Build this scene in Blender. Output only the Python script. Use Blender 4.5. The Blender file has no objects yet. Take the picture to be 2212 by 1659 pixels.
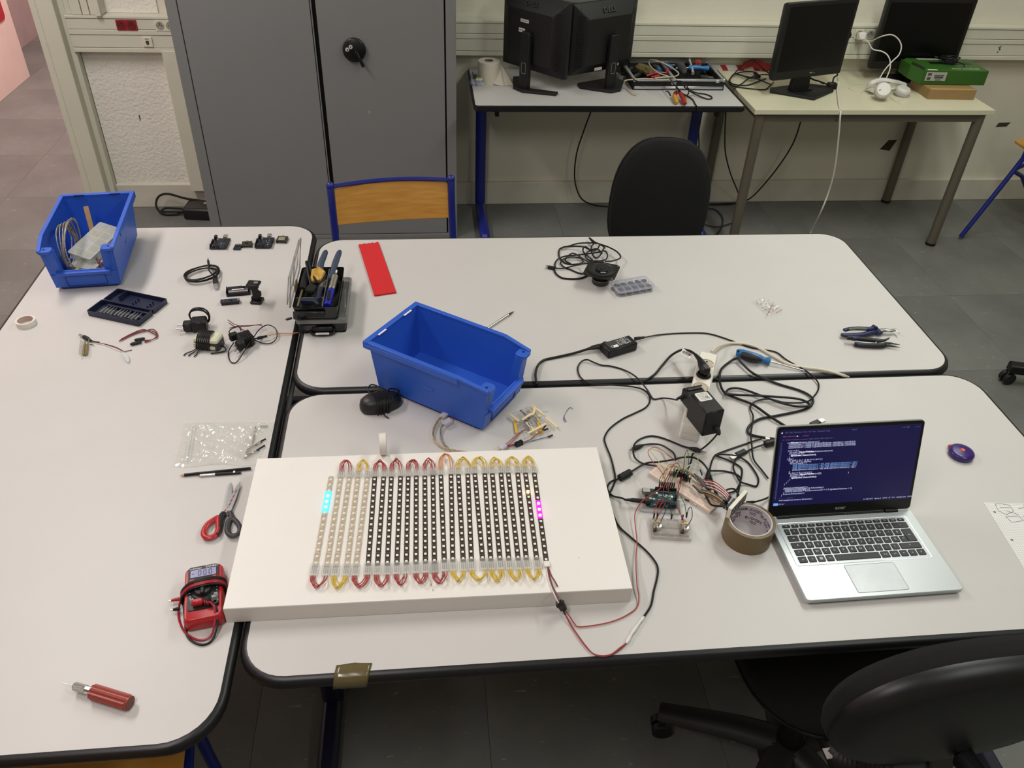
import bpy, bmesh, math, random
from mathutils import Vector, Matrix
random.seed(7)
S = bpy.context.scene
COL = S.collection
PI = math.pi
def rad(a): return a*PI/180
# ---------------------------------------------------------------- camera
CZ = 2.02                       # camera height; the table tops are at T
T = 0.74
FPX = 1768.34                   # focal length in pixels of the 2212 x 1659 frame
YAW, PITCH, ROLL = rad(7.06816), rad(37.59703), rad(2.57663)
_r = Vector((math.cos(YAW), -math.sin(YAW), 0))
_f = Vector((math.sin(YAW)*math.cos(PITCH), math.cos(YAW)*math.cos(PITCH), -math.sin(PITCH)))
_u = _r.cross(_f)
RIGHT = _r*math.cos(ROLL) + _u*math.sin(ROLL)
UP = -_r*math.sin(ROLL) + _u*math.cos(ROLL)
cam = bpy.data.cameras.new('camera'); camo = bpy.data.objects.new('camera', cam); COL.objects.link(camo)
cam.sensor_fit = 'HORIZONTAL'; cam.sensor_width = 36.0; cam.lens = FPX/2212*36.0
cam.clip_start = 0.02; cam.clip_end = 60
camo.matrix_world = Matrix(((RIGHT.x, UP.x, -_f.x, 0), (RIGHT.y, UP.y, -_f.y, 0), (RIGHT.z, UP.z, -_f.z, CZ), (0, 0, 0, 1)))
S.camera = camo
def at(x, y, z):                # survey point: photo pixel -> place on the horizontal plane at height z
    d = _f*FPX + RIGHT*(x-1106) + UP*(829.5-y)
    return Vector((0, 0, CZ)) + d*((z-CZ)/d.z)
def atY(x, y, Y):               # the same on an upright plane at depth Y
    d = _f*FPX + RIGHT*(x-1106) + UP*(829.5-y)
    return Vector((0, 0, CZ)) + d*(Y/d.y)
# ---------------------------------------------------------------- world, lamps, exposure
w = bpy.data.worlds.new('world'); S.world = w; w.use_nodes = True
w.node_tree.nodes['Background'].inputs[0].default_value = (0.75, 0.8, 0.8, 1)
w.node_tree.nodes['Background'].inputs[1].default_value = 0.12
def area(name, loc, sx, sy, power, col, rot=(0, 0, 0)):
    l = bpy.data.lights.new(name, 'AREA'); l.shape = 'RECTANGLE'; l.size = sx; l.size_y = sy
    l.energy = power; l.color = col
    o = bpy.data.objects.new(name, l); COL.objects.link(o); o.location = loc; o.rotation_euler = rot
    return o
WARM, COOL, PINK = (1.0, 0.935, 0.915), (0.98, 1.0, 0.935), (1.0, 0.82, 0.80)
area('ceiling_or_fill_lamp', (-1.60, 2.60, 2.86), 0.30, 1.5, 38, WARM)
area('ceiling_or_fill_lamp', (1.75, 2.35, 2.86), 0.30, 1.5, 30, COOL)
area('ceiling_or_fill_lamp', (-0.70, 0.20, 2.86), 0.30, 1.2, 23, WARM)  # unseen fill lamp, added to brighten the near table
area('ceiling_or_fill_lamp', (1.75, 0.10, 2.86), 0.30, 1.2, 15, COOL)  # cooler unseen fill, added for the right of the near table
area('ceiling_or_fill_lamp', (2.60, 3.30, 2.86), 0.30, 1.2, 10, COOL)
area('corridor_lamp', (-1.95, 6.1, 2.6), 0.3, 1.2, 56, PINK)
S.view_settings.view_transform = 'Standard'; S.view_settings.look = 'None'
S.view_settings.gamma = 1.0; S.view_settings.use_curve_mapping = False
S.view_settings.exposure = 0.13
# ---------------------------------------------------------------- materials
def lin(c):
    r = []
    for v in c:
        v /= 255
        r.append(v/12.92 if v <= .04045 else ((v+.055)/1.055)**2.4)
    return r
MATS = {}
def M(name, col=(128, 128, 128), rough=.5, metal=0., bump=0., bs=150., var=0., vs=12., alpha=1., emit=None, es=0., coat=0., spec=.5, trans=0., col2=None, stretch=None, bd=.004):
    """one procedural material: base colour (with noise variation towards col2), roughness, fine relief"""
    if name in MATS: return MATS[name]
    m = bpy.data.materials.new(name); m.use_nodes = True
    nt = m.node_tree; b = nt.nodes['Principled BSDF']; L = nt.links
    c = lin(col)+[1]
    b.inputs['Base Color'].default_value = c
    b.inputs['Roughness'].default_value = rough; b.inputs['Metallic'].default_value = metal
    b.inputs['Alpha'].default_value = alpha; b.inputs['Coat Weight'].default_value = coat
    b.inputs['Specular IOR Level'].default_value = spec
    b.inputs['Transmission Weight'].default_value = trans
    if emit: b.inputs['Emission Color'].default_value = lin(emit)+[1]; b.inputs['Emission Strength'].default_value = es
    if bump or var or col2:
        tc = nt.nodes.new('ShaderNodeTexCoord'); src = tc.outputs['Object']
        if stretch:
            mp = nt.nodes.new('ShaderNodeMapping'); mp.inputs['Scale'].default_value = stretch
            L.new(src, mp.inputs['Vector']); src = mp.outputs['Vector']
        if var or col2:
            n = nt.nodes.new('ShaderNodeTexNoise'); n.inputs['Scale'].default_value = vs; n.inputs['Detail'].default_value = 6
            n.inputs['Roughness'].default_value = .6
            L.new(src, n.inputs['Vector'])
            r = nt.nodes.new('ShaderNodeValToRGB'); r.color_ramp.elements[0].position = .35; r.color_ramp.elements[1].position = .68
            c2 = (lin(col2)+[1]) if col2 else [x*(1-var) for x in c[:3]]+[1]
            r.color_ramp.elements[0].color = c2; r.color_ramp.elements[1].color = c
            L.new(n.outputs['Fac'], r.inputs['Fac']); L.new(r.outputs['Color'], b.inputs['Base Color'])
        if bump:
            n2 = nt.nodes.new('ShaderNodeTexNoise'); n2.inputs['Scale'].default_value = bs; n2.inputs['Detail'].default_value = 4
            L.new(src, n2.inputs['Vector'])
            bp = nt.nodes.new('ShaderNodeBump'); bp.inputs['Strength'].default_value = bump; bp.inputs['Distance'].default_value = bd
            L.new(n2.outputs['Fac'], bp.inputs['Height']); L.new(bp.outputs['Normal'], b.inputs['Normal'])
    MATS[name] = m
    return m
# ---------------------------------------------------------------- mesh helpers
def rrect(w, d, r, n=6, cx=0, cy=0):
    """rounded rectangle outline, counter-clockwise; r one radius or four (++, -+, --, +-)"""
    if not isinstance(r, (tuple, list)): r = (r,)*4
    out = []
    for (sx, sy, a0, rr) in ((1, 1, 0, r[0]), (-1, 1, 90, r[1]), (-1, -1, 180, r[2]), (1, -1, 270, r[3])):
        x0, y0 = sx*(w/2-rr), sy*(d/2-rr)
        if rr < 1e-6: out.append((cx+x0, cy+y0)); continue
        for k in range(n+1):
            a = rad(a0+90*k/n); out.append((cx+x0+rr*math.cos(a), cy+y0+rr*math.sin(a)))
    return out
def ellipse(a, b, n=32, p=2.0):
    o = []
    for k in range(n):
        t = 2*PI*k/n; c, s = math.cos(t), math.sin(t)
        o.append((a*math.copysign(abs(c)**(2/p), c), b*math.copysign(abs(s)**(2/p), s)))
    return o
def catmull(pts, k=6, closed=False):
    P = [Vector(p) for p in pts]; n = len(P); out = []
    if n < 3: return P
    rng = range(n) if closed else range(n-1)
    for i in rng:
        p0 = P[(i-1) % n] if (closed or i > 0) else P[0]*2-P[1]
        p1, p2 = P[i], P[(i+1) % n]
        p3 = P[(i+2) % n] if (closed or i+2 < n) else P[-1]*2-P[-2]
        for j in range(k):
            t = j/k; t2 = t*t; t3 = t2*t
            out.append(.5*((2*p1)+(p2-p0)*t+(2*p0-5*p1+4*p2-p3)*t2+(3*p1-p0-3*p2+p3)*t3))
    if not closed: out.append(P[-1])
    return out
def RZ(a, loc=(0, 0, 0)): return Matrix.Translation(Vector(loc)) @ Matrix.Rotation(a, 4, 'Z')
def FR(loc, xdir, zdir):
    """frame at loc with local z along zdir and local x near xdir"""
    z = Vector(zdir).normalized(); x = Vector(xdir); x = (x-z*x.dot(z)).normalized(); y = z.cross(x)
    return Matrix(((x.x, y.x, z.x, loc[0]), (x.y, y.y, z.y, loc[1]), (x.z, y.z, z.z, loc[2]), (0, 0, 0, 1)))
class MB:
    def __init__(s): s.v = []; s.f = []; s.mi = []; s.mats = []; s.cur = 0
    def mat(s, m):
        if m not in s.mats: s.mats.append(m)
        s.cur = s.mats.index(m); return s
    def add(s, vs, fs, X=None):
        o = len(s.v)
        for p in vs:
            p = Vector(p); s.v.append(X @ p if X else p)
        for q in fs: s.f.append([i+o for i in q]); s.mi.append(s.cur)
        return s
    def box(s, c, d, X=None, b=0.0):
        c = Vector(c); h = [x/2 for x in d]
        if b <= 0:
            vs = [c+Vector((sx*h[0], sy*h[1], sz*h[2])) for sz in (-1, 1) for sy in (-1, 1) for sx in (-1, 1)]
            return s.add(vs, [(0, 2, 3, 1), (4, 5, 7, 6), (0, 1, 5, 4), (2, 6, 7, 3), (0, 4, 6, 2), (1, 3, 7, 5)], X)
        b = min(b, min(h)*.98); vs = []; idx = {}
        for sz in (-1, 1):
            for sy in (-1, 1):
                for sx in (-1, 1):
                    for ax in range(3):
                        p = [sx*(h[0]-b), sy*(h[1]-b), sz*(h[2]-b)]; p[ax] = (sx, sy, sz)[ax]*h[ax]
                        idx[(sx, sy, sz, ax)] = len(vs); vs.append(c+Vector(p))
        fs = []
        for ax in range(3):
            a1, a2 = [(1, 2), (2, 0), (0, 1)][ax]
            for sg in (-1, 1):
                q = []
                for (u, v) in ((-1, -1), (1, -1), (1, 1), (-1, 1)):
                    k = [0, 0, 0]; k[ax] = sg; k[a1] = u; k[a2] = v; q.append(idx[(k[0], k[1], k[2], ax)])
                fs.append(q if sg > 0 else q[::-1])
            for u in (-1, 1):
                for v in (-1, 1):
                    def kk(t, face):
                        k = [0, 0, 0]; k[ax] = t; k[a1] = u; k[a2] = v; return idx[(k[0], k[1], k[2], face)]
                    q = [kk(-1, a1), kk(1, a1), kk(1, a2), kk(-1, a2)]
                    fs.append(q if u*v < 0 else q[::-1])
        for sx in (-1, 1):
            for sy in (-1, 1):
                for sz in (-1, 1):
                    q = [idx[(sx, sy, sz, k)] for k in range(3)]; fs.append(q if sx*sy*sz > 0 else q[::-1])
        return s.add(vs, fs, X)
    def prism(s, poly, z0, z1, X=None, top=None):
        """outline extruded from z0 to z1; top = other outline for the upper end"""
        n = len(poly); t = top or poly
        vs = [(p[0], p[1], z0) for p in poly]+[(p[0], p[1], z1) for p in t]
        fs = [tuple(range(n))[::-1], tuple(range(n, 2*n))]+[(i, (i+1) % n, n+(i+1) % n, n+i) for i in range(n)]
        return s.add(vs, fs, X)
    def layers(s, polys, X=None, cap0=True, cap1=True):
        """skin over a stack of outlines [(outline, z), ...] of equal point count"""
        n = len(polys[0][0]); vs = []; fs = []
        for (pl, z) in polys: vs += [(p[0], p[1], z) for p in pl]
        for k in range(len(polys)-1):
            for i in range(n): fs.append((k*n+i, k*n+(i+1) % n, (k+1)*n+(i+1) % n, (k+1)*n+i))
        if cap0: fs.append(tuple(range(n))[::-1])
        if cap1: fs.append(tuple(range((len(polys)-1)*n, len(polys)*n)))
        return s.add(vs, fs, X)
    def lathe(s, prof, n=24, X=None, a0=0, a1=None):
        full = a1 is None; a1 = 2*PI if full else a1
        m = n if full else n+1; k = len(prof); vs = []; fs = []
        for i in range(m):
            a = a0+(a1-a0)*i/n
            for (r, z) in prof: vs.append((r*math.cos(a), r*math.sin(a), z))
        for i in range(n):
            j = (i+1) % m
            for q in range(k-1):
                fs.append((i*k+q, j*k+q, j*k+q+1, i*k+q+1))
        return s.add(vs, fs, X)
    def cyl(s, p0, p1, r0, r1=None, n=16):
        p0 = Vector(p0); p1 = Vector(p1); r1 = r0 if r1 is None else r1
        d = p1-p0; X = FR(p0, (1, 0, 0) if abs(d.normalized().x) < .9 else (0, 1, 0), d); h = d.length
        c0 = [(r0*math.cos(2*PI*i/n), r0*math.sin(2*PI*i/n)) for i in range(n)]
        c1 = [(r1*math.cos(2*PI*i/n), r1*math.sin(2*PI*i/n)) for i in range(n)]
        return s.prism(c0, 0, h, X, c1)
    def tube(s, pts, r, n=7, closed=False, flat=None):
        P = [Vector(p) for p in pts]; m = len(P); vs = []; fs = []
        tan = []
        for i in range(m):
            a = P[i-1] if (i > 0 or closed) else P[0]; b = P[(i+1) % m] if (i < m-1 or closed) else P[-1]
            d = b-a; tan.append(d.normalized() if d.length > 1e-9 else Vector((1, 0, 0)))
        up = Vector((0, 0, 1)) if abs(tan[0].z) < .9 else Vector((1, 0, 0))
        nrm = (up-tan[0]*up.dot(tan[0])).normalized()
        for i in range(m):
            nrm = nrm-tan[i]*nrm.dot(tan[i]); nrm = nrm.normalized() if nrm.length > 1e-6 else tan[i].orthogonal().normalized()
            bn = tan[i].cross(nrm); rr = r[i] if isinstance(r, (list, tuple)) else r
            for k in range(n):
                a = 2*PI*k/n; fl = flat or 1.0
                vs.append(P[i]+nrm*(rr*fl*math.cos(a))+bn*(rr*math.sin(a)))
        for i in range(m if closed else m-1):
            j = (i+1) % m
            for k in range(n): fs.append((i*n+k, i*n+(k+1) % n, j*n+(k+1) % n, j*n+k))
        if not closed: fs += [tuple(range(n))[::-1], tuple(range((m-1)*n, m*n))]
        return s.add(vs, fs)
    def ring(s, outline, prof, X=None):
        """profile [(offset outwards, z)] swept round a closed ccw outline"""
        n = len(outline); k = len(prof); vs = []; fs = []
        for i in range(n):
            a = Vector(outline[i-1]).to_2d(); b = Vector(outline[i]).to_2d(); c = Vector(outline[(i+1) % n]).to_2d()
            t1 = (b-a).normalized() if (b-a).length > 1e-9 else (c-b).normalized(); t2 = (c-b).normalized() if (c-b).length > 1e-9 else t1
            nn = Vector((t1.y+t2.y, -t1.x-t2.x)); nn = nn/max(nn.length_squared/2, .3)*1.0
            for (o, z) in prof: vs.append((b.x+nn.x*o, b.y+nn.y*o, z))
        for i in range(n):
            j = (i+1) % n
            for q in range(k):
                q2 = (q+1) % k; fs.append((i*k+q, j*k+q, j*k+q2, i*k+q2))
        return s.add(vs, fs, X)
    def sphere(s, c, r, n=16, m=8, X=None, sc=(1, 1, 1)):
        vs = []; fs = []
        for j in range(1, m):
            th = PI*j/m
            for i in range(n):
                a = 2*PI*i/n
                vs.append((c[0]+r*sc[0]*math.sin(th)*math.cos(a), c[1]+r*sc[1]*math.sin(th)*math.sin(a), c[2]+r*sc[2]*math.cos(th)))
        t = len(vs); vs += [(c[0], c[1], c[2]+r*sc[2]), (c[0], c[1], c[2]-r*sc[2])]
        for j in range(m-2):
            for i in range(n): fs.append((j*n+i, (j+1)*n+i, (j+1)*n+(i+1) % n, j*n+(i+1) % n))
        for i in range(n): fs.append((t, i, (i+1) % n)); fs.append((t+1, (m-2)*n+(i+1) % n, (m-2)*n+i))
        return s.add(vs, fs, X)
    def build(s, name, m, parent=None, world=False, smooth=38, bevel=0, seg=2, loc=None):
        """links the mesh as ONE object; world=True: the points are world points"""
        vs = s.v; org = None
        if world:
            if parent is None:
                xs = [p.x for p in vs]; ys = [p.y for p in vs]; zs = [p.z for p in vs]
                org = Vector(((min(xs)+max(xs))/2, (min(ys)+max(ys))/2, min(zs))); vs = [p-org for p in vs]
            else:
                I = wmat(parent).inverted(); vs = [I @ p for p in vs]
        me = bpy.data.meshes.new(name); me.from_pydata([tuple(p) for p in vs], [], s.f)
        ms = s.mats or [m]
        for x in ms: me.materials.append(x)
        if len(ms) > 1: me.polygons.foreach_set('material_index', s.mi)
        me.update()
        if smooth:
            me.polygons.foreach_set('use_smooth', [True]*len(me.polygons)); me.set_sharp_from_angle(angle=rad(smooth))
        o = bpy.data.objects.new(name, me); COL.objects.link(o)
        if parent: o.parent = parent
        if org: o.location = org
        if loc: o.location = loc
        if bevel:
            bm_ = o.modifiers.new('bevel', 'BEVEL'); bm_.width = bevel; bm_.segments = seg; bm_.limit_method = 'ANGLE'; bm_.angle_limit = rad(40)
        return o
def wmat(o):
    A = o.matrix_basis.copy()
    while o.parent: o = o.parent; A = o.matrix_basis @ A
    return A
def tag(o, label=None, cat=None, group=None, kind=None):
    if label: o['label'] = label
    if cat: o['category'] = cat
    if group: o['group'] = group
    if kind: o['kind'] = kind
    return o
def thing(name, label, cat, loc=(0, 0, 0), rz=0., group=None, rot=None):
    o = bpy.data.objects.new(name, None); COL.objects.link(o); o.empty_display_size = .02
    o.location = loc; o.rotation_euler = rot if rot else (0, 0, rz)
    return tag(o, label, cat, group)
def thingX(name, label, cat, X, group=None):
    o = bpy.data.objects.new(name, None); COL.objects.link(o); o.empty_display_size = .02
    o.matrix_basis = X
    return tag(o, label, cat, group)
def struct(o): o['kind'] = 'structure'; return o
def copy_tree(o, parent=None):
    c = o.copy(); COL.objects.link(c); c.parent = parent
    for ch in list(o.children): copy_tree(ch, c)
    return c
FONTS = {}
def text(s, size, m, parent, X, name='lettering', align='CENTER', ext=0.0002, sx=1.0, label=None, bold=0.0):
    """flat lettering as a thin mesh; X places it in the parent's space, text in local xy"""
    cu = bpy.data.curves.new(name, 'FONT'); cu.body = s; cu.size = size; cu.align_x = align; cu.align_y = 'CENTER'
    cu.extrude = ext; cu.offset = bold; cu.resolution_u = 2; cu.space_line = .95
    t = bpy.data.objects.new(name, cu); me = bpy.data.meshes.new_from_object(t)
    bpy.data.objects.remove(t); bpy.data.curves.remove(cu)
    if sx != 1.0: me.transform(Matrix.Diagonal((sx, 1, 1, 1)))
    me.transform(X); me.materials.clear(); me.materials.append(m); me.name = name
    o = bpy.data.objects.new(name, me); COL.objects.link(o); o.parent = parent
    if label: o['label'] = label
    return o
def px(pts, base=T, k=6):
    """cable route over a surface: (pixel x, pixel y, height of the cable's axis above the surface)"""
    return catmull([at(p[0], p[1], base+p[2]) for p in pts], k)
def route(pts, h, base=T, k=6):
    return px([(p[0], p[1], p[2] if len(p) > 2 else h) for p in pts], base, k)
# common materials
BLK = M('black_plastic', (14, 14, 16), .45, spec=.4)
BLKM = M('black_matt_plastic', (16, 16, 18), .7, bump=.15, bs=600)
CABLE = M('black_cable_sheath', (11, 11, 14), .5, spec=.4)
WIRE_R = M('red_wire', (165, 52, 48), .5)
WIRE_DR = M('dark_red_wire', (112, 34, 44), .5)
WIRE_Y = M('yellow_wire', (212, 180, 48), .5)
WIRE_O = M('orange_wire', (205, 130, 50), .5)
WIRE_G = M('green_wire', (60, 100, 70), .5)
WIRE_B = M('blue_wire', (60, 100, 135), .5)
WIRE_W = M('white_wire', (225, 222, 215), .5)
WIRE_BR = M('brown_wire', (110, 75, 50), .5)
STEEL = M('steel', (190, 190, 190), .3, metal=1.0)
CHROME = M('bright_metal', (225, 225, 225), .18, metal=1.0)
GOLD = M('brass', (200, 165, 95), .35, metal=1.0)
WHITEP = M('white_plastic', (232, 228, 220), .45)
CLEAR = M('clear_plastic', (235, 240, 240), .12, alpha=.22, spec=.6)
CLEARD = M('clear_plastic_edge', (225, 230, 232), .15, alpha=.5, spec=.6)
# ================================================================ the room
def floor_material():
    m = bpy.data.materials.new('worn_grey_floor'); m.use_nodes = True; nt = m.node_tree; L = nt.links; b = nt.nodes['Principled BSDF']
    tc = nt.nodes.new('ShaderNodeTexCoord')
    n = nt.nodes.new('ShaderNodeTexNoise'); n.inputs['Scale'].default_value = 1.6; n.inputs['Detail'].default_value = 8; n.inputs['Roughness'].default_value = .65
    r = nt.nodes.new('ShaderNodeValToRGB'); r.color_ramp.elements[0].position = .3; r.color_ramp.elements[1].position = .72
    r.color_ramp.elements[0].color = lin((98, 99, 96))+[1]; r.color_ramp.elements[1].color = lin((124, 125, 120))+[1]
    L.new(tc.outputs['Object'], n.inputs['Vector']); L.new(n.outputs['Fac'], r.inputs['Fac'])
    # pale scuffs, stretched
    mp = nt.nodes.new('ShaderNodeMapping'); mp.inputs['Scale'].default_value = (22, 60, 1); mp.inputs['Rotation'].default_value = (0, 0, .6)
    s = nt.nodes.new('ShaderNodeTexNoise'); s.inputs['Scale'].default_value = 1.0; s.inputs['Detail'].default_value = 3
    L.new(tc.outputs['Object'], mp.inputs['Vector']); L.new(mp.outputs['Vector'], s.inputs['Vector'])
    r2 = nt.nodes.new('ShaderNodeValToRGB'); r2.color_ramp.elements[0].position = .66; r2.color_ramp.elements[1].position = .74
    r2.color_ramp.elements[0].color = (0, 0, 0, 1); r2.color_ramp.elements[1].color = (.55, .55, .55, 1)
    L.new(s.outputs['Fac'], r2.inputs['Fac'])
    mx = nt.nodes.new('ShaderNodeMix'); mx.data_type = 'RGBA'; mx.inputs['B'].default_value = lin((170, 170, 165))+[1]
    L.new(r2.outputs['Color'], mx.inputs['Factor']); L.new(r.outputs['Color'], mx.inputs['A'])
    L.new(mx.outputs['Result'], b.inputs['Base Color'])
    b.inputs['Roughness'].default_value = .48; b.inputs['Specular IOR Level'].default_value = .35
    return m
FLOOR = floor_material(); MATS['floor'] = FLOOR
# vinyl tiles far enough away to merge; the joints that show are thin recessed lines, tile by tile
TS = 0.60
mbf = MB().box((0.9, 2.7, -.06), (9.0, 11.6, .1))
fl = struct(mbf.build('floor', M('floor_joint', (102, 103, 100), .7), world=True, smooth=0))
tile = None
for i in range(-7, 8):
    for j in range(-4, 14):
        x0, y0 = .12+i*TS, .2+j*TS
        if x0 < -3.6 or x0 > 4.8 or y0 < -2.2 or y0 > 7.9: continue
        if tile is None:
            tile = MB().box((0, 0, -.005), (TS-.0010, TS-.0010, .01)).build('floor_tile', FLOOR, fl, smooth=0); tl = tile
        else:
            tl = tile.copy(); COL.objects.link(tl); tl.parent = fl
        tl.location = Vector((x0+TS/2, y0+TS/2, 0))-fl.location
WALL = M('rough_white_plaster', (236, 233, 222), .85, bump=.9, bs=70, var=.06, vs=3, bd=.006)
WALLS = M('smooth_white_wall', (222, 218, 200), .8, bump=.12, bs=90, var=.07, vs=2.2)
PAINT = M('cream_gloss_paint', (212, 210, 192), .5, var=.05, vs=5)
YW = 4.29
struct(MB().box((1.61, YW+.09, 1.45), (6.58, .18, 2.9)).build('wall_back', WALLS, world=True, smooth=0))
# rough panel between the uprights, left of the cabinet
struct(MB().box((-1.435, YW-.004, .46), (.40, .010, .72)).build('trim_1', WALL, world=True, smooth=0))
struct(MB().box((-1.435, YW-.004, 1.5), (.40, .010, 1.03)).build('trim_2', WALL, world=True, smooth=0))
struct(MB().box((1.61, YW-.012, .064), (6.5, .024, .128)).build('baseboard_back', M('baseboard_paint', (214, 210, 194), .6, var=.12, vs=6), world=True, smooth=0, bevel=.003))
# door frame: steel upright with a return, the wall ends here
pb = MB().box((-1.70, YW+.02, 1.2), (.075, .26, 2.4)).box((-1.652, YW-.03, 1.2), (.028, .05, 2.4)).box((-1.752, YW-.08, 1.2), (.03, .06, 2.4))
struct(pb.build('trim_3', PAINT, world=True, smooth=0, bevel=.004))
struct(MB().box((-1.205, YW-.035, .47), (.075, .07, .72)).build('trim_4', PAINT, world=True, smooth=0, bevel=.003))
struct(MB().box((-2.25, YW+.06, 2.55), (1.2, .24, .7)).build('wall_over_door', WALLS, world=True, smooth=0))
CORR = M('corridor_paint', (226, 206, 198), .7, bump=.2, bs=60, var=.08, vs=4)
struct(MB().box((-2.99, 2.0, 1.45), (.2, 9.0, 2.9)).build('wall_left', CORR, world=True, smooth=0))
struct(MB().box((-3.3, 7.3, 1.45), (.2, 1.7, 2.9)).build('wall_corridor', M('corridor_door_paint', (178, 160, 160), .6, var=.1, vs=5), world=True, smooth=0))
struct(MB().box((-2.6, 8.0, 1.45), (1.6, .2, 2.9)).build('wall_corridor_end', CORR, world=True, smooth=0))
dj = MB().box((-3.17, 7.80, 1.1), (.06, .05, 2.2)).box((-3.13, 7.87, 1.1), (.06, .04, 2.2)).box((-3.06, 7.89, 1.1), (.05, .03, 2.2))
struct(dj.build('trim_5', M('corridor_trim', (150, 128, 135), .6), world=True, smooth=0))
struct(MB().box((-1.5, 6.2, 1.45), (.15, 3.6, 2.9)).build('wall_corridor_right', CORR, world=True, smooth=0))
struct(MB().box((4.95, .9, 1.45), (.15, 7.0, 2.9)).build('wall_right', WALLS, world=True, smooth=0))
struct(MB().box((.95, -2.55, 1.45), (8.2, .15, 2.9)).build('wall_front', WALLS, world=True, smooth=0))
struct(MB().box((.9, 2.7, 2.95), (9.0, 11.6, .1)).build('ceiling', M('white_ceiling', (215, 214, 205), .9), world=True, smooth=0))
# red sign on the corridor wall, only its corner is in view
a = atY(2, 22, 6.05)
rs = MB().prism(rrect(.34, .46, .03), 0, .006, FR((-2.889, 6.225, .655), (0, 1, 0), (1, 0, 0)))
tag(rs.build('wall_sign', M('red_sign', (170, 22, 45), .5), world=True), 'red sign with rounded corner on the pink corridor wall', 'sign')

# ---- cable trunking along the wall
TRUNK = M('cream_trunking', (214, 212, 194), .45, var=.04, vs=6); SLOT = M('trunking_groove', (120, 118, 104), .7)
def trunking(x0, x1, label):
    t = thing('cable_trunking', label, 'trunking', ((x0+x1)/2, YW, .82)); L_ = x1-x0
    MB().box((0, -.03, .082), (L_-.002, .058, .160)).build('channel', SLOT, t, smooth=0)
    for (z0, z1, y) in ((0, .020, -.066), (.022, .078, -.062), (.080, .102, -.066), (.104, .150, -.062), (.152, .164, -.066)):
        MB().box((0, y/2-.001, (z0+z1)/2), (L_, -y, z1-z0)).build('cover_strip', TRUNK, t, smooth=0, bevel=.002)
    return t
tl_ = trunking(-1.645, -1.088, 'cream two-channel cable trunking on the wall left of the grey cabinet')
tr_ = trunking(.162, 4.8, 'long cream cable trunking on the wall behind the desks')
def socket(parent, x, z, m, name, holes=True, d=.0):
    X = Matrix.Translation((x, -.062, z))@Matrix.Rotation(PI/2, 4, 'X')
    s = MB().prism(rrect(.046, .046, .003, 2), 0, .008, X).build(name, m, parent, smooth=0)
    dm = M(name+'_well', tuple(int(c*.72) for c in ((150, 38, 44) if 'red' in name else (222, 218, 200))), .5)  # flat disc, darker in colour to suggest the shade of a recess
    MB().lathe([(.0185, .0078), (.0185, .0095), (.017, .0095), (.0165, .0084), (0, .0084)], 20, X).build('socket_well', dm, s)
    pm = M('socket_hole', (25, 22, 20), .6)
    h = MB()
    for sx in (-1, 1): h.cyl((sx*.0075, 0, .0084), (sx*.0075, 0, .0088), .0028, n=8)
    h.cyl((0, .009, .0084), (0, .009, .0125), .0026, n=8)
    h2 = MB(); h2.add(h.v, h.f, X); h2.build('socket_pins', pm, s)
    return s
REDP = M('red_socket_plastic', (150, 30, 38), .4); CREAMP = M('cream_socket_plastic', (222, 218, 196), .4)
for k in range(2): socket(tl_, -1.397+k*.046+1.3665, .124, REDP, 'red_socket')
for k in range(2): socket(tl_, -1.222+k*.046+1.3665, .124, CREAMP, 'cream_socket')
ds = MB().box((-1.296+1.3665, -.066, .050), (.045, .010, .045)).build('data_outlet', CREAMP, tl_, smooth=0, bevel=.002)
MB().box((-1.296+1.3665, -.0715, .050), (.014, .003, .012)).box((-1.296+1.3665, -.0715, .041), (.009, .003, .006)).build('outlet_port', M('outlet_dark', (60, 58, 52), .6), ds, smooth=0)
MB().box((-1.296+1.3665, -.0713, .0645), (.018, .0015, .004)).build('outlet_label', M('outlet_print', (140, 138, 125), .6), ds, smooth=0)
for k, xx in enumerate((2.165, 2.232, 2.292)): socket(tr_, xx-2.481, .124, CREAMP, 'cream_socket')
# screw marks on the trunking
t = MB()
for (dx, dz, r) in ((0, 0, .006), (.004, -.009, .007), (-.002, -.022, .005), (.006, .006, .004), (-.008, .003, .003)):
    t.prism([(r*math.cos(a)*(.6+.5*random.random())+dx, r*math.sin(a)*(.6+.5*random.random())+dz) for a in [i*.7 for i in range(9)]], 0, .0006, Matrix.Translation((3.03-2.481, -.0625, .062))@Matrix.Rotation(PI/2, 4, 'X'))
t.build('chip_mark', M('chip_dark', (60, 55, 45), .8), tr_, smooth=0)
# vertical trunking, upper left
vt = thing('vertical_trunking', 'cream ribbed vertical conduit standing on the left trunking', 'trunking', (-1.56, YW, .985))
for k, (xa, xb, d) in enumerate(((-.085, -.055, .05), (-.052, -.005, .06), (-.002, .03, .06), (.033, .06, .06), (.062, .088, .085))):
    MB().box(((xa+xb)/2, -d/2, .5), (xb-xa, d, 1.0)).build('rib', TRUNK, vt, smooth=0, bevel=.003)
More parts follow.
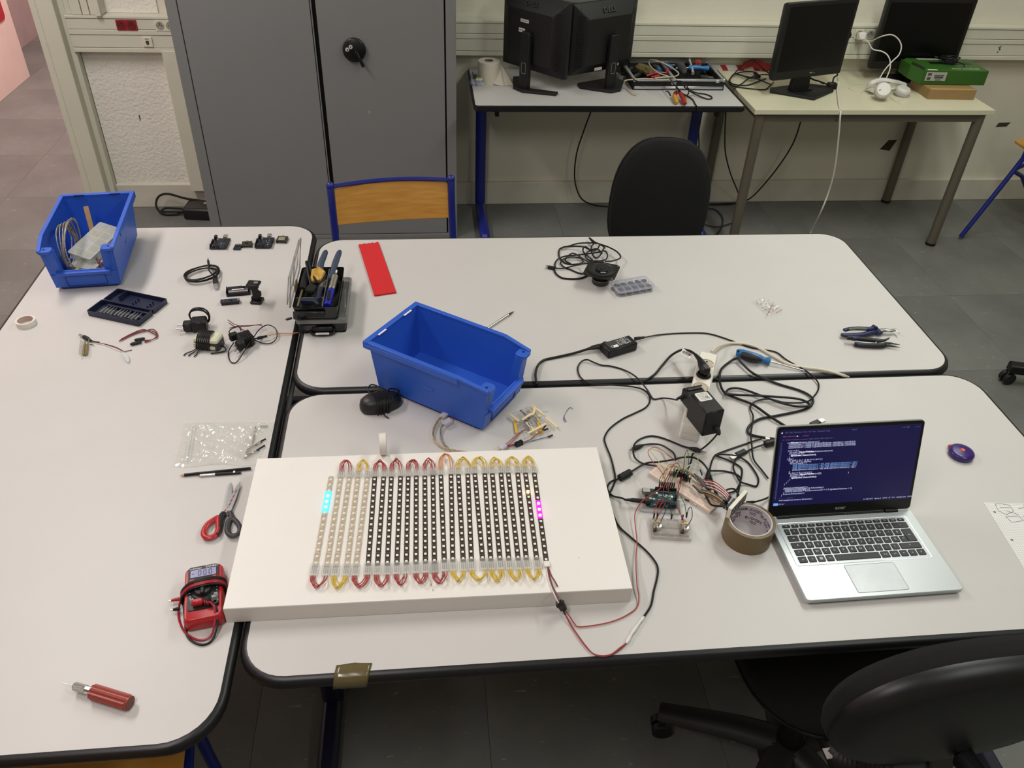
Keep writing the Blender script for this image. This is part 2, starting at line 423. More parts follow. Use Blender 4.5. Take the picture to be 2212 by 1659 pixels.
# chips in the plaster below the right-hand desk
def patch(pp, Y, name, label, cat, pts, m):
    c = atY(*pp, Y); b = MB().prism([(p[0], p[1]) for p in pts], 0, .0012, FR(c, (1, 0, 0), (0, -1, 0)))
    return tag(b.build(name, m, world=True, smooth=0), label, cat)
DARKC = M('bare_dark_patch', (62, 56, 42), .9)
patch((1918, 313), YW, 'paint_chip', 'dark torn paint patch on the wall between the cream desk legs', 'paint chip', [(-.04, -.025), (.02, -.035), (.045, .03), (-.005, .028), (-.02, .005)], DARKC)
patch((2163, 274), YW, 'paint_chip', 'dark torn paint patch on the wall right of the cream desk', 'paint chip', [(-.035, 0), (.03, .002), (.045, .026), (-.025, .024)], DARKC)
patch((302, 255), YW-.009, 'wall_mark', 'small brown scratch on the rough panel left of the cabinet', 'scratch', [(-.003, -.018), (.002, -.006), (.004, .014), (-.002, .016)], DARKC)

# ---- grey metal cabinet
CAB = M('grey_cabinet_steel', (126, 126, 126), .5, var=.05, vs=1.5, bump=.04, bs=500)
cb = thing('metal_cabinet', 'tall dark grey two-door metal cabinet standing against the wall', 'cabinet', (-.463, 3.87, 0))
# carcass behind the doors
k = MB().box((0, .22, .95), (1.236, .36, 1.86)).box((-.595, .2, .98), (.048, .398, 1.92)).box((.596, .2, .98), (.046, .398, 1.92)).box((0, .2, .012), (1.24, .398, .024)).box((0, .2, 1.93), (1.24, .398, .05))
k.build('carcass', CAB, cb, smooth=0, bevel=.003)
MB().box((0, .025, .97), (1.18, .01, 1.88)).build('gap_shadow_panel', M('gap_shadow_black', (12, 12, 14), .8), cb, smooth=0)  # near-black sheet that paints the shade in the gap between the doors
d1 = MB().box((-.291, .012, .97), (.553, .022, 1.885)).box((-.0085, .005, .97), (.005, .01, 1.885)).build('door', CAB, cb, smooth=0, bevel=.002)
d2 = MB().box((.2885, .012, .97), (.554, .022, 1.885)).build('door', CAB, cb, smooth=0, bevel=.002)
X = Matrix.Translation((.163, 0, .942))@Matrix.Rotation(PI/2, 4, 'X')
lk = MB().lathe([(0, .016), (.047, .016), (.051, .013), (.052, 0)], 36, X).build('lock_disc', M('black_lock', (14, 14, 16), .35), d2)
lv = MB(); lv.box((0, 0, 0), (.014, .075, .010), X@Matrix.Translation((.022, -.035, .022))@Matrix.Rotation(.42, 4, 'Z'), b=.003); lv.build('lever', BLK, lk)
kc = MB()
kc.cyl((.149, -.016, .958), (.149, -.021, .958), .0085, n=14).cyl((.133, -.016, .947), (.133, -.021, .947), .0085, n=14); kc.build('key_cylinder', M('key_ring', (196, 196, 192), .4), lk)
MB().box((.149, -.0215, .958), (.003, .002, .008)).box((.134, -.0215, .946), (.005, .002, .006)).build('keyhole', BLK, lk, smooth=0)
tag(MB().lathe([(0, .001), (.006, .001), (.006, 0)], 9, Matrix.Translation((.21, .001, .66))@Matrix.Rotation(PI/2, 4, 'X')).build('paint_scuff', M('pale_scuff', (150, 150, 150), .7), d2))

# ================================================================ tables
LAM = M('white_laminate', (200, 197, 193), .42, var=.035, vs=3.5, bump=.03, bs=900, spec=.4)
EDGE = M('black_bumper_edge', (16, 16, 19), .42); NAVY = M('navy_tube', (18, 20, 46), .4); BLUE = M('blue_tube', (28, 40, 128), .38)
def table(name, label, x0, x1, y0, y1, rz=0, R=.07, leg=NAVY, foot_x=.06, col_at=.0, along='y'):
    w, d = x1-x0, y1-y0
    t = thing(name, label, 'table', ((x0+x1)/2, (y0+y1)/2, 0), rz)
    o = rrect(w, d, R, 8)
    MB().prism(o, T-.020, T).build('table_top', LAM, t)
    # rounded rubber edge, a touch below the laminate
    MB().ring(o, [(0, T-.0006), (.006, T-.0012), (.011, T-.006), (.0135, T-.014), (.011, T-.023), (.005, T-.028), (-.004, T-.029), (-.006, T-.0215)]).build('edge_band', EDGE, t, smooth=60)
    MB().box((0, d/2-.09, T-.045), (w-.24, .03, .05)).box((0, -d/2+.09, T-.045), (w-.24, .03, .05)).box((w/2-.12, 0, T-.045), (.04, d-.16, .05)).box((-w/2+.12, 0, T-.045), (.04, d-.16, .05)).build('underframe', leg, t, smooth=0, bevel=.004)
    if along == 'y':
        for s in (-1, 1):
            lx = s*(w/2-foot_x)
            MB().cyl((lx, col_at, .03), (lx, col_at, T-.05), .028, n=18).build('leg', leg, t)
            MB().box((lx, 0, .03), (.05, d-.10, .045), b=.012).build('foot', leg, t)
    else:
        for s in (-1, 1):
            ly = s*(d/2-foot_x)
            MB().cyl((0, ly, .03), (0, ly, T-.05), .028, n=18).build('leg', leg, t)
            MB().box((0, ly, .03), (w-.10, .05, .045), b=.012).build('foot', leg, t)
    return t
def hook(t, x, y, rz=0):
    """satchel hook hanging below a corner"""
    X = Matrix.Translation((x, y, 0))@Matrix.Rotation(rz, 4, 'Z')
    b = MB(); b.tube([X@Vector(p) for p in catmull([(-.012, 0, T-.03), (-.012, 0, T-.06), (-.008, 0, T-.075), (.008, 0, T-.075), (.012, 0, T-.06), (.012, 0, T-.03)], 4)], .004)
    return b.build('bag_hook', BLK, t)
tL = table('work_table', 'white table with black rounded edge along the left, running away from the viewer', -1.151, -.3745, .735, 2.548, rad(.08), R=.085, along='x')
tB = table('work_table', 'white table with black rounded edge, the far one of the right-hand pair', -.3436, 1.4158, 1.6588, 2.4444, R=.075)
tC = table('work_table', 'white table with black rounded edge, the near one carrying the laptop', -.3436, 1.4370, .8443, 1.6295, R=.075)
hook(tC, -.80, -.33, .3); hook(tL, .30, -.84, .2); hook(tL, .345, -.80, 1.2)
MB().box((-.845, -.345, T-.055), (.05, .02, .05)).build('corner_bracket', BLK, tC, smooth=0, bevel=.003)
MB().box((.335, -.85, T-.05), (.05, .02, .045)).build('corner_bracket', BLK, tL, smooth=0, bevel=.003)
# aluminium joining rail in the gap between the tables
tag(MB().box((-.3578, 1.90, T-.034), (.010, 1.0, .012)).build('joining_rail', M('grey_rail', (105, 108, 112), .4, metal=.6), world=True, smooth=0), 'grey metal rail in the gap between left and right tables', 'rail')
# brown tape stuck over the front edge of the near table
X0 = at(765, 1447, T)
bt = MB(); n1, n2 = 9, 8; vs = []; fs = []
prof = [(.017, .0012), (.008, .001), (.001, .0012), (-.005, .0004), (-.0112, -.004), (-.0150, -.011), (-.0158, -.018), (-.0150, -.026)]
for i in range(n1):
    for j, (dy, dz) in enumerate(prof):
        u = (i/(n1-1)-.5); wv = .0012*math.sin(i*2.3+j)*(1 if 0 < i < n1-1 else .3)
        vs.append((X0.x+u*(.062-.004*j/7)-.0012*j, .8443+dy+(-.003*abs(u)*2 if j == 0 else 0)-abs(wv), T+dz+abs(wv)))
for i in range(n1-1):
    for j in range(n2-1): fs.append((i*n2+j, (i+1)*n2+j, (i+1)*n2+j+1, i*n2+j+1))
bt.add(vs, fs); bo = bt.build('tape_piece', M('brown_packing_tape', (96, 84, 52), .22, spec=.7), world=True, smooth=80)
bo.modifiers.new('solid', 'SOLIDIFY').thickness = .0004
tag(bo, 'crumpled strip of brown packing tape stuck over the near table edge', 'tape')

# ---- desks against the wall
d1t = thing('computer_desk', 'white desk with black edge and blue legs against the wall', 'table', (.872, 4.005, 0))
MB().prism(rrect(1.268, .545, .012, 3), T-.022, T).build('desk_top', M('desk_laminate', (194, 193, 190), .4, var=.03), d1t)
MB().ring(rrect(1.268, .545, .012, 3), [(0, T-.0005), (.008, T-.003), (.009, T-.02), (.002, T-.028), (-.003, T-.022)]).build('edge_band', EDGE, d1t)
MB().box((0, 0, T-.04), (1.1, .4, .03)).build('underframe', EDGE, d1t, smooth=0)
for s in (-1, 1):
    lx = s*.575
    MB().cyl((lx, .20, .04), (lx, .20, T-.03), .028, n=18).build('leg', BLUE, d1t)
    MB().box((lx, 0, .03), (.05, .44, .05), b=.014).build('foot', BLUE, d1t)
    MB().box((lx+.045*-s, -.21, T-.045), (.02, .03, .05)).build('bag_hook', EDGE, d1t, smooth=0, bevel=.003)
LEGB = M('brown_grey_tube', (104, 97, 84), .4, metal=.2)
d2t = thing('side_desk', 'cream-topped desk with round brown-grey legs against the wall', 'table', (2.145, 3.985, 0))
MB().box((0, 0, T-.012), (1.20, .60, .024)).build('desk_top', M('cream_laminate', (212, 208, 180), .4, var=.03), d2t, smooth=0, bevel=.002)
MB().box((0, -.265, T-.045), (1.11, .03, .04)).box((0, .265, T-.045), (1.11, .03, .04)).box((-.55, 0, T-.045), (.03, .5, .04)).box((.55, 0, T-.045), (.03, .5, .04)).build('underframe', LEGB, d2t, smooth=0)
for sx in (-1, 1):
    for sy in (-1, 1):
        lg = MB().cyl((sx*.555, sy*.265, .012), (sx*.555, sy*.265, T-.03), .0245, n=20).build('leg', LEGB, d2t)
        MB().cyl((sx*.555, sy*.265, 0), (sx*.555, sy*.265, .014), .026, n=20).build('foot_cap', BLK, lg)

# ================================================================ chairs
WOOD = M('beech_plywood', (224, 168, 84), .4, col2=(206, 146, 64), vs=9, stretch=(1, 1, 9))
BLUEC = M('blue_chair_tube', (24, 36, 120), .35)
def school_chair(label, loc, rz, group):
    """plywood chair on a blue tubular frame; local -y is forwards"""
    t = thing('school_chair', label, 'chair', loc, rz, group)
    for s in (-1, 1):
        x = s*.207
        up = catmull([(x, -.02, .44), (x, .0, .56), (x, .03, .72), (x, .045, .838)], 6)
        MB().tube(up, .0125, 12).build('back_upright', BLUEC, t)
        MB().sphere((x, .045, .838), .0142, 12, 8).build('end_cap', BLUEC, t)
        MB().tube(catmull([(x, .02, .44), (x, .06, .22), (x, .10, .008)], 5), .0125, 12).build('leg', BLUEC, t)
        MB().tube(catmull([(x*.92, -.36, .44), (x*.96, -.37, .22), (x, -.38, .008)], 5), .0125, 12).build('leg', BLUEC, t)
        MB().tube([(x, .02, .435), (x*.92, -.36, .435)], .0125, 12).build('side_rail', BLUEC, t)
    MB().tube(catmull([(-.205, .045, .834), (-.1, .064, .836), (0, .070, .837), (.1, .064, .836), (.205, .045, .834)], 6), .0075, 8).build('top_rail', BLUEC, t)
    b = MB(); n = 17; vs = []; fs = []
    for i in range(n):
        u = i/(n-1)*2-1; x = u*.196; y = .052+.022*(1-u*u)
        for (dy, z) in ((-.005, .698), (-.005, .820), (.005, .820), (.005, .698)):
            zz = z+(.012*(1-u*u) if z > .75 else -.006*(1-u*u)); vs.append((x, y+dy-(.02 if z < .75 else 0), zz))
    for i in range(n-1):
        for k in range(4): fs.append((i*4+k, i*4+(k+1) % 4, (i+1)*4+(k+1) % 4, (i+1)*4+k))
    fs += [(3, 2, 1, 0), ((n-1)*4, (n-1)*4+1, (n-1)*4+2, (n-1)*4+3)]
    b.add(vs, fs); b.build('backrest', WOOD, t, bevel=.002)
    MB().layers([(rrect(.37, .37, .05), .446), (rrect(.385, .385, .055), .451), (rrect(.38, .38, .055), .458)], Matrix.Translation((0, -.18, 0))).build('seat', WOOD, t)
    return t
a, b = at(712, 400, .84), at(975, 385, .84)
ang = math.atan2(b.y-a.y, b.x-a.x)
c = (a+b)/2
school_chair('blue-framed school chair with honey wood backrest in front of the grey cabinet', (c.x+.045*math.sin(ang), c.y-.045*math.cos(ang), 0), ang, None)
school_chair('blue-framed wooden school chair tucked below the near end of the left table', (-.66, .585, 0), PI+.12, None)

FAB = M('black_chair_fabric', (10, 10, 12), .95, bump=.5, bs=1400); SHELL = M('black_chair_shell', (15, 15, 17), .42, bump=.05, bs=800)
CASTER = M('dark_caster', (22, 22, 24), .5)
def five_star(t, r=.31, a0=0., h=.085, square=False, m=None):
    m = m or M('dusty_black_base', (34, 32, 32), .55, var=.35, vs=10)
    for k in range(5):
        a = a0+2*PI*k/5; ca, sa = math.cos(a), math.sin(a)
        pts = [Vector((ca*q, sa*q, z)) for q, z in ((.03, h+.045), (.12, h+.04), (.22, h+.02), (r, h))]
        if square:
            ar = MB().box((r/2, 0, h), (r, .045, .04), Matrix.Rotation(a, 4, 'Z'), b=.004).build('base_arm', m, t)
        else:
            ar = MB().tube(catmull(pts, 5), [.040-.0009*i for i in range(16)], 12, flat=.62).build('base_arm', m, t)
        e = Vector((ca*(r-.012), sa*(r-.012), 0)); q = a+1.9+.5*k
        cs = MB()
        for s in (-1, 1):
            o = Vector((math.cos(q), math.sin(q), 0))*.013*s
            cs.cyl(e+Vector((0, 0, .026))+o-o.normalized()*.009, e+Vector((0, 0, .026))+o+o.normalized()*.009, .026, n=18)
        cst = cs.build('caster', CASTER, ar, bevel=.002)
        MB().cyl(e+Vector((0, 0, .026)), e+Vector((0, 0, h)), .008).build('caster_stem', STEEL, ar)
    MB().lathe([(0, h+.065), (.045, h+.065), (.058, h+.05), (.06, h-.015), (0, h-.015)], 24).build('hub', m, t)
    MB().cyl((0, 0, h+.05), (0, 0, .30), .03, n=18).cyl((0, 0, .28), (0, 0, .41), .02, n=18).build('gas_column', BLK, t)
def office_chair(label, loc, rz, seat_r=(.235, .225), seat_z=.47, back=None, a0=.3, seat_at=(0, 0)):
    t = thing('office_chair', label, 'chair', loc, rz)
    five_star(t, a0=a0)
    so = ellipse(seat_r[0], seat_r[1], 40, 2.6); SX = Matrix.Translation((seat_at[0], seat_at[1], 0))
    def sc(o, k): return [(x*k, y*k) for x, y in o]
    MB().layers([(sc(so, .90), seat_z-.06), (sc(so, .97), seat_z-.05), (sc(so, 1.0), seat_z-.035), (sc(so, 1.0), seat_z-.012), (sc(so, .97), seat_z), (sc(so, .85), seat_z+.006), (sc(so, .4), seat_z+.002)], SX).build('seat', FAB, t, smooth=60)
    MB().layers([(sc(so, .5), seat_z-.085), (sc(so, .88), seat_z-.072), (sc(so, .985), seat_z-.055), (sc(so, 1.005), seat_z-.04)], SX).build('seat_shell', SHELL, t, smooth=60)
    return t
# chair behind the far table: only its egg-shaped back shows
oc = office_chair('black office chair with tall egg-shaped back behind the far table', (.862, 2.52, 0), 0)
Xb = Matrix.Translation((.012, .265, .705))@Matrix.Rotation(rad(90-8), 4, 'X')@Matrix.Rotation(rad(-3), 4, 'Z')
def egg(a, b, n=44):
    o = []
    for k in range(n):
        t_ = 2*PI*k/n; c_, s_ = math.cos(t_), math.sin(t_)
        wx = a*(1-.07*s_)*math.copysign(abs(c_)**(2/2.7), c_); o.append((wx, b*math.copysign(abs(s_)**(2/2.5), s_)))
    return o
def egl(k, a=.188, b=.235): return egg(a*k, b-(1-k)*a)
MB().layers([(egl(.97), -.02), (egl(1), -.008), (egl(1), .012), (egl(.97), .024), (egl(.8), .032), (egl(.4), .034)], Xb).build('backrest', FAB, oc, smooth=60)
MB().layers([(egl(.5), -.045), (egl(.9), -.040), (egl(1.0), -.03), (egl(1.012), -.02), (egl(1.012), -.008)], Xb).build('back_shell', SHELL, oc, smooth=60)
MB().box((0, .20, .40), (.07, .2, .02)).box((0, .30, .52), (.07, .02, .26)).build('back_bar', BLK, oc, smooth=0, bevel=.004)
# chair at the near table, seen from above and behind
nc = office_chair('black office chair with rounded back pulled up to the near table in the foreground', (.838, .972, 0), rad(3), a0=rad(152), seat_r=(.230, .215), seat_at=(.052, .058))
Xn = Matrix.Translation((.026, -.272, .760))@Matrix.Rotation(rad(90+4), 4, 'X')
def el(k, a=.232, b=.155): return [(x, y) for x, y in ellipse(a*k, b*k, 48, 2.35)]
MB().layers([(el(.4), -.048), (el(.8), -.042), (el(.96), -.03), (el(1), -.015), (el(1), .006), (el(.985), .012)], Xn).build('backrest', FAB, nc, smooth=60)
MB().layers([(el(.99), .008), (el(1.0), .016), (el(.985), .026), (el(.955), .034), (el(.90), .042), (el(.8), .048), (el(.5), .054), (el(.2), .056)], Xn).build('back_shell', SHELL, nc, smooth=50)
bw = MB(); pts = []
for k in range(14):
    z = .40+.20*k/13; y = -.20-.13*(k/13)**.8
    pts.append(Vector((-.015, y+.03, z)))
bw.tube(catmull(pts, 4), [.040+.006*math.sin(i*1.55) for i in range(len(pts)*4-3)], 16, flat=.7)
bw.build('bellows', BLK, nc, smooth=60)
MB().box((.0, -.13, .385), (.10, .22, .04), b=.01).build('back_bracket', BLK, nc)
MB().box((-.04, -.17, .412), (.05, .022, .003)).build('sticker', WHITEP, nc, smooth=0)
kb = MB(); kc_ = Vector((.055, -.322, .650)); kb.lathe([(0, .045), (.016, .045), (.02, .042), (.0215, .0), (.018, -.004), (0, -.004)], 22, FR(kc_, (1, 0, 0), (.05, -.95, .18)))
kb.build('knob', BLK, nc)
MB().cyl(kc_, kc_+Vector((0, .06, -.0)), .012).build('knob_stem', BLK, nc)
MB().box((.045, -.285, .49), (.10, .02, .24), b=.008).build('back_plate', SHELL, nc)
# parts of two more chairs at the right margin
rc = thing('swivel_chair', 'black swivel chair base with square arms at the right margin', 'chair', (2.715, 2.43, 0))
five_star(rc, r=.34, a0=rad(165), square=True, h=.075, m=BLK)
MB().layers([(ellipse(.2, .2, 30), .43), (ellipse(.22, .22, 30), .45), (ellipse(.22, .22, 30), .48), (ellipse(.18, .18, 30), .50)]).build('seat', FAB, rc)
bc = thing('school_chair', 'blue tubular chair leg by the right margin beside the cream desk', 'chair', (3.22, 3.86, 0))
p = [at(2075, 512, .012)-Vector((3.22, 3.86, 0)), atY(2190, 368, 3.80)-Vector((3.22, 3.86, 0)), atY(2216, 330, 3.80)-Vector((3.22, 3.86, 0)), Vector((-.14, -.05, .62)), Vector((-.13, -.02, .82))]
p = catmull(p, 6)
MB().tube(p, .0125, 12).build('leg', BLUEC, bc)
o3 = Vector((3.22, 3.86, 0))
j = atY(2192, 366, 3.80)-o3
MB().tube([j, j+Vector((.12, .02, .05)), j+Vector((.35, .03, .06))], .010, 10).build('seat_rail', BLUEC, bc)
MB().tube([j+Vector((.0, 0, -.01)), j+Vector((.10, .05, -.06)), j+Vector((.38, .06, -.40))], .0115, 10).build('leg', BLUEC, bc)
MB().prism(rrect(.36, .36, .05), .0, .012, Matrix.Translation(j+Vector((.27, .05, .065)))).build('seat', WOOD, bc)
# ================================================================ storage bins
BINB = M('blue_bin_plastic', (42, 92, 196), .42, bump=.06, bs=700, var=.06, vs=8)
BIND = M('blue_bin_foot', (22, 50, 130), .5); HOLE = M('dark_hole', (10, 12, 25), .8)
def slab(b, poly, off, X=None):
    """flat 3-D polygon given thickness along off"""
    n = len(poly); P_ = [Vector(q) for q in poly]; o = Vector(off)
    nrm = (P_[1]-P_[0]).cross(P_[2]-P_[0])
    if nrm.dot(o) > 0: P_ = P_[::-1]
    vs = P_+[q+o for q in P_]
    b.add(vs, [tuple(range(n)), tuple(range(n, 2*n))[::-1]]+[(i, n+i, n+(i+1) % n, (i+1) % n) for i in range(n)], X)
def bin_(label, loc, rz):
    """open-fronted stacking bin, local -y is the open front"""
    t = thing('storage_bin', label, 'bin', loc, rz, None)
    H, wb, wt, yb, yt, fb, ft = .150, .088, .1, .158, .170, -.150, -.168
    b = MB(); th = .003
    b.box((0, .004, .012), (2*wb, yb-fb-.002, .004))
    for s in (-1, 1):
        slab(b, [(s*wb, yb, .010), (s*wb, fb, .010), (s*(wb+.0085), ft+.004, .134), (s*wt, ft+.075, H), (s*wt, yt, H)], (-s*th, 0, 0))
        # corner return beside the front opening
        slab(b, [(s*wb, fb, .010), (s*(wb-.030), fb, .010), (s*(wb-.022), ft+.004, .134), (s*(wb+.0085), ft+.004, .134)], (0, th, 0))
    slab(b, [(-wb, yb, .010), (wb, yb, .010), (wt, yt, H), (-wt, yt, H)], (0, -th, 0))
    slab(b, [(-wb, fb, .010), (wb, fb, .010), (wb+.002, fb-.008, .056), (-wb-.002, fb-.008, .056)], (0, th, 0))
    b.build('body', BINB, t, smooth=30, bevel=.0012)
    r = MB()
    for s in (-1, 1):
        slab(r, [(s*(wt-.004), ft+.075, H-.006), (s*(wt+.008), ft+.075, H-.006), (s*(wt+.008), yt-.0041, H-.006), (s*(wt-.004), yt-.0041, H-.006)], (0, 0, .008))
        slab(r, [(s*(wt-.004), ft+.075, H-.006), (s*(wt+.008), ft+.075, H-.006), (s*(wb+.013), ft, .131), (s*(wb+.003), ft, .131)], (0, 0, .008))
        slab(r, [(s*(wt+.006), ft+.075, H-.018), (s*(wt+.006), yt+.0075, H-.018), (s*(wt+.006), yt+.0075, H-.0062), (s*(wt+.006), ft+.075, H)], (s*.003, 0, 0))
    slab(r, [(-wt-.008, yt-.004, H-.006), (wt+.008, yt-.004, H-.006), (wt+.008, yt+.010, H-.006), (-wt-.008, yt+.010, H-.006)], (0, 0, .008))
    slab(r, [(-wt-.008, yt+.008, H-.018), (wt+.008, yt+.008, H-.018), (wt+.008, yt+.008, H), (-wt-.008, yt+.008, H)], (0, .003, 0))
    r.build('rim', BINB, t, smooth=30, bevel=.0015)
    for s in (-1, 1):
        pl = MB().prism(rrect(.036, .030, .010, 4), .128, .137, Matrix.Translation((s*(wb-.006), ft+.012, 0))).build('corner_plate', BINB, t, bevel=.001)
        MB().cyl((s*(wb-.004), ft+.012, .1365), (s*(wb-.004), ft+.012, .1376), .0032, n=12).build('peg_hole', HOLE, pl)
        MB().prism(rrect(.034, .022, (.001, .001, .016, .001) if s < 0 else (.001, .001, .001, .016), 6, s*(wb-.0165), fb+.0105), .012, .130, None, rrect(.034, .022, (.001, .001, .016, .001) if s < 0 else (.001, .001, .001, .016), 6, s*(wb-.0085), ft+.0135)).build('corner_post', BINB, t)
        MB().box((s*.052, yt-.006, H+.0015), (.030, .0045, .0015)).build('rim_slot', HOLE if loc[0] < -.5 else WHITEP, t, smooth=0)
    MB().box((0, fb-.010, .060), (2*wb-.03, .016, .010)).box((0, fb-.004, .0655), (2*wb-.03, .004, .004)).build('front_lip', BINB, t, smooth=0, bevel=.0012)
    X = Matrix.Translation((.0, fb-.0036, .032))@Matrix.Rotation(rad(90+10), 4, 'X')
    MB().ring(rrect(.105, .034, .002, 2), [(0, 0), (.002, 0), (.002, .002), (0, .002)], X).build('label_frame', BIND, t)
    MB().prism(rrect(2*wb-.014, .29, .012, 4), 0, .012, Matrix.Translation((0, .004, 0))).build('foot_skirt', BIND, t)
    e = MB()
    for s in (-1, 1):
        e.prism(rrect(.030, .010, .004, 3), 0, .0008, FR((s*(wb+.0062), .0, .075), (0, s, 0), (s, 0, .1)))
    e.build('moulded_mark', BINB, t)
    return t
bin1 = bin_('blue open-fronted storage bin full of parts on the far left table', (-.998, 2.312, T), rad(6))
bin2 = bin_('empty blue open-fronted storage bin across the two right-hand tables', (.047, 1.622, T), rad(54))
B1 = bin1.matrix_basis.copy()
def inbin(x, y, z): return B1@Vector((x, y, z))
# contents of the left bin
stripm = M('silvery_led_tape', (196, 188, 168), .4, col2=(120, 105, 80), vs=160)
rl = MB()
for k in range(5):
    pts = []
    for i in range(26):
        a = i*2*PI/26; R_ = .062+.004*k+.002*math.sin(3*a+k)
        pts.append(inbin(-.066+.007*k+.008*math.cos(a*2+k)*.5, -.042+R_*math.cos(a)*1.02, .090+R_*math.sin(a)*.92))
    rl.tube(pts, .0042, 6, closed=True, flat=.35)
tag(rl.build('led_tape_reel', stripm, world=True), 'coil of silvery LED tape on edge inside the left blue bin', 'LED tape')
WOODS = M('brown_wood_strip', (150, 116, 76), .7, var=.2, vs=30)
st = MB(); st.box((0, 0, 0), (.014, .15, .004), FR(inbin(-.004, .035, .095), B1.to_3x3()@Vector((1, .25, 0)), B1.to_3x3()@Vector((.1, -.75, .66)))@Matrix.Rotation(0, 4, 'X'), b=.001)
tag(st.build('wood_strip', WOODS, world=True), 'long brown wood strip leaning against the back of the left bin', 'wood strip')
st = MB(); st.box((0, 0, 0), (.03, .06, .004), FR(inbin(.012, .03, .065), B1.to_3x3()@Vector((1, -.5, 0)), B1.to_3x3()@Vector((-.2, -.6, .7))), b=.001)
tag(st.build('wood_strip', WOODS, world=True), 'short brown wood offcut behind the clear cases in the left bin', 'wood strip')
CASEC = M('milky_clear_plastic', (222, 224, 210), .18, alpha=.28, spec=.6); CASEE = M('milky_plastic_rib', (232, 234, 222), .2, alpha=.75)
def clear_case(label, X, w=.15, d=.072, h=.022, nx=5, fill=None):
    t = thingX('component_case', label, 'case', X)
    MB().prism(rrect(w, d, .004, 2), 0, .0012).ring(rrect(w, d, .004, 2), [(0, 0), (0, h), (-.0012, h), (-.0012, 0)]).build('tray', CASEC, t, smooth=30)
    MB().prism(rrect(w+.001, d+.001, .004, 2), h, h+.0014).build('lid', CASEC, t, smooth=30)
    for i in range(1, nx):
        MB().box((-w/2+w*i/nx, 0, h/2), (.0012, d-.003, h-.002)).build('divider', CASEE, t, smooth=0)
    MB().box((0, 0, h/2), (w-.003, .0012, h-.002)).build('divider', CASEE, t, smooth=0)
    MB().ring(rrect(w, d, .004, 2), [(.0006, h-.003), (.0016, h-.003), (.0016, h+.002), (.0006, h+.002)]).build('lid_rim', CASEE, t, smooth=30)
    return t
R3 = B1.to_3x3()
clear_case('milky clear compartment case lying on top in the left bin', FR(inbin(.012, -.015, .066), R3@Vector((.46, .86, .10)), R3@Vector((.05, -.22, .97))))
clear_case('milky clear compartment case lying lower in the left bin', FR(inbin(.014, -.045, .036), R3@Vector((.38, .90, .05)), R3@Vector((.02, -.10, .99))))
clear_case('short clear case at the front of the left bin', FR(inbin(.030, -.105, .0165), R3@Vector((.9, .35, .0)), R3@Vector((.0, 0, 1))), w=.08, d=.045, h=.012, nx=3)
ws = MB(); c0 = inbin(.045, -.105, .045)
for k in range(3):
    ws.tube(catmull([c0+R3@Vector((random.uniform(-.03, .03), random.uniform(-.012, .02), random.uniform(-.012, .022))) for i in range(8)], 5), .0011, 5)
tag(ws.build('wire_tangle', WIRE_DR, world=True), 'thin dark red wires at the front of the left bin', 'wires')
yb_ = MB().box((0, 0, 0), (.010, .014, .045), FR(inbin(-.028, -.125, .032), R3@Vector((1, 0, 0)), R3@Vector((.1, .2, 1))), b=.001)
tag(yb_.build('yellow_strip', M('yellow_card', (205, 178, 90), .6), world=True), 'small yellow strip at the front of the left bin', 'strip')

# ================================================================ left table: small things
NAVYP = M('navy_case_plastic', (24, 30, 58), .42)
a = at(190, 682, T); b = at(300, 706, T); d = (b-a); ang = math.atan2(d.y, d.x); L_ = .165; W_ = .064
bx = thing('bit_case', 'open navy plastic screwdriver-bit case on the left table', 'case', a, ang)
def tray_(y0, h, name):
    k = MB(); k.prism(rrect(L_, W_, .004, 2, L_/2, y0+W_/2), 0, .002); k.ring(rrect(L_, W_, .004, 2, L_/2, y0+W_/2), [(0, 0), (0, h), (-.0025, h), (-.0025, 0)])
    return k.build(name, NAVYP, bx, smooth=30, bevel=.0006)
tr1 = tray_(0, .017, 'tray'); lid = tray_(W_+.003, .015, 'lid')
MB().box((.035, W_+.003+.042, .010), (.003, .036, .015)).build('lid_rib', NAVYP, lid, smooth=0)
for k in range(3):
    X = Matrix.Translation((.08+.0*k, W_+.018+.012*k, .006))
    MB().lathe([(.0045, 0), (.0045, .006), (.003, .006), (.003, 0)], 10, X@Matrix.Rotation(PI/2, 4, 'Y'), 0, PI).build('lid_clip', NAVYP, lid)
    MB().lathe([(.0045, 0), (.0045, .006), (.003, .006), (.003, 0)], 10, Matrix.Translation((.128, W_+.018+.012*k, .006))@Matrix.Rotation(PI/2, 4, 'Y'), 0, PI).build('lid_clip', NAVYP, lid)
MB().box((L_/2+.01, W_-.012, .008), (L_*.80, .006, .008)).box((L_/2+.01, .030, .006), (L_*.80, .004, .006)).build('bit_rack', NAVYP, tr1, smooth=0)
for k in range(3): MB().box((.03+.05*k, W_+.0015, .009), (.02, .006, .006)).build('hinge', NAVYP, bx, smooth=0)
BITM = M('grey_bit_steel', (120, 122, 120), .4, metal=.7)
bit0 = None
for k in range(11):
    X = RZ(ang, a)@Matrix.Translation((.030+.0112*k, .013+(.002 if k % 3 else .0), .0085))
    if bit0 is None:
        q = MB().cyl((0, 0, 0), (0, .020, .001), .0030, n=6).cyl((0, .020, .001), (0, .034, .002), .0022, .001, n=6); bit0 = q.build('screwdriver_bit', BITM); o = bit0
    else: o = bit0.copy(); COL.objects.link(o)
    o.matrix_basis = X@Matrix.Rotation((k % 4-1.5)*.05, 4, 'Z')
    tag(o, 'small grey screwdriver bit in the open navy case', 'screwdriver bit', 'bits in the navy case')
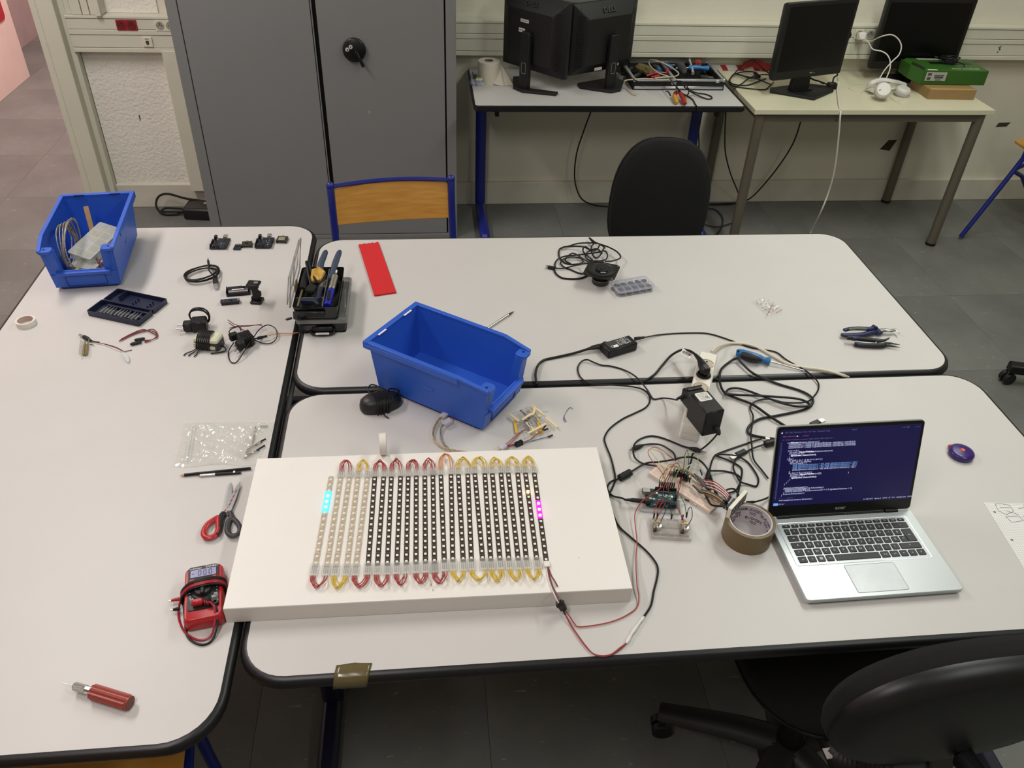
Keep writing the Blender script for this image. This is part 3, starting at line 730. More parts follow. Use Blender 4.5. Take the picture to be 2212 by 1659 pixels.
def tape_ring(name, label, X, R_, r_, h, m, mi, cat='tape roll'):
    t = thingX(name, label, cat, X)
    MB().lathe([(R_, 0), (R_, h), (r_+.0015, h), (r_+.0015, 0), (R_, 0)], 40).build('tape', m, t, bevel=0)
    MB().lathe([(r_+.0016, -.0003), (r_+.0016, h+.0003), (r_, h+.0003), (r_, -.0003), (r_+.0016, -.0003)], 40).build('core', mi, t)
    return t
c = at(58, 701, T)
tape_ring('tape_roll', 'small roll of white tape lying flat on the left table edge', Matrix.Translation(c), .0245, .019, .015, M('white_tape', (222, 216, 208), .6), M('card_core', (196, 172, 160), .8))
# barrel plug with red wires
w1 = thing('plug_lead', 'black barrel plug on a short red and black wire lead', 'cable', at(190, 735, T))
MB().tube(route([(180, 727), (186, 730), (191, 733), (197, 736)], .006), [.0035, .0050, .0055, .0055, .0058, .0055, .005, .0055, .006, .006, .0055, .005, .005, .0045, .004, .0035, .003, .0028, .0026][:19], 10).build('plug_grip', BLK, w1, world=True)
MB().tube([at(180, 727, T+.006), at(172, 723, T+.006)], .0035, 10).build('plug_tip', STEEL, w1, world=True)
MB().tube(route([(197, 736), (206, 738), (215, 739)], .003), .0014, 6).build('black_wire', CABLE, w1, world=True)
w2 = thing('wire_pair', 'thin red and white wire pair with a clear sleeve on the left table', 'wires', at(240, 748, T))
MB().tube(route([(201, 739), (225, 743), (250, 750), (268, 760)], .0025), .0013, 6).build('red_wire', WIRE_DR, w2, world=True)
MB().tube(route([(203, 741), (225, 745), (247, 754), (266, 761)], .0015), .0012, 6).build('white_wire', WIRE_W, w2, world=True)
MB().tube(route([(266, 761), (272, 770), (277, 782)], .005), [.003, .003, .004, .005, .006, .0065, .007, .007, .0065, .006, .005, .004, .002], 8, flat=.5).build('clear_sleeve', CLEARD, w2, world=True)
MB().tube(route([(266, 761), (275, 758), (285, 756)], .002), .0010, 6).build('dark_lead', CABLE, w2, world=True)
w3 = thing('connector_lead', 'looped red wires ending in two black clip connectors', 'wires', at(300, 730, T))
for k, dx in enumerate((0, 2.2, 4.4)):
    MB().tube(route([(257+dx, 737-dx), (285, 723-dx*.6), (310, 716-dx), (330, 711+dx*2), (340, 722+dx), (330, 733), (312, 735+dx)], .004), .0013, 6).build('red_wire', WIRE_DR, w3, world=True)
for (p0, p1) in (((313, 731), (290, 735)), ((306, 738), (281, 744))):
    MB().tube(route([p0, ((p0[0]+p1[0])/2, (p0[1]+p1[1])/2), p1], .005), [.003, .0045, .005, .005, .005, .005, .005, .005, .005, .005, .005, .004, .0025], 8, flat=.7).build('clip', BLKM, w3, world=True)
# bunch of pins
pn = thing('pin_header_bunch', 'bristly bunch of brass header pins on the left table', 'pins', at(184, 760, T))
base = at(184, 772, T); tip = at(187, 744, T); dv = tip-base
ax = dv.normalized(); side = Vector((ax.y, -ax.x, 0))
MB().box((0, 0, .004), (.012, .050, .006), FR(base+dv*.5, side, (0, 0, 1)), b=.002).build('strip', M('pin_strip', (120, 108, 70), .5), pn, world=True)
g = MB()
for i in range(13):
    for s in (-1, 0, 1):
        p0 = base+dv*(i/12.0)+side*(.004*s)+Vector((0, 0, .006)); p1 = p0+side*(.007*s-.001)+Vector((0, 0, .009))+ax*(.002*(i-6)/6)
        g.cyl(p0, p1, .0007, n=4)
g.build('pins', M('pin_metal', (175, 165, 125), .35, metal=.9), pn, world=True)
MB().cyl(tip+side*.004, tip+side*.018-ax*.012+Vector((0, 0, .004)), .0008, n=5).cyl(tip+side*.008, tip+side*.020-ax*.016+Vector((0, 0, .004)), .0008, n=5).build('loose_pins', STEEL, pn, world=True)

# ---- boards
PCBB = M('dark_blue_pcb', (30, 40, 62), .4, col2=(16, 20, 30), vs=120); PCBT = M('teal_pcb', (12, 72, 78), .4, col2=(8, 40, 48), vs=90)
HDR = M('black_header', (16, 16, 17), .5); CHIP = M('black_chip', (20, 20, 22), .35); TIN = M('tin_plating', (185, 182, 170), .35, metal=.8)
SILK = M('white_silkscreen', (205, 210, 210), .6)
def uno(label, X, pcb=PCBB, dip=True, logo=False):
    """controller board: local x along the long side, USB and power jack at -x"""
    t = thingX('controller_board', label, 'circuit board', X)
    MB().prism(rrect(.0686, .0534, .002, 2), .004, .0056).build('circuit_board', pcb, t)
    MB().box((-.0325, .0115, .0112), (.0162, .0122, .0110), b=.0005).build('usb_port', TIN, t)
    MB().box((-.0410, .0115, .0112), (.0008, .009, .008)).build('usb_mouth', HDR, t, smooth=0)
    MB().box((-.0315, -.019, .0110), (.0135, .009, .0108), b=.001).build('power_jack', HDR, t)
    for (x, y, l) in ((.0005, .0242, .0255), (.0245, .0242, .0205), (-.0035, -.0242, .0205), (.0215, -.0242, .0155)):
        h = MB().box((x, y, .0098), (l, .0025, .0085)).build('pin_header', HDR, t, smooth=0)
    if dip:
        MB().box((.010, -.0135, .0078), (.0355, .0075, .004), b=.0006).build('processor_chip', CHIP, t)
        lg = MB()
        for i in range(14):
            for s in (-1, 1): lg.box((-.0065+i*.00254, -.0135+s*.0042, .0066), (.0008, .0012, .0024))
        lg.build('chip_legs', TIN, t, smooth=0)
    else: MB().box((.013, -.008, .0066), (.009, .009, .0018), Matrix.Rotation(0, 4, 'Z'), b=.0004).build('processor_chip', CHIP, t)
    k = MB()
    for i in range(26):
        k.box((random.uniform(-.02, .03), random.uniform(-.008, .020), .0061), (random.choice((.001, .002, .003)), random.choice((.001, .0016)), .001))
    k.build('small_parts', TIN, t, smooth=0)
    MB().cyl((-.017, -.010, .0056), (-.017, -.010, .0115), .0032, n=14).cyl((-.0245, -.009, .0056), (-.0245, -.009, .0115), .0032, n=14).build('capacitors', TIN, t)
    s = MB()
    for i in range(12): s.box((random.uniform(-.015, .03), random.choice((.0205, -.0205, .012, .004)), .00565), (random.uniform(.003, .008), .0009, .0001))
    s.build('print_marks', SILK, t, smooth=0)
    MB().box((.0305, 0, .0105), (.005, .008, .009)).build('programming_header', HDR, t, smooth=0)
    return t
Xu = lambda p, a, h=0: RZ(a, at(p[0], p[1], T+h))
uno('dark blue controller board farthest left in the row on the left table', Xu((476, 529), rad(-92)))
uno('dark blue controller board second from right in the row on the left table', Xu((572, 527), rad(-92)))
def module(label, p, w, d, rz, m, shield=False, chip=True, lift=.004, usb=True):
    t = thingX('small_module', label, 'circuit board', Xu(p, rz))
    MB().prism(rrect(w, d, .001, 2), lift, lift+.0014).build('circuit_board', m, t)
    for s in (-1, 1):
        MB().box((s*(w/2-.0014), 0, lift/2+.0001), (.0024, d*.92, lift)).build('pin_row', HDR, t, smooth=0)
    z = lift+.0014
    if shield: MB().box((0, -d*.08, z+.0013), (w*.62, d*.5, .0026), b=.0004).build('metal_shield', M('shield_tin', (200, 192, 165), .35, metal=.7), t)
    if chip: MB().box((0, d*.05, z+.0008), (w*.34, w*.34, .0016)).build('chip', CHIP, t, smooth=0)
    if usb: MB().box((0, d*.5-.003, z+.0016), (.0075, .006, .003), b=.0006).build('usb_port', TIN, t)
    k = MB()
    for i in range(14): k.box((random.uniform(-.36, .36)*w, random.uniform(-.4, .4)*d, z+.0005), (.0016, .001, .001))
    k.build('small_parts', TIN, t, smooth=0)
    return t
PCBK = M('black_pcb', (28, 27, 24), .4, col2=(60, 55, 40), vs=140)
module('tiny dark blue module between the two larger boards', (514, 536), .022, .031, rad(-4), PCBB)
module('small square black module right of the tiny blue one', (534, 531), .031, .032, rad(4), PCBK, shield=False, lift=.007)
module('small wireless module with a metal shield at the right end of the row', (610, 521), .033, .036, rad(-6), PCBK, shield=True, chip=False, lift=.008)
nb = module('thin blue stick board with pin rows near the battery holder', (498, 655), .019, .053, rad(-82), PCBB, lift=.008)
# battery holder
bh = thingX('battery_holder', 'black holder with one loaded silver battery', 'battery holder', Xu((516, 633), rad(8))@Matrix.Scale(1.12, 4))
MB().prism(rrect(.060, .031, .002, 2), 0, .003).box((-.0290, 0, .008), (.002, .031, .013)).box((.0290, 0, .008), (.002, .031, .013)).box((0, .0148, .006), (.06, .0014, .010)).box((0, -.0148, .005), (.06, .0014, .008)).box((0, .001, .005), (.058, .0012, .008)).build('tray', BLK, bh, smooth=0, bevel=.0005)
MB().box((-.008, .008, .0095), (.042, .013, .010), b=.003).box((.022, .008, .007), (.012, .012, .008)).build('dark_cell', BLKM, bh)
MB().cyl((-.024, -.007, .0085), (.025, -.007, .0085), .0068, n=16).build('battery', M('grey_battery', (110, 112, 115), .3, metal=.6), bh)
MB().box((.0, -.007, .0157), (.03, .004, .0006)).build('battery_stripe', WHITEP, bh, smooth=0)
# black clamp bracket standing upright
br = thingX('phone_clamp', 'black notched clamp bracket standing beside the battery holder', 'clamp', Xu((556, 652), rad(-8))@Matrix.Diagonal((1.35, 1.2, 1, 1)))
MB().box((0, .0, .004), (.024, .028, .008), b=.002).build('base_foot', BLK, br)
MB().prism([(-.010, 0), (.011, 0), (.012, .014), (.006, .016), (.006, .020), (.011, .021), (.011, .034), (.007, .036), (.004, .044), (.008, .047), (.008, .058), (-.008, .060), (-.010, .052), (-.013, .050), (-.013, .043), (-.007, .041), (-.007, .020), (-.011, .017)], -.004, .004, Matrix.Rotation(PI/2, 4, 'X')).build('spine', BLK, br, smooth=0, bevel=.001)
MB().box((0, -.004, .063), (.027, .026, .007), b=.002).build('top_plate', BLK, br)
MB().cyl((.006, -.006, .0665), (.006, -.006, .0695), .0048, n=14).build('screw', CHROME, br)
# USB cable coil
uc = thing('usb_cable', 'black USB cable coiled on the left table', 'cable', at(436, 600, T))
cc = at(438, 598, T); pts = []
for i in range(58):
    a = i*2*PI/14.0; R_ = .040+.006*math.sin(i*.9)+.0016*(i/58)*4
    pts.append(cc+Vector((R_*1.0*math.cos(a)-.004*math.sin(i*.37), R_*.98*math.sin(a)+.002*math.cos(i*.3), .003+.016*(i/57)+.003*math.sin(a*.5))))
pts = [at(470, 612, T+.010)]+pts+[at(466, 596, T+.022), at(452, 585, T+.03), at(451, 574, T+.025)]
MB().tube(catmull(pts, 4), .0022, 7).build('cord', CABLE, uc, world=True)
MB().tube([at(451.5, 576, T+.025), at(449.5, 563, T+.024)], .0036, 10).build('micro_plug_grip', BLK, uc, world=True)
MB().tube([at(449.5, 563, T+.024), at(449, 558, T+.024)], .0022, 8).build('micro_plug', STEEL, uc, world=True)
q0, q1, q2 = at(464, 599, T+.014), at(466, 614, T+.010), at(466, 622, T+.008)
MB().box((0, 0, 0), (.014, .008, (q1-q0).length), FR((q0+q1)/2, (1, 0, 0), q1-q0), b=.002).build('usb_plug_grip', BLK, uc, world=True)
MB().box((0, 0, 0), (.0115, .0048, (q2-q1).length+.002), FR((q1+q2)/2, (1, 0, 0), q2-q1), b=.0004).build('usb_plug', STEEL, uc, world=True)

# ---- wall chargers
def plug_pins(t, base, d, side, name='plug_pin', l=.018):
    """two round EU pins from base along d, spread along side"""
    for s in (-1, 1):
        c_ = Vector(base)+Vector(side)*(.0095*s)
        pn_ = MB().cyl(c_, c_+Vector(d)*l*.5, .0021, n=10).cyl(c_+Vector(d)*l*.5, c_+Vector(d)*l, .0023, n=10)
        pn_.build(name, STEEL, t)
c1 = thingX('wall_charger', 'black wall charger with its cord coiled behind, prongs to the left', 'charger', Xu((424, 713), rad(6)))
MB().box((.012, 0, .018), (.040, .036, .034), b=.004).build('body', BLK, c1)
MB().box((-.018, -.001, .016), (.024, .026, .024), b=.003).build('plug_block', BLK, c1)
plug_pins(c1, (-.030, -.001, .016), (-1, -.05, 0), (0, 1, 0))
k = MB(); pts = []
for i in range(46):
    a = i*2*PI/15; pts.append(Vector((.012+.026*math.cos(a)+.001*math.sin(i), .020+.007*math.sin(i*.35), .030+.024*math.sin(a))))
k.tube(catmull(pts, 3), .0021, 6); k.build('cord', CABLE, c1)
c2 = thingX('wall_charger', 'black and cream wall charger wrapped in its own cord', 'charger', Xu((454, 748), rad(-14)))
GREYP = M('dark_grey_plastic', (52, 52, 54), .5); CREAM = M('cream_charger_plastic', (205, 205, 180), .5)
MB().layers([(rrect(.066, .040, .006, 3), 0), (rrect(.068, .042, .006, 3), .004), (rrect(.068, .042, .006, 3), .026)]).build('lower_shell', GREYP, c2, smooth=30)
MB().layers([(rrect(.068, .043, .006, 3), .026), (rrect(.066, .040, .006, 3), .033), (rrect(.056, .030, .005, 3), .037)]).build('upper_shell', CREAM, c2, smooth=30)
MB().box((-.012, -.0205, .013), (.045, .004, .018), b=.002).box((.018, -.0205, .010), (.016, .005, .012), b=.002).build('front_panel', CREAM, c2)
MB().box((.0, .0, .0375), (.020, .03, .0012)).build('top_panel', GREYP, c2, smooth=0)
k = MB()
for i in range(7):
    x = -.024+.0055*i
    k.tube(catmull([(x, -.024, .006), (x+.002, -.026, .020), (x+.003, -.012, .041), (x+.001, .012, .041), (x-.002, .025, .024), (x, .023, .004), (x+.003, 0, .0026)], 4, True), .0022, 6, closed=True)
k.build('cord', CABLE, c2)
k = MB()
for dx, q in ((0, -.010), (.007, -.004), (.014, .004)):
    k.tube(catmull([(-.022+dx, -.026, .010), (-.030+dx, -.036, .006), (-.034+dx+q, -.046, .003), (-.036+dx+q, -.056, .003)], 5), .0016, 6)
k.build('loose_ends', CABLE, c2)
MB().tube(catmull([(.034, -.004, .010), (.046, -.008, .008), (.050, -.018, .004), (.036, -.028, .004), (.018, -.034, .003)], 5), .0019, 6).build('lead_out', CABLE, c2)
c3 = thingX('wall_charger', 'small black wall charger tied up with a thin looping cord', 'charger', Xu((524, 748), rad(32)))
MB().box((.010, 0, .017), (.040, .036, .034), b=.005).build('body', BLK, c3)
MB().box((-.010, -.020, .020), (.024, .022, .026), b=.004).box((-.012, .022, .024), (.022, .016, .022), b=.003).build('plug_block', BLK, c3)
plug_pins(c3, (-.014, -.030, .016), (-.75, -.66, 0), (.66, -.75, 0), l=.016)
k = MB()
for i in range(5):
    k.tube(catmull([(-.006+.006*i, -.020, .004), (-.004+.006*i, -.019, .030), (.001+.006*i, .0, .0365), (.002+.006*i, .020, .030), (0+.006*i, .021, .004)], 4), .0017, 6)
k.build('cord', CABLE, c3)
MB().tube(route([(506, 725, .03), (498, 722, .035), (495, 716, .035), (503, 709, .03), (517, 706, .03), (521, 715, .02)], .01), .0015, 6).build('upper_loop', CABLE, c3, world=True)
MB().tube(route([(547, 730, .02), (560, 712, .02), (578, 702, .02), (595, 710, .015), (598, 728, .008), (588, 740, .004), (570, 742, .004), (548, 734, .008)], .01), .0015, 6).build('side_loop', CABLE, c3, world=True)
MB().tube(route([(540, 738, .02), (522, 768, .01), (510, 783, .003), (499, 782, .003), (494, 772, .003), (494, 758, .005), (505, 740, .015)], .01), .0015, 6).build('lower_loop', CABLE, c3, world=True)
# red wires beside it, black plug with orange wire
w4 = thing('wire_pair', 'loose dark red wires lying across the small black charger', 'wires', at(520, 705, T))
for k, pp in enumerate(([(492, 691), (508, 701), (530, 705), (555, 702), (572, 705)], [(493, 697), (510, 706), (535, 704), (560, 701), (566, 700)], [(495, 709), (515, 704), (540, 703), (556, 702)], [(516, 708), (526, 713), (534, 718)])):
    MB().tube(route(pp, .012+.004*k), .0011, 5).build('red_wire', WIRE_DR, w4, world=True)
w5 = thing('orange_lead', 'thin orange wire with a black connector running under the toolbox', 'wires', at(590, 722, T))
MB().tube(route([(578, 726, .012), (592, 722, .008), (610, 720, .006), (632, 720, .005), (656, 716, .006)], .006), .0013, 6).build('orange_wire', WIRE_O, w5, world=True)
MB().tube([at(556, 731, T+.012), at(566, 728.5, T+.012), at(567, 728, T+.012), at(577, 726, T+.012)], [.0048, .0048, .0038, .0036], 6).build('connector', BLK, w5, world=True)
MB().tube([at(540, 733, T+.010), at(556, 731, T+.012)], .0022, 6).build('tail', CABLE, w5, world=True)

# ---- zip bag with jumper wires, pencil, pen
BAGM = M('clear_bag_film', (240, 240, 232), .10, alpha=.34, spec=1.0, coat=.6)
zb = thing('zip_bag', 'clear crinkled zip bag holding jumper wires on the left table', 'plastic bag', at(480, 965, T))
A, B_, C_, D_ = at(374, 1008, T), at(556, 1004, T), at(594, 911, T), at(398, 912, T)
def film(N, K, z0, amp, seed):
    rnd = random.Random(seed); vs = []; fs = []; ph = [(rnd.uniform(20, 90), rnd.uniform(20, 90), rnd.uniform(0, 6)) for _ in range(9)]
    for i in range(N+1):
        for j in range(K+1):
            u, v = i/N, j/K; p_ = (A*(1-u)+B_*u)*(1-v)+(D_*(1-u)+C_*u)*v
            e = min(1, 6*min(u, 1-u), 6*min(v, 1-v)); z = 0
            for (fx, fy, f0) in ph: z += math.sin(fx*(p_.x*1.6)+fy*p_.y*1.6+f0)
            z = abs(z)/4*amp+rnd.uniform(0, amp*.35)
            vs.append((p_.x+rnd.uniform(-.0006, .0006), p_.y+rnd.uniform(-.0006, .0006)-(.004*math.sin(u*9) if j == 0 else 0), T+z0*(.25+.75*e)+z*e+.0006))
    for i in range(N):
        for j in range(K): a_ = i*(K+1)+j; fs.append((a_, a_+K+1, a_+K+2, a_+1))
    return vs, fs
vs, fs = film(64, 38, .005, .0085, 3); fb_ = MB(); fb_.add(vs, fs); fb_.build('film_top', BAGM, zb, world=True, smooth=25)
vs, fs = film(8, 6, .0004, .0002, 5); fb_ = MB(); fb_.add(vs, fs); fb_.build('film_bottom', M('bag_film_lower', (235, 235, 228), .3, alpha=.15), zb, world=True)
z1 = at(402, 995, T+.006); z2 = at(416, 915, T+.006)
MB().tube([z1, z2], .0016, 6).tube([z1+Vector((.006, 0, 0)), z2+Vector((.006, 0, 0))], .0012, 6).build('zip_seal', CLEARD, zb, world=True)
jw = 0
for (x0, y0, x1, y1, kk) in ((533, 972, 560, 958, 'k'), (531, 978, 566, 955, 'r'), (535, 985, 572, 962, 'k'), (528, 990, 560, 972, 'k'), (540, 966, 574, 948, 'k'), (532, 982, 552, 975, 'r'), (548, 950, 552, 922, 'k'), (546, 958, 549, 940, 'k'), (566, 921, 574, 921, 'k'), (545, 980, 562, 968, 'k')):
    o = thing('jumper_wire', 'short jumper wire inside the crinkled zip bag', 'wires', at(x0, y0, T), group='jumper wires in the zip bag')
    MB().tube([at(x0, y0, T+.004), at((x0+x1)/2, (y0+y1)/2-1, T+.006), at(x1, y1, T+.004)], .0011, 5).build('wire', WIRE_R if kk == 'r' else CABLE, o, world=True)
    for e, f in (((x0, y0), (x1, y1)), ((x1, y1), (x0, y0))):
        p0 = at(e[0], e[1], T+.004); p1 = at(f[0], f[1], T+.004); dd = (p1-p0).normalized()
        MB().box((0, 0, 0), (.0028, .0028, .013), FR(p0+dd*.0065, (0, 0, 1), dd)).build('end_housing', BLK, o, world=True, smooth=0)
o = thing('jumper_wire', 'pale yellow wire curving inside the zip bag', 'wires', at(540, 950, T))
MB().tube(route([(530, 962), (538, 945), (550, 930), (558, 924)], .007), .0011, 5).build('wire', M('pale_yellow_wire', (190, 180, 110), .5), o, world=True)
pc = thing('pencil', 'black hexagonal pencil below the zip bag', 'pencil', at(460, 1018, T))
p0, p1 = at(388, 1027, T+.0038), at(540, 1012, T+.0038); dd = (p1-p0).normalized()
MB().cyl(p0+dd*.010, p1, .0036, n=6).build('barrel', M('black_pencil_lacquer', (18, 18, 20), .3), pc, world=True, smooth=20)
MB().cyl(p0+dd*.001, p0+dd*.010, .0007, .0036, n=12).build('sharpened_cone', M('pencil_wood', (205, 165, 120), .7), pc, world=True)
MB().cyl(p0, p0+dd*.0015, .0003, .0008, n=8).build('lead', BLK, pc, world=True)
MB().cyl(p1, p1+dd*.002, .0034, .003, n=10).build('end', GREYP, pc, world=True)
pe = thing('marker_pen', 'slim black pen with a silver band beside the pencil', 'pen', at(470, 1024, T))
q0, q1, q2 = at(432, 1027.5, T+.0036), at(465, 1024.5, T+.0036), at(520, 1020.5, T+.0036)
MB().cyl(q0, q1, .0032, n=12).build('silver_band', M('silver_pen', (205, 205, 205), .25, metal=.8), pe, world=True)
MB().cyl(q1, q2, .0036, n=12).build('barrel', BLK, pe, world=True)
MB().cyl(q0-(q1-q0)*.04, q0, .002, .0032, n=12).build('tip', BLK, pe, world=True)
lp = MB(); lp.box((0, 0, .0036), (.004, .006, .0004), FR(q2-(q2-q1)*.25, q2-q1, (0, 0, 1))); lp.build('print_band', WHITEP, pe, world=True)

# ---- scissors
sc_ = thing('scissors', 'open scissors with one red and one black handle by the white board', 'scissors', at(495, 1100, T))
def flat(b, pts, h, th, m=None):
    """flat outline given as pixels, at height h above the table with thickness th"""
    P_ = [at(q[0], q[1], T+h) for q in pts]
    ar = sum(P_[i].x*P_[(i+1) % len(P_)].y-P_[(i+1) % len(P_)].x*P_[i].y for i in range(len(P_)))
    if ar < 0: P_ = P_[::-1]
    b.prism([(q.x, q.y) for q in P_], T+h, T+h+th); return b
BLADE = M('scissor_steel', (150, 155, 155), .32, metal=.75)
flat(MB(), [(498, 1042), (500.5, 1045), (501, 1070), (497, 1092), (492, 1112), (484, 1106), (490, 1075), (495, 1052)], .004, .0018).build('blade', BLADE, sc_, world=True, smooth=0)
flat(MB(), [(519.5, 1041.5), (518, 1052), (511, 1075), (500, 1102), (492, 1114), (481, 1110), (487, 1096), (498, 1074), (512, 1050)], .0062, .0018).build('blade', BLADE, sc_, world=True, smooth=0)
rm = MB()
for (x, y) in ((509.5, 1061), (504.5, 1071), (500, 1080), (496.5, 1088), (486, 1103), (490, 1106)): flat(rm, [(x-3, y+3), (x+1.5, y-3.5), (x+3, y-3), (x, y+3.5)], .0081, .0002)
rm.build('red_print', M('red_print', (150, 40, 45), .5), sc_, world=True, smooth=0)
cv = at(492, 1094, T+.008); MB().cyl(cv, cv+Vector((0, 0, .0018)), .0032, n=14).build('rivet', CHROME, sc_, world=True)
def loop(path, r, m, name, h=.008, fl=1.0):
    MB().tube(catmull([at(q[0], q[1], T+h) for q in path], 6, True), r, 10, closed=True, flat=fl).build(name, m, sc_, world=True)
REDH = M('red_handle_plastic', (178, 30, 38), .35)
loop([(471, 1118), (461, 1123), (450, 1131), (442, 1143), (440, 1155), (447, 1161), (458, 1160), (468, 1153), (472, 1140), (471, 1128)], .0058, REDH, 'red_grip', fl=.8)
MB().tube(route([(484, 1108), (478, 1118), (475, 1132), (471, 1148), (467, 1157)], .008), [.006, .0065, .007, .007, .0068, .0066, .0064, .006, .0058]+[.0055]*16, 10, flat=.8).build('black_shank', BLKM, sc_, world=True)
loop([(497, 1122), (505, 1122), (513, 1130), (518, 1140), (517, 1150), (509, 1156), (498, 1156), (491, 1149), (491, 1137), (493, 1128)], .0052, GREYP, 'grey_grip', fl=.8)
MB().tube(route([(496, 1106), (499, 1113), (501, 1122)], .008), [.005, .0055, .006]+[.006]*10, 10, flat=.8).build('grey_shank', GREYP, sc_, world=True)

# ---- multimeter: local x right, y up the face
ma, mb_ = at(408, 1368, T), at(482, 1352, T); dv = mb_-ma; ang = math.atan2(dv.y, dv.x)-.02
mm = thing('multimeter', 'red and black digital multimeter with test leads wound round it', 'multimeter', (ma+mb_)/2, ang)
MW, ML, MH = .070, .129, .030
REDM = M('red_multimeter_shell', (172, 28, 36), .35); FACE = M('multimeter_face', (28, 28, 30), .45)
def mo(k): return rrect(MW*k if k <= 1 else MW, ML-(1-k)*MW, (.012, .012, .010, .010), 5, 0, ML/2)
MB().layers([(mo(.93), 0), (mo(1), .005), (mo(1), .022), (mo(.95), .028), (mo(.90), .030)]).build('shell', REDM, mm, smooth=40)
MB().layers([(rrect(MW*.80, ML*.80, .006, 4, 0, ML*.575), .0295), (rrect(MW*.78, ML*.79, .006, 4, 0, ML*.575), .0318)]).build('face_plate', FACE, mm)
lc = MB().prism(rrect(.050, .021, .001, 2, 0, ML*.835), .0315, .0323).build('display_bezel', BLK, mm)
MB().prism(rrect(.046, .0175, .001, 2, 0, ML*.835), .0322, .0326).build('display', M('lcd_lavender', (150, 152, 190), .2), lc)
def seven(b, d, x, y, w, h, t, z):
    """seven-segment digit strokes"""
    seg_ = {'0': 'abcdef', '-': 'g', '8': 'abcdefg'}[d]
    R_ = {'a': (0, h/2, w, t), 'd': (0, -h/2, w, t), 'g': (0, 0, w, t), 'b': (w/2, h/4, t, h/2), 'c': (w/2, -h/4, t, h/2), 'f': (-w/2, h/4, t, h/2), 'e': (-w/2, -h/4, t, h/2)}
    for q in seg_:
        cx, cy, ww, hh = R_[q]; b.box((x+cx, y+cy, z), (ww*.86 if ww > t else t, hh*.86 if hh > t else t, .0003))
dg = MB()
for ch, x in (('-', -.0185), ('0', -.0065), ('0', .003), ('0', .0125)): seven(dg, ch, x, ML*.835, .0045, .011, .0013, .0327)
dg.build('display_digits', M('lcd_dark', (24, 24, 40), .4), lc, smooth=0)
LET = M('white_print', (215, 215, 215), .6)
text('velleman', .0062, LET, mm, Matrix.Translation((-.014, ML*.935, .0319)), 'brand_lettering')
text('DVM841', .0060, LET, mm, Matrix.Translation((.015, ML*.935, .0319)), 'model_lettering', bold=.0001)
for s, y in ((-1, .71), (1, .725)): MB().box((s*.020, ML*y, .0325), (.0085, .0060, .003), b=.001).build('push_button', REDM, mm)
dl = MB().lathe([(0, .0335), (.0215, .0335), (.0225, .0318)], 32, Matrix.Translation((0, ML*.51, 0))).build('dial_ring', M('dial_black', (16, 16, 18), .5), mm)
MB().lathe([(0, .0395), (.0145, .0395), (.017, .0335)], 28, Matrix.Translation((0, ML*.51, 0))).box((0, ML*.51, .041), (.007, .030, .005), Matrix.Identity(4), b=.0015).build('dial_knob', M('dial_black', (16, 16, 18), .5), dl)
tk = MB()
for i in range(20):
    a = i*2*PI/20+.1; tk.box((0, 0, 0), (.0009, .0022, .0003), Matrix.Translation((.0245*math.cos(a), ML*.51+.0245*math.sin(a), .0319))@Matrix.Rotation(a-PI/2, 4, 'Z'))
tk.build('dial_marks', LET, mm, smooth=0)
for s_, x, y in (('V=', -.023, .645), ('V~', .008, .715), ('A=', .023, .665), ('200', -.015, .685), ('600', -.006, .705), ('2000', .016, .69), ('2k', -.023, .40), ('20k', -.020, .37), ('\u03a9', -.020, .335), ('200', -.009, .335), ('200m', .0, .32), ('10A', .0235, .29), ('CE', .022, .41), ('CAT II', .020, .375), ('600V', .020, .355)):
    text(s_, .0042 if s_ not in ('CE', 'V=', 'A=') else .0055, LET, mm, Matrix.Translation((x, ML*y, .0319)), 'dial_lettering')
jk = MB().lathe([(.0055, .0322), (.0055, .035), (.003, .035), (.002, .0322)], 20, Matrix.Translation((.0215, ML*.245, 0))).build('probe_jack', M('jack_black', (12, 12, 13), .4), mm)
RL = M('red_test_lead', (160, 28, 42), .4)
pr = MB().box((-.008, ML*.265, .0385), (.022, .013, .013), Matrix.Identity(4), b=.004); pr.build('red_probe_plug', REDM, mm)
for k in range(3): MB().cyl((.004+.003*k, ML*.245-.002*k, .0385), (.0055+.003*k, ML*.243-.002*k, .0385), .0052-.0006*k, n=12).build('plug_rib', REDM, mm)
MB().box((.008, ML*.275, .0375), (.014, .014, .012), b=.004).build('black_probe_plug', BLKM, mm)
MB().tube(catmull([(.012, ML*.235, .0385), (.020, ML*.15, .036), (.020, ML*.02, .024), (.010, -.020, .006), (-.012, -.022, .003), (-.035, .0, .003), (-.046, .028, .003), (-.048, .048, .005), (-.042, .064, .018), (-.030, .075, .036), (0, .079, .0445), (.030, .078, .036)], 6), .0021, 7).build('red_lead', RL, mm)
MB().tube(catmull([(.014, ML*.25, .0375), (.023, ML*.14, .034), (.024, ML*.0, .020), (.012, -.028, .004), (-.008, -.033, .003), (-.030, -.012, .003), (-.036, .02, .003), (-.038, .055, .010), (-.036, .066, .026), (0, .072, .0435), (.034, .072, .034)], 6), .0021, 7).build('black_lead', CABLE, mm)
for k, (y, m, z) in enumerate(((.066, CABLE, .044), (.0685, RL, .0465), (.073, RL, .0455), (.081, CABLE, .045), (.076, CABLE, .0475), (.084, RL, .0415))):
    MB().tube(catmull([(-.0375, y-.009, .004), (-.040, y-.006, .024), (-.024, y-.001, z-.005), (0, y, z), (.024, y+.002, z-.004), (.0375, y+.003, .028), (.0375, y+.002, .004)], 5), .0021, 7).build('wound_lead', m, mm)
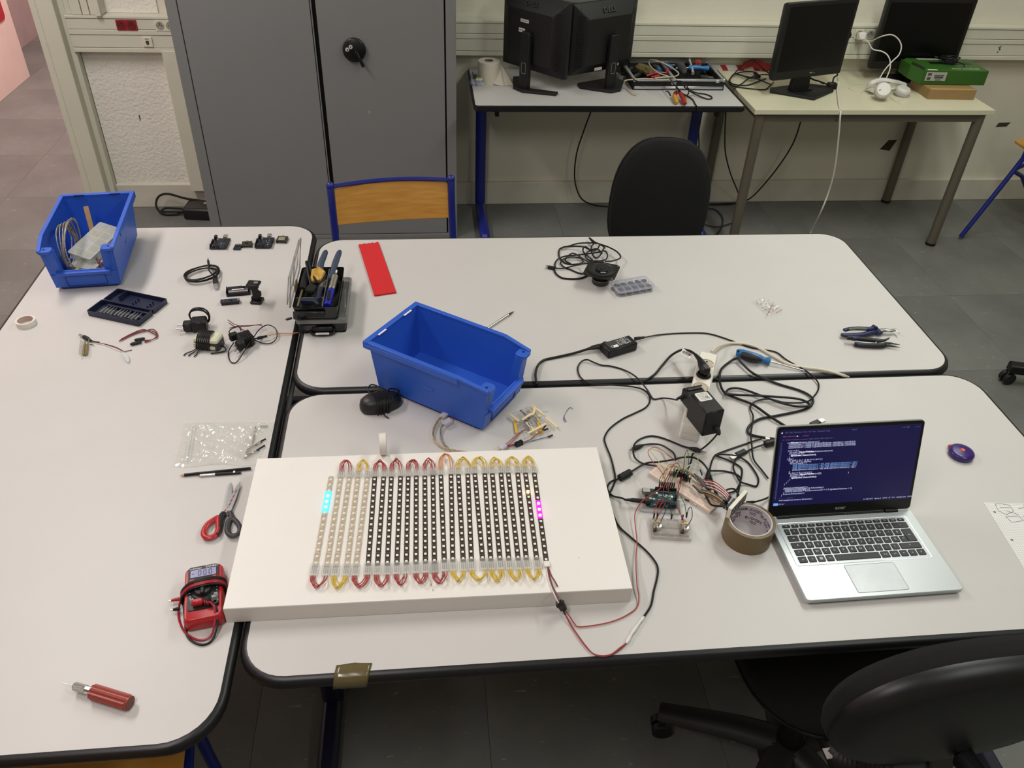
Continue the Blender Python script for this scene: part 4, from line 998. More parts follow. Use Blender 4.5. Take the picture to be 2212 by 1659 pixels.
for (p0, p1, m, nm) in (((395, 1292), (370, 1297), REDM, 'red_probe'), ((388, 1315), (374, 1317), BLK, 'black_probe')):
    a_, b_ = at(*p0, T+.008), at(*p1, T+.007); MB().cyl(a_, b_, .0042, .0024, n=10).build(nm, m, mm, world=True)
    MB().cyl(b_, b_+(b_-a_).normalized()*.005, .0008, n=6).build('probe_tip', STEEL, mm, world=True)

# ---- pin vise screwdriver
pv = thing('pin_vise', 'small red-handled pin vise with a silver collar and fine needle', 'hand tool', at(225, 1510, T))
e0, e1 = at(281, 1519, T+.0125), at(200, 1494, T+.0125); dd = (e1-e0).normalized()
n = 40; ol = [((.0118+(.0012 if (k//2) % 2 else -.0004))*math.cos(2*PI*k/n), (.0118+(.0012 if (k//2) % 2 else -.0004))*math.sin(2*PI*k/n)) for k in range(n)]
MB().prism(ol, .004, (e1-e0).length, FR(e0, (0, 0, 1), dd)).cyl(e0, e0+dd*.004, .0118, n=28).build('handle', M('brick_red_plastic', (150, 62, 52), .4), pv, world=True, smooth=20)
MB().cyl(e0-dd*.0008, e0, .0105, n=24).build('end_disc', M('handle_end', (112, 70, 58), .6), pv, world=True)
s0 = e1; s1 = at(186, 1491, T+.0125); s2 = at(162, 1486, T+.0125)
MB().cyl(s0, s0+dd*.013, .0068, n=10).build('collar', CHROME, pv, world=True, smooth=10)
MB().cyl(s0+dd*.013, s0+dd*.034, .0074, n=20).build('knurled_sleeve', M('knurled_metal', (205, 203, 200), .3, metal=.9, bump=.8, bs=1200), pv, world=True)
MB().sphere((0, 0, 0), .0070, 16, 8, FR(s0+dd*.034, (0, 0, 1), dd), (1, 1, .45)).build('blue_ring', M('navy_ring', (28, 26, 70), .3), pv, world=True)
MB().cyl(s0+dd*.036, s0+dd*.062+Vector((0, 0, -.002)), .0005, n=6).build('needle', STEEL, pv, world=True)
# ================================================================ stacked tool boxes at the table joint
SMOKE = M('smoked_plastic', (20, 20, 22), .25, alpha=.93, spec=.6); LIDC = M('clear_lid_plastic', (205, 208, 205), .1, alpha=.16, spec=.8); LIDE = M('clear_lid_edge', (140, 140, 138), .15, alpha=.55, spec=.8)
def organiser(label, cx, cy, z, w, d, h, rz=0):
    t = thing('tool_box', label, 'tool box', (cx, cy, z), rz)
    o = rrect(w, d, .008, 4)
    MB().prism(rrect(w-.008, d-.008, .008, 4), 0, .002).layers([(rrect(w-.012, d-.012, .008, 4), 0), (o, h)], cap0=False, cap1=False).layers([(rrect(w-.004, d-.004, .007, 4), h), (rrect(w-.016, d-.016, .007, 4), .002)], cap0=False, cap1=False).ring(rrect(w-.004, d-.004, .007, 4), [(0, h), (.002, h)]).build('base', SMOKE, t, smooth=30)
    MB().box((0, -d/2-.004, h*.55), (w*.42, .010, h*.4), b=.003).build('latch', BLK, t)
    for s in (-1, 1):
        k = MB().prism([(-.014, 0), (.03, .022), (.03, .026), (-.018, .026), (-.02, .004)], 0, .002, FR((s*w*.44+.012, -d/2-.001, h*.1), (1, 0, 0), (0, -1, 0))) if s < 0 else None
        if k:
            k.build('hinge_plate', M('smoked_hinge', (48, 48, 50), .3), t, smooth=0)
            MB().cyl((s*w*.44+.008, -d/2-.003, h*.30), (s*w*.44+.008, -d/2-.005, h*.30), .005, n=14).build('hinge_pin', BLK, t)
    return t
lo_ = organiser('closed smoked tool organiser with clear lid, lower of the stacked pair', -.292, 2.012, T, .132, .222, .034)
MB().ring(rrect(.134, .224, .008, 4), [(0, .034), (.002, .034), (.002, .046), (-.0035, .049), (-.005, .046), (-.001, .044)]).build('lid_rim', LIDE, lo_, smooth=30)
MB().prism(rrect(.128, .218, .008, 4), .0445, .0465).build('lid', LIDC, lo_)
for k, (x, y, a, m, l) in enumerate(((.045, -.03, 88, BLK, .12), (.052, .03, 92, STEEL, .10), (.030, -.05, 80, GREYP, .07), (.04, .06, 95, BLKM, .06))):
    MB().box((0, 0, .018), (l, .010, .012), Matrix.Translation((x, y, .004))@Matrix.Rotation(rad(a), 4, 'Z'), b=.003).build('tool_inside', m, lo_)
hd = MB().tube(catmull([(-.030, -.112, .012), (-.028, -.122, .008), (-.01, -.126, .007), (.01, -.126, .007), (.028, -.122, .008), (.030, -.112, .012)], 4), .004, 8)
hd.build('carry_handle', BLK, lo_); MB().box((0, -.1265, .010), (.036, .006, .003)).build('handle_ribs', WHITEP, lo_, smooth=0)
up_ = organiser('open smoked tool box full of tools, upper of the stacked pair', -.302, 2.0, T+.049, .120, .215, .042, rad(-1))
UX = up_.matrix_basis.copy()
# lid hinged up on the left side
lx = -.064
def lidp(u, v): return (lx+.014*v-.002, -.105+.21*u, .040+.096*v)
lb = MB(); lb.tube([lidp(0, 0), lidp(0, 1), lidp(1, 1), lidp(1, 0)], .0022, 6, closed=True); lb.tube([(lidp(0, 0)[0]-.006, lidp(0, 0)[1], .05), (lidp(0, 1)[0]-.006, -.105, .131), (lidp(1, 1)[0]-.006, .105, .131), (lidp(1, 0)[0]-.006, .105, .05)], .0016, 6, closed=True)
lb.tube([(lidp(.5, 0)[0]-.004, 0, .045), (lidp(.5, 1)[0]-.004, 0, .135)], .0016, 6)
ll = lb.build('lid_rim', LIDE, up_)
lb = MB(); lb.add([lidp(0, 0), lidp(1, 0), lidp(1, 1), lidp(0, 1)]+[(lidp(a_, b_)[0]-.006, lidp(a_, b_)[1], lidp(a_, b_)[2]) for a_, b_ in ((0, 0), (1, 0), (1, 1), (0, 1))], [(0, 1, 2, 3), (7, 6, 5, 4), (0, 3, 7, 4), (1, 5, 6, 2), (3, 2, 6, 7)])
lb.build('lid', LIDC, up_, smooth=0)
MB().box((lx+.004, -.012, .050), (.004, .034, .026)).build('lid_tape', M('brown_tape_film', (105, 88, 50), .35, alpha=.8), up_, smooth=0)
MB().box((.018, .0, .022), (.002, .20, .036)).box((-.022, -.05, .020), (.075, .002, .034)).build('inner_divider', LIDE, up_, smooth=0)
# tools lying in the upper box (each its own thing)
def up(x, y, z): return UX@Vector((x, y, z))
pl = thing('pliers', 'pliers with slate-blue handles sticking out of the back of the upper tool box', 'pliers', up(.02, .08, .02))
NAVYG = M('slate_blue_grip', (48, 62, 84), .55)
for s, xo in ((-1, 0), (1, .0)):
    x = .012+s*.020
    MB().tube(catmull([up(.010+s*.006, .05, .03), up(x-.004*s, .085, .036), up(x, .118, .044), up(x+.006, .150, .052), up(x+.011, .176, .058)], 5), [.004, .006, .007, .0078, .0082, .0085, .0088, .009, .0092, .0094, .0095, .0095, .0095, .0094, .0092, .009, .0088, .0085, .008, .007, .004][:21], 12, flat=.8).build('handle', NAVYG, pl, world=True)
MB().box((0, 0, 0), (.022, .04, .010), UX@Matrix.Translation((.010, .035, .028)), b=.003).build('jaws', STEEL, pl, world=True)
ss = thing('solder_sucker', 'silver and blue desoldering pump in the upper tool box', 'hand tool', up(.037, 0, .04))
a_, b_ = up(.041, .080, .046), up(.030, -.098, .036); dd = b_-a_
def sg(u, v, r0, r1, m, nm): MB().cyl(a_+dd*u, a_+dd*v, r0, r1, n=18).build(nm, m, ss, world=True)
sg(0, .10, .0025, .003, WHITEP, 'nozzle'); sg(.10, .18, .005, .0095, CHROME, 'cone'); sg(.18, .50, .0092, .0092, M('brushed_aluminium', (185, 182, 170), .3, metal=.85), 'barrel'); sg(.50, .56, .0105, .0105, CHROME, 'collar'); sg(.56, .98, .0105, .0100, M('bright_blue_plastic', (24, 34, 150), .3), 'blue_grip')
MB().box((0, 0, 0), (.009, .045, .004), FR(a_+dd*.76+Vector((0, 0, .0095)), (1, 0, 0), (0, 0, 1)), b=.001).build('trigger_slot', BLK, ss, world=True)
sp_ = thing('sponge', 'yellow cellulose sponge scrap in the upper tool box', 'sponge', up(-.012, .05, .04))
q = MB(); vs = [(-.018, -.022, 0), (.010, -.016, 0), (.022, .012, .004), (.006, .026, .010), (-.014, .018, .006)]
q.layers([([(v[0], v[1]) for v in vs], 0), ([(v[0]*1.04+.001, v[1]*1.02) for v in vs], .006), ([(v[0]*.98, v[1]*.98+.001) for v in vs], .011)], UX@Matrix.Translation((-.010, .045, .046))@Matrix.Rotation(rad(28), 4, 'X'))
q.build('body', M('yellow_sponge', (226, 188, 96), .9, col2=(190, 140, 60), vs=60, bump=.6, bs=150), sp_, world=True)
tc_ = thing('power_lead', 'black moulded plug and cord folded in the upper tool box', 'cable', up(-.03, 0, .04))
MB().box((0, 0, 0), (.026, .034, .020), UX@Matrix.Translation((-.020, -.018, .044))@Matrix.Rotation(rad(-14), 4, 'Z'), b=.006).build('plug', BLKM, tc_, world=True)
MB().tube(catmull([up(-.022, -.002, .048), up(-.030, .03, .056), up(-.040, .075, .066), up(-.043, .092, .068), up(-.036, .088, .066), up(-.024, .05, .054), up(-.002, .01, .046), up(.010, .03, .046), up(.012, .06, .044)], 6), .0034, 8).build('cord', CABLE, tc_, world=True)
si = thing('soldering_iron', 'black soldering iron handle lying along the left side of the upper tool box', 'soldering iron', up(-.048, 0, .03))
MB().tube(catmull([up(-.046, .095, .040), up(-.044, .03, .042), up(-.044, -.02, .042)], 6), [.006, .0068, .0075, .0082, .0088, .0092, .0095, .0098, .010, .010, .0102, .0104, .0108], 12).build('grip', BLKM, si, world=True)
MB().cyl(up(-.044, -.02, .042), up(-.047, -.100, .040), .0035, .0025, n=10).build('shaft', M('worn_brass', (150, 140, 110), .4, metal=.8), si, world=True)
nv = thing('holder_clip', 'dark navy plastic clip at the front of the upper tool box', 'clip', up(-.01, -.06, .03))
MB().prism([(-.030, -.006), (.004, -.010), (.016, -.026), (.022, -.022), (.012, -.002), (.024, .014), (.014, .018), (.0, .006), (-.030, .008)], 0, .012, UX@Matrix.Translation((-.012, -.066, .030))).build('body', M('navy_clip_plastic', (34, 42, 62), .45), nv, world=True, smooth=0, bevel=.0015)
MB().cyl(up(-.046, -.060, .036), up(-.034, -.060, .038), .004, n=10).build('pin', STEEL, nv, world=True)
tw = thing('tweezers', 'steel pointed tool standing in the middle of the upper tool box', 'hand tool', up(.008, 0, .03))
MB().tube([up(.010, .030, .044), up(.004, -.010, .042)], [.0015, .0075], 8).build('tip', STEEL, tw, world=True)
MB().tube([up(.004, -.010, .042), up(.002, -.055, .036)], [.0075, .006], 8).build('handle', M('navy_clip_plastic', (34, 42, 62), .45), tw, world=True)
rj = thing('loose_plug', 'tiny black plug poking out at the left foot of the tool boxes', 'plug', at(620, 690, T))
MB().tube([at(619, 690, T+.04), at(630, 687, T+.044)], .0036, 8).build('housing', BLK, rj, world=True)
MB().tube([at(615, 691, T+.04), at(619, 690, T+.04)], .0012, 5).build('pins', STEEL, rj, world=True)

# ================================================================ far table
# red felt strip
REDF = M('red_felt', (206, 34, 40), .9, bump=.5, bs=500)
rc_ = [at(775, 531, T), at(818, 526, T), at(856, 634, T), at(809, 641, T)]
k = MB(); N = 14; vs = []; fs = []
for i in range(N+1):
    u = i/N
    for h in (0, .006):
        p_ = rc_[0]*(1-u)+rc_[1]*u; vs.append((p_.x, p_.y+.0025*math.sin(i*2.1)+.0012*math.sin(i*5), T+h))
    for h in (.006, 0):
        p_ = rc_[3]*(1-u)+rc_[2]*u; vs.append((p_.x, p_.y+.0006*math.sin(i*1.7), T+h))
for i in range(N):
    for q in range(4): fs.append((i*4+q, i*4+(q+1) % 4, (i+1)*4+(q+1) % 4, (i+1)*4+q))
fs += [(3, 2, 1, 0), (N*4, N*4+1, N*4+2, N*4+3)]
k.add(vs, fs); tag(k.build('felt_strip', REDF, world=True, smooth=30, bevel=.001), 'long red felt strip with a ragged end on the far table', 'felt')
# silver stylus behind the empty bin
sv = thing('scriber', 'slim silver scriber with a grey point beside the empty blue bin', 'hand tool', at(1080, 690, T))
a_, b_, c_ = at(1040, 718, T+.004), at(1098, 680, T+.004), at(1110, 673, T+.003)
MB().cyl(a_, b_, .0032, .0038, n=12).build('shaft', M('silver_tube', (190, 190, 188), .25, metal=.85), sv, world=True)
MB().cyl(b_, c_, .0040, .0008, n=12).build('point', GREYP, sv, world=True)
# loudspeaker: square frame on its magnet
spk = thingX('loudspeaker', 'bare black square-framed loudspeaker lying face up on its magnet', 'speaker', RZ(rad(-24), at(1297, 612, T)+Vector((0, .004, 0))))
MB().lathe([(0, 0), (.025, 0), (.0262, .002), (.0262, .014), (.024, .016), (0, .016)], 32).build('magnet', M('brown_magnet', (52, 46, 42), .5), spk)
MB().lathe([(.020, .016), (.022, .022), (.040, .040), (.0425, .043), (.039, .041), (.018, .020)], 32).build('basket', BLKM, spk)
MB().lathe([(.0262, .0145), (.027, .0152), (.0262, .0165)], 32).build('magnet_rim', M('rim_tan', (130, 118, 95), .5), spk)
MB().prism(rrect(.098, .098, .014, 5), .042, .0445).build('frame', BLK, spk)
MB().lathe([(.0425, .0445), (.0418, .0475), (.038, .0478), (.036, .0455), (.031, .0470), (.026, .0458), (.016, .0452)], 40).build('cone', M('speaker_cone', (24, 24, 25), .45), spk)
MB().lathe([(.0185, .0452), (.018, .0505), (.0145, .0515), (.012, .0485), (.007, .0480), (.0055, .051), (0, .0525)], 32).build('tweeter', M('tweeter_black', (14, 14, 15), .55), spk)
hh = MB()
for sx in (-1, 1):
    for sy in (-1, 1):
        MB().cyl((sx*.042, sy*.042, .0444), (sx*.042, sy*.042, .0449), .0032, n=10).build('screw_hole', HOLE if sx < 0 else STEEL, spk)
MB().box((.002, -.021, .0476), (.016, .005, .0006), Matrix.Rotation(rad(20), 4, 'Z')).build('brand_mark', M('grey_print', (150, 150, 150), .5), spk, smooth=0)
# black speaker cable tangle
ct = thing('cable_tangle', 'tangled black cable with a small plug behind the loudspeaker', 'cable', at(1255, 560, T))
def s9(l): return [(1140+x/6.9125, 490+y/6.9125, h) for x, y, h in l]
MB().tube(px(s9([(930, 170, .012), (985, 215, .016), (1040, 245, .02), (1200, 300, .02), (1330, 370, .02), (1385, 440, .02), (1360, 480, .02), (1260, 510, .03), (1160, 515, .046)])), .0025, 7).build('cord', CABLE, ct, world=True)
MB().tube(px(s9([(1020, 240, .014), (860, 240, .010), (740, 250, .008), (600, 290, .006), (490, 320, .006), (465, 380, .004), (480, 470, .003), (560, 540, .003), (660, 560, .003), (800, 545, .006), (820, 500, .008), (760, 460, .010), (640, 450, .012), (540, 480, .010), (490, 540, .006), (540, 600, .003), (640, 640, .003), (780, 695, .003), (900, 690, .003)])), .0025, 7).build('cord', CABLE, ct, world=True)
MB().tube(px(s9([(400, 615, .006), (520, 620, .006), (640, 595, .008), (780, 560, .012), (900, 545, .03), (1010, 525, .047), (1130, 520, .047)])), .0022, 7).build('cord', CABLE, ct, world=True)
MB().tube(px(s9([(390, 640, .003), (430, 710, .003), (520, 765, .003), (680, 780, .003), (820, 760, .003), (910, 715, .003), (960, 700, .003)])), .0030, 7).build('cord', CABLE, ct, world=True)
MB().tube(px(s9([(410, 620, .003), (410, 540, .004), (470, 470, .006), (600, 430, .010), (760, 420, .012), (900, 400, .016), (1050, 380, .020), (1150, 360, .022), (1190, 420, .018), (1160, 490, .012), (1020, 510, .010), (900, 490, .012), (860, 430, .016), (900, 370, .020), (980, 350, .022)])), .0025, 7).build('cord', CABLE, ct, world=True)
MB().tube(px(s9([(990, 250, .018), (950, 300, .020), (960, 400, .024), (1010, 460, .024), (1070, 440, .024), (1130, 330, .024), (1150, 310, .022), (1080, 270, .02), (1040, 330, .024), (960, 360, .026), (870, 300, .022), (830, 320, .020), (830, 370, .018), (900, 440, .02), (970, 500, .016), (900, 520, .008), (700, 400, .012), (620, 420, .010), (560, 500, .006), (640, 550, .004)])), .0025, 7).build('cord', CABLE, ct, world=True)
MB().tube(px(s9([(500, 330, .006), (540, 300, .010), (680, 290, .012), (830, 300, .016), (930, 340, .02), (1040, 330, .026), (1110, 400, .026)])), .0025, 7).build('cord', CABLE, ct, world=True)
a_, b_ = at(1199, 580, T+.006), at(1184, 577, T+.006)
MB().box((0, 0, 0), (.012, .008, .024), FR((a_+b_)/2, (0, 0, 1), b_-a_), b=.002).build('plug', BLK, ct, world=True)
MB().box((0, 0, 0), (.009, .005, .006), FR(b_+(b_-a_).normalized()*.004, (0, 0, 1), b_-a_)).build('plug_end', STEEL, ct, world=True, smooth=0)
MB().tube([at(1273, 514, T+.012), at(1280, 521, T+.014), at(1288, 526, T+.018)], [.003, .0042, .003], 8).build('cord_end', BLK, ct, world=True)
# clear box of black parts
k_ = at(1337, 643, T); k2_ = at(1416, 629, T)
ca = math.atan2(k2_.y-k_.y, k2_.x-k_.x)
CB = M('frosted_clear_plastic', (216, 218, 232), .2, alpha=.09, spec=.7)
cbx = thing('parts_box', 'clear compartment box of black parts beside the loudspeaker', 'case', k_, ca)
cw, cd, chh = .118, .060, .022
MB().prism(rrect(cw, cd, .006, 4, cw/2, cd/2), 0, .0014).ring(rrect(cw, cd, .006, 4, cw/2, cd/2), [(0, 0), (0, .016), (-.0014, .016), (-.0014, 0)]).build('tray', CB, cbx, smooth=30)
MB().prism(rrect(cw+.003, cd+.003, .007, 4, cw/2, cd/2), chh-.002, chh).build('lid', CB, cbx)
MB().ring(rrect(cw+.003, cd+.003, .007, 4, cw/2, cd/2), [(0, .014), (.0008, .014), (.0008, chh), (0, chh)]).build('lid_skirt', M('frosted_rim', (226, 228, 240), .25, alpha=.36), cbx)
for i in range(1, 5): MB().box((cw*i/5, cd/2, .010), (.0012, cd-.003, .018)).build('divider', M('frosted_rim', (226, 228, 240), .25, alpha=.36), cbx, smooth=0)
MB().box((cw/2, cd/2, .010), (cw-.003, .0012, .018)).build('divider', M('frosted_rim', (226, 228, 240), .25, alpha=.36), cbx, smooth=0)
MB().tube(catmull([(-.002, .006, .010), (-.008, .004, .009), (-.009, .012, .009), (-.002, .014, .010)], 4), .0012, 6).build('loop_tab', CB, cbx)
DK = M('dark_rubber_part', (38, 40, 56), .6)
for i in range(5):
    for j in range(2):
        g = MB()
        for q in range(3):
            g.box((0, 0, 0), (random.uniform(.009, .017), random.uniform(.008, .018), random.uniform(.010, .015)), Matrix.Translation((cw*(i+.5)/5+random.uniform(-.002, .002), cd*(j+.5)/2+random.uniform(-.003, .003), .0095))@Matrix.Rotation(random.uniform(-.6, .6), 4, 'Z'))
        tag(g.build('parts', DK, cbx, smooth=0), kind='stuff')
# little bag of white bits
SBAG = M('small_bag_film', (236, 236, 228), .12, alpha=.30, spec=1.0, coat=.5)
sb = thing('small_bag', 'small clear bag of white plastic bits on the far table', 'plastic bag', at(1656, 662, T))
cor = [at(1622, 652, T), at(1660, 686, T), at(1691, 668, T), at(1650, 642, T)]
vs = []; fs = []; N = 16
for i in range(N+1):
    for j in range(N+1):
        u, v = i/N, j/N; p_ = (cor[0]*(1-u)+cor[1]*u)*(1-v)+(cor[3]*(1-u)+cor[2]*u)*v
        e = min(1, 5*min(u, 1-u), 5*min(v, 1-v)); vs.append((p_.x, p_.y, T+.0008+e*(.006+random.uniform(0, .006))))
for i in range(N):
    for j in range(N): a0 = i*(N+1)+j; fs.append((a0, a0+1, a0+N+2, a0+N+1))
MB().add(vs, fs).build('film', SBAG, sb, world=True, smooth=20)
MB().tube([at(1657, 681, T+.010), at(1671, 653, T+.010)], .0007, 5).tube([at(1676, 676, T+.008), at(1690, 669, T+.006)], .0007, 5).build('red_zip_line', WIRE_R, sb, world=True)
b0 = None
for i in range(26):
    u, v = random.uniform(.1, .9), random.uniform(.15, .85); p_ = (cor[0]*(1-u)+cor[1]*u)*(1-v)+(cor[3]*(1-u)+cor[2]*u)*v
    if b0 is None: b0 = MB().box((0, 0, 0), (.012, .004, .0035), b=.0008).build('white_clip', WHITEP); o = b0
    else: o = b0.copy(); COL.objects.link(o)
    o.location = (p_.x, p_.y, T+.003+.003*random.random()); o.rotation_euler = (0, random.uniform(-.2, .2), random.uniform(0, 3))
    tag(o, 'small white plastic clip inside the little bag on the far table', 'clip', 'white clips in the small bag')
# three pliers at the right
NVG = M('navy_grip', (26, 34, 78), .5); GRG = M('grey_grip_inlay', (92, 92, 84), .6); BKG = M('black_grip', (26, 26, 30), .6)
def s4(l, h): return [at(1580+x/5.53, 620+y/5.53, T+(h if len(q) < 3 else q[2])) for q in l for x, y in (q[:2],)]
pA = thing('pliers', 'bent-nose pliers with navy and grey handles, rearmost of the three', 'pliers', at(1870, 716, T))
MB().tube(catmull(s4([(1310, 570), (1400, 575), (1560, 570), (1680, 540), (1740, 520), (1775, 560)], .010), 6), [.0045]+[.0062+.0002*i for i in range(20)]+[.0095]*9+[.006], 12, flat=.75).build('handle', NVG, pA, world=True)
MB().tube(catmull(s4([(1345, 515), (1420, 500), (1520, 495), (1640, 500), (1700, 490)], .019), 6), [.005]+[.0065]*10+[.007]*13+[.006], 12, flat=.75).build('handle', NVG, pA, world=True)
MB().tube(catmull(s4([(1400, 505), (1500, 496), (1610, 500)], .0235), 5), .0048, 8, flat=.6).build('handle_inlay', GRG, pA, world=True)
MB().tube(s4([(1690, 470), (1720, 500)], .02), [.006, .008], 10).build('thumb_guard', NVG, pA, world=True)
MB().tube(catmull(s4([(1770, 525), (1830, 515), (1900, 520), (1965, 515), (2005, 555)], .013), 5), [.0085]*2+[.008-.00025*i for i in range(15)]+[.003, .0024, .002, .0016], 8, flat=.6).build('jaws', STEEL, pA, world=True)
pB = thing('pliers', 'small black-handled pliers in the middle of the three', 'pliers', at(1880, 735, T))
MB().tube(s4([(1385, 605), (1470, 612), (1600, 625), (1720, 640)], .018), [.006, .0062, .0068, .006], 12).build('handle', BKG, pB, world=True)
MB().tube(s4([(1440, 612), (1490, 616)], .018), .0066, 12).build('blue_band', NVG, pB, world=True)
MB().tube(catmull(s4([(1720, 630), (1810, 635), (1850, 625), (1890, 605)], .016), 4), [.006, .006, .0055, .005, .005, .0045, .004, .0035, .003, .0028, .0024, .002, .0016], 8, flat=.6).build('jaws', GREYP, pB, world=True)
MB().tube(catmull(s4([(1740, 655), (1820, 645), (1880, 618)], .012), 4), [.005, .0046, .0042, .004, .0036, .003, .0026, .002, .0016], 8, flat=.6).build('jaws', GREYP, pB, world=True)
pD = thing('pliers', 'small needle-nose pliers with black and blue handles, nearest of the three', 'pliers', at(1890, 745, T))
MB().tube(catmull(s4([(1470, 680), (1560, 695), (1680, 700), (1790, 700), (1840, 690)], .008), 5), [.006]+[.0066]*9+[.0072]*10+[.005], 12).build('handle', BKG, pD, world=True)
MB().tube(s4([(1500, 686), (1560, 694)], .008), .0070, 12).build('blue_band', NVG, pD, world=True)
MB().tube(s4([(1835, 690), (1900, 700), (2015, 722)], .008), [.0045, .003, .0007], 8).build('jaws', GREYP, pD, world=True)
MB().tube(s4([(1835, 675), (1900, 672), (2012, 690)], .009), [.0045, .003, .0007], 8).build('jaws', GREYP, pD, world=True)
# blue screwdriver
sd = thing('screwdriver', 'screwdriver with a blue and black handle lying by the white cord', 'screwdriver', at(1630, 775, T))
MB().tube(catmull([at(1590, 762, T+.013), at(1602, 764, T+.014), at(1625, 771, T+.014), at(1645, 776, T+.012), at(1657, 779, T+.011), at(1664, 781, T+.011)], 4), [.008, .0105, .0115, .012, .0125, .0128, .013, .013, .013, .0128, .012, .011, .0095, .0085, .008, .0085, .0095, .0105, .011, .011, .0105], 14).build('handle', M('blue_screwdriver_plastic', (38, 110, 170), .35), sd, world=True)
MB().tube(catmull([at(1601, 766, T+.018), at(1625, 773, T+.019), at(1646, 779, T+.016)], 5), [.007, .0095, .0105, .0105, .0105, .010, .0095, .0085, .007, .0055, .003], 12).build('grip_inlay', BKG, sd, world=True)
MB().cyl(at(1595, 758.5, T+.0255), at(1595, 759, T+.0262), .003, n=10).build('hang_hole', HOLE, sd, world=True)
MB().cyl(at(1664, 781, T+.011), at(1738, 801, T+.0045), .0021, n=10).cyl(at(1738, 801, T+.0045), at(1746, 804, T+.004), .0028, .0022, n=10).build('shaft', STEEL, sd, world=True)
# laptop power brick with label, AC cord and output cord
A_, B_, C_, D_ = at(1296, 747, T+.026), at(1316, 760, T+.026), at(1376, 742, T+.026), at(1362, 716, T+.026)
bang = math.atan2(C_.y-B_.y, C_.x-B_.x); bc_ = (A_+B_+C_+D_)/4
pb_ = thing('power_brick', 'black laptop power brick with a printed label on the far table', 'power adapter', (bc_.x, bc_.y, T), bang)
MB().box((0, 0, .0135), (.096, .044, .027), b=.004).build('case', BLK, pb_)
MB().box((-.002, .002, .0272), (.070, .030, .0006)).build('rating_label', M('dark_label', (58, 58, 62), .5), pb_, smooth=0)
lt_ = MB()
for i in range(8):
    for j in range(9):
        if random.random() < .75: lt_.box((-.004+.0042*j, .013-.0034*i, .0276), (random.uniform(.0015, .0038), .0014, .0002))
tag(lt_.build('label_print', LET, pb_, smooth=0), kind='stuff')
MB().box((-.020, -.009, .0276), (.020, .010, .0004)).build('serial_sticker', WHITEP, pb_, smooth=0)
MB().box((-.027, -.009, .0279), (.004, .007, .0002)).build('data_square', BLK, pb_, smooth=0)
MB().tube(catmull([at(1310, 744, T+.013), at(1300, 748, T+.013), at(1285, 750, T+.013), at(1270, 754, T+.012)], 4), [.011, .011, .0105, .010, .0095, .009, .0085, .008, .0075, .007, .006, .005, .0042], 10, flat=.8).build('inlet_plug', BLKM, pb_, world=True)
gw = at(1159, 831, T)
MB().tube(px([(1270, 754, .012), (1240, 763, .006), (1200, 772, .004), (1175, 778, .004), (1162, 790, .008), (1157, 808, .009), (1158, 823, .007)])+[Vector((gw.x, 1.645, T+.003)), Vector((gw.x, 1.6442, T-.012)), Vector((gw.x, 1.6442, T-.05))], .0034, 8).build('mains_cord', CABLE, pb_, world=True)
MB().tube(px([(1372, 732, .014), (1381, 730.5, .012), (1391, 729, .008)]), [.0055]*2+[.005]*3+[.0045]*3+[.0035]*5, 10).build('strain_relief', BLKM, pb_, world=True)
MB().tube(px([(1391, 729, .008), (1433, 722, .003), (1498, 719, .003), (1537, 722, .003), (1586, 738, .003), (1620, 750, .003), (1648, 755, .003), (1677, 761, .003), (1700, 778, .004), (1742, 802, .006), (1765, 823, .006), (1768, 840, .003), (1758, 856, .005), (1742, 868, .012), (1700, 870, .012), (1661, 862, .010), (1635, 866, .006), (1620, 879, .004), (1627, 901, .008), (1622, 937, .010), (1624, 961, .012), (1628, 992, .006), (1645, 1015, .004), (1659, 1033, .004)]), .0021, 7).build('output_cord', CABLE, pb_, world=True)
# white cord from the power strip
wc = MB().tube(px([(1537, 760, .026), (1545, 752, .024), (1560, 745, .012), (1580, 741, .006), (1610, 743, .005), (1640, 752, .005), (1670, 769, .005), (1700, 785, .005), (1730, 793, .005), (1770, 798, .006), (1800, 804, .008), (1822, 811, .004), (1832, 815, -.01), (1838, 817, -.03)]), .0040, 9)
# ---- power strip
s0, s1 = at(1532, 761, T+.045), at(1493, 920, T+.045); sdv = s0-s1; sang = math.atan2(sdv.y, sdv.x)
sc0 = (s0+s1)/2
ps = thing('power_strip', 'white five-way power strip bridging the two right-hand tables', 'power strip', (sc0.x, sc0.y, T), sang)
PL = sdv.length
MB().layers([(rrect(PL-.004, .044, .006, 4), 0), (rrect(PL, .048, .007, 4), .004), (rrect(PL, .048, .007, 4), .018)]).build('lower_case', WHITEP, ps, smooth=30)
MB().layers([(rrect(PL-.001, .047, .007, 4), .0188), (rrect(PL-.001, .047, .007, 4), .040), (rrect(PL-.006, .042, .005, 4), .0445)]).build('upper_case', M('strip_white', (228, 224, 212), .4), ps, smooth=30)
WELL_SHADE = M('socket_well', (182, 172, 154), .5)  # darker tone paints the shade of a well onto a flat disc
for i in range(5):
    x = PL/2-.055-.0535*i
    ww = MB().lathe([(.0200, .0440), (.0198, .0460), (.0188, .0464), (.0182, .0450), (0, .0450)], 28, Matrix.Translation((x, 0, 0))).build('socket', WELL_SHADE, ps)
    MB().box((x, .0175, .042), (.006, .003, .008)).box((x, -.0175, .042), (.006, .003, .008)).build('earth_clip', GOLD if i == 2 else WHITEP, ww, smooth=0)
    MB().cyl((x-.0095, 0, .0450), (x-.0095, 0, .0454), .0028, n=8).cyl((x+.0095, 0, .0450), (x+.0095, 0, .0454), .0028, n=8).build('pin_hole', HOLE, ww)
wc.build('cord', M('off_white_cord', (214, 205, 185), .5), ps, world=True)
PX_ = ps.matrix_basis.copy()
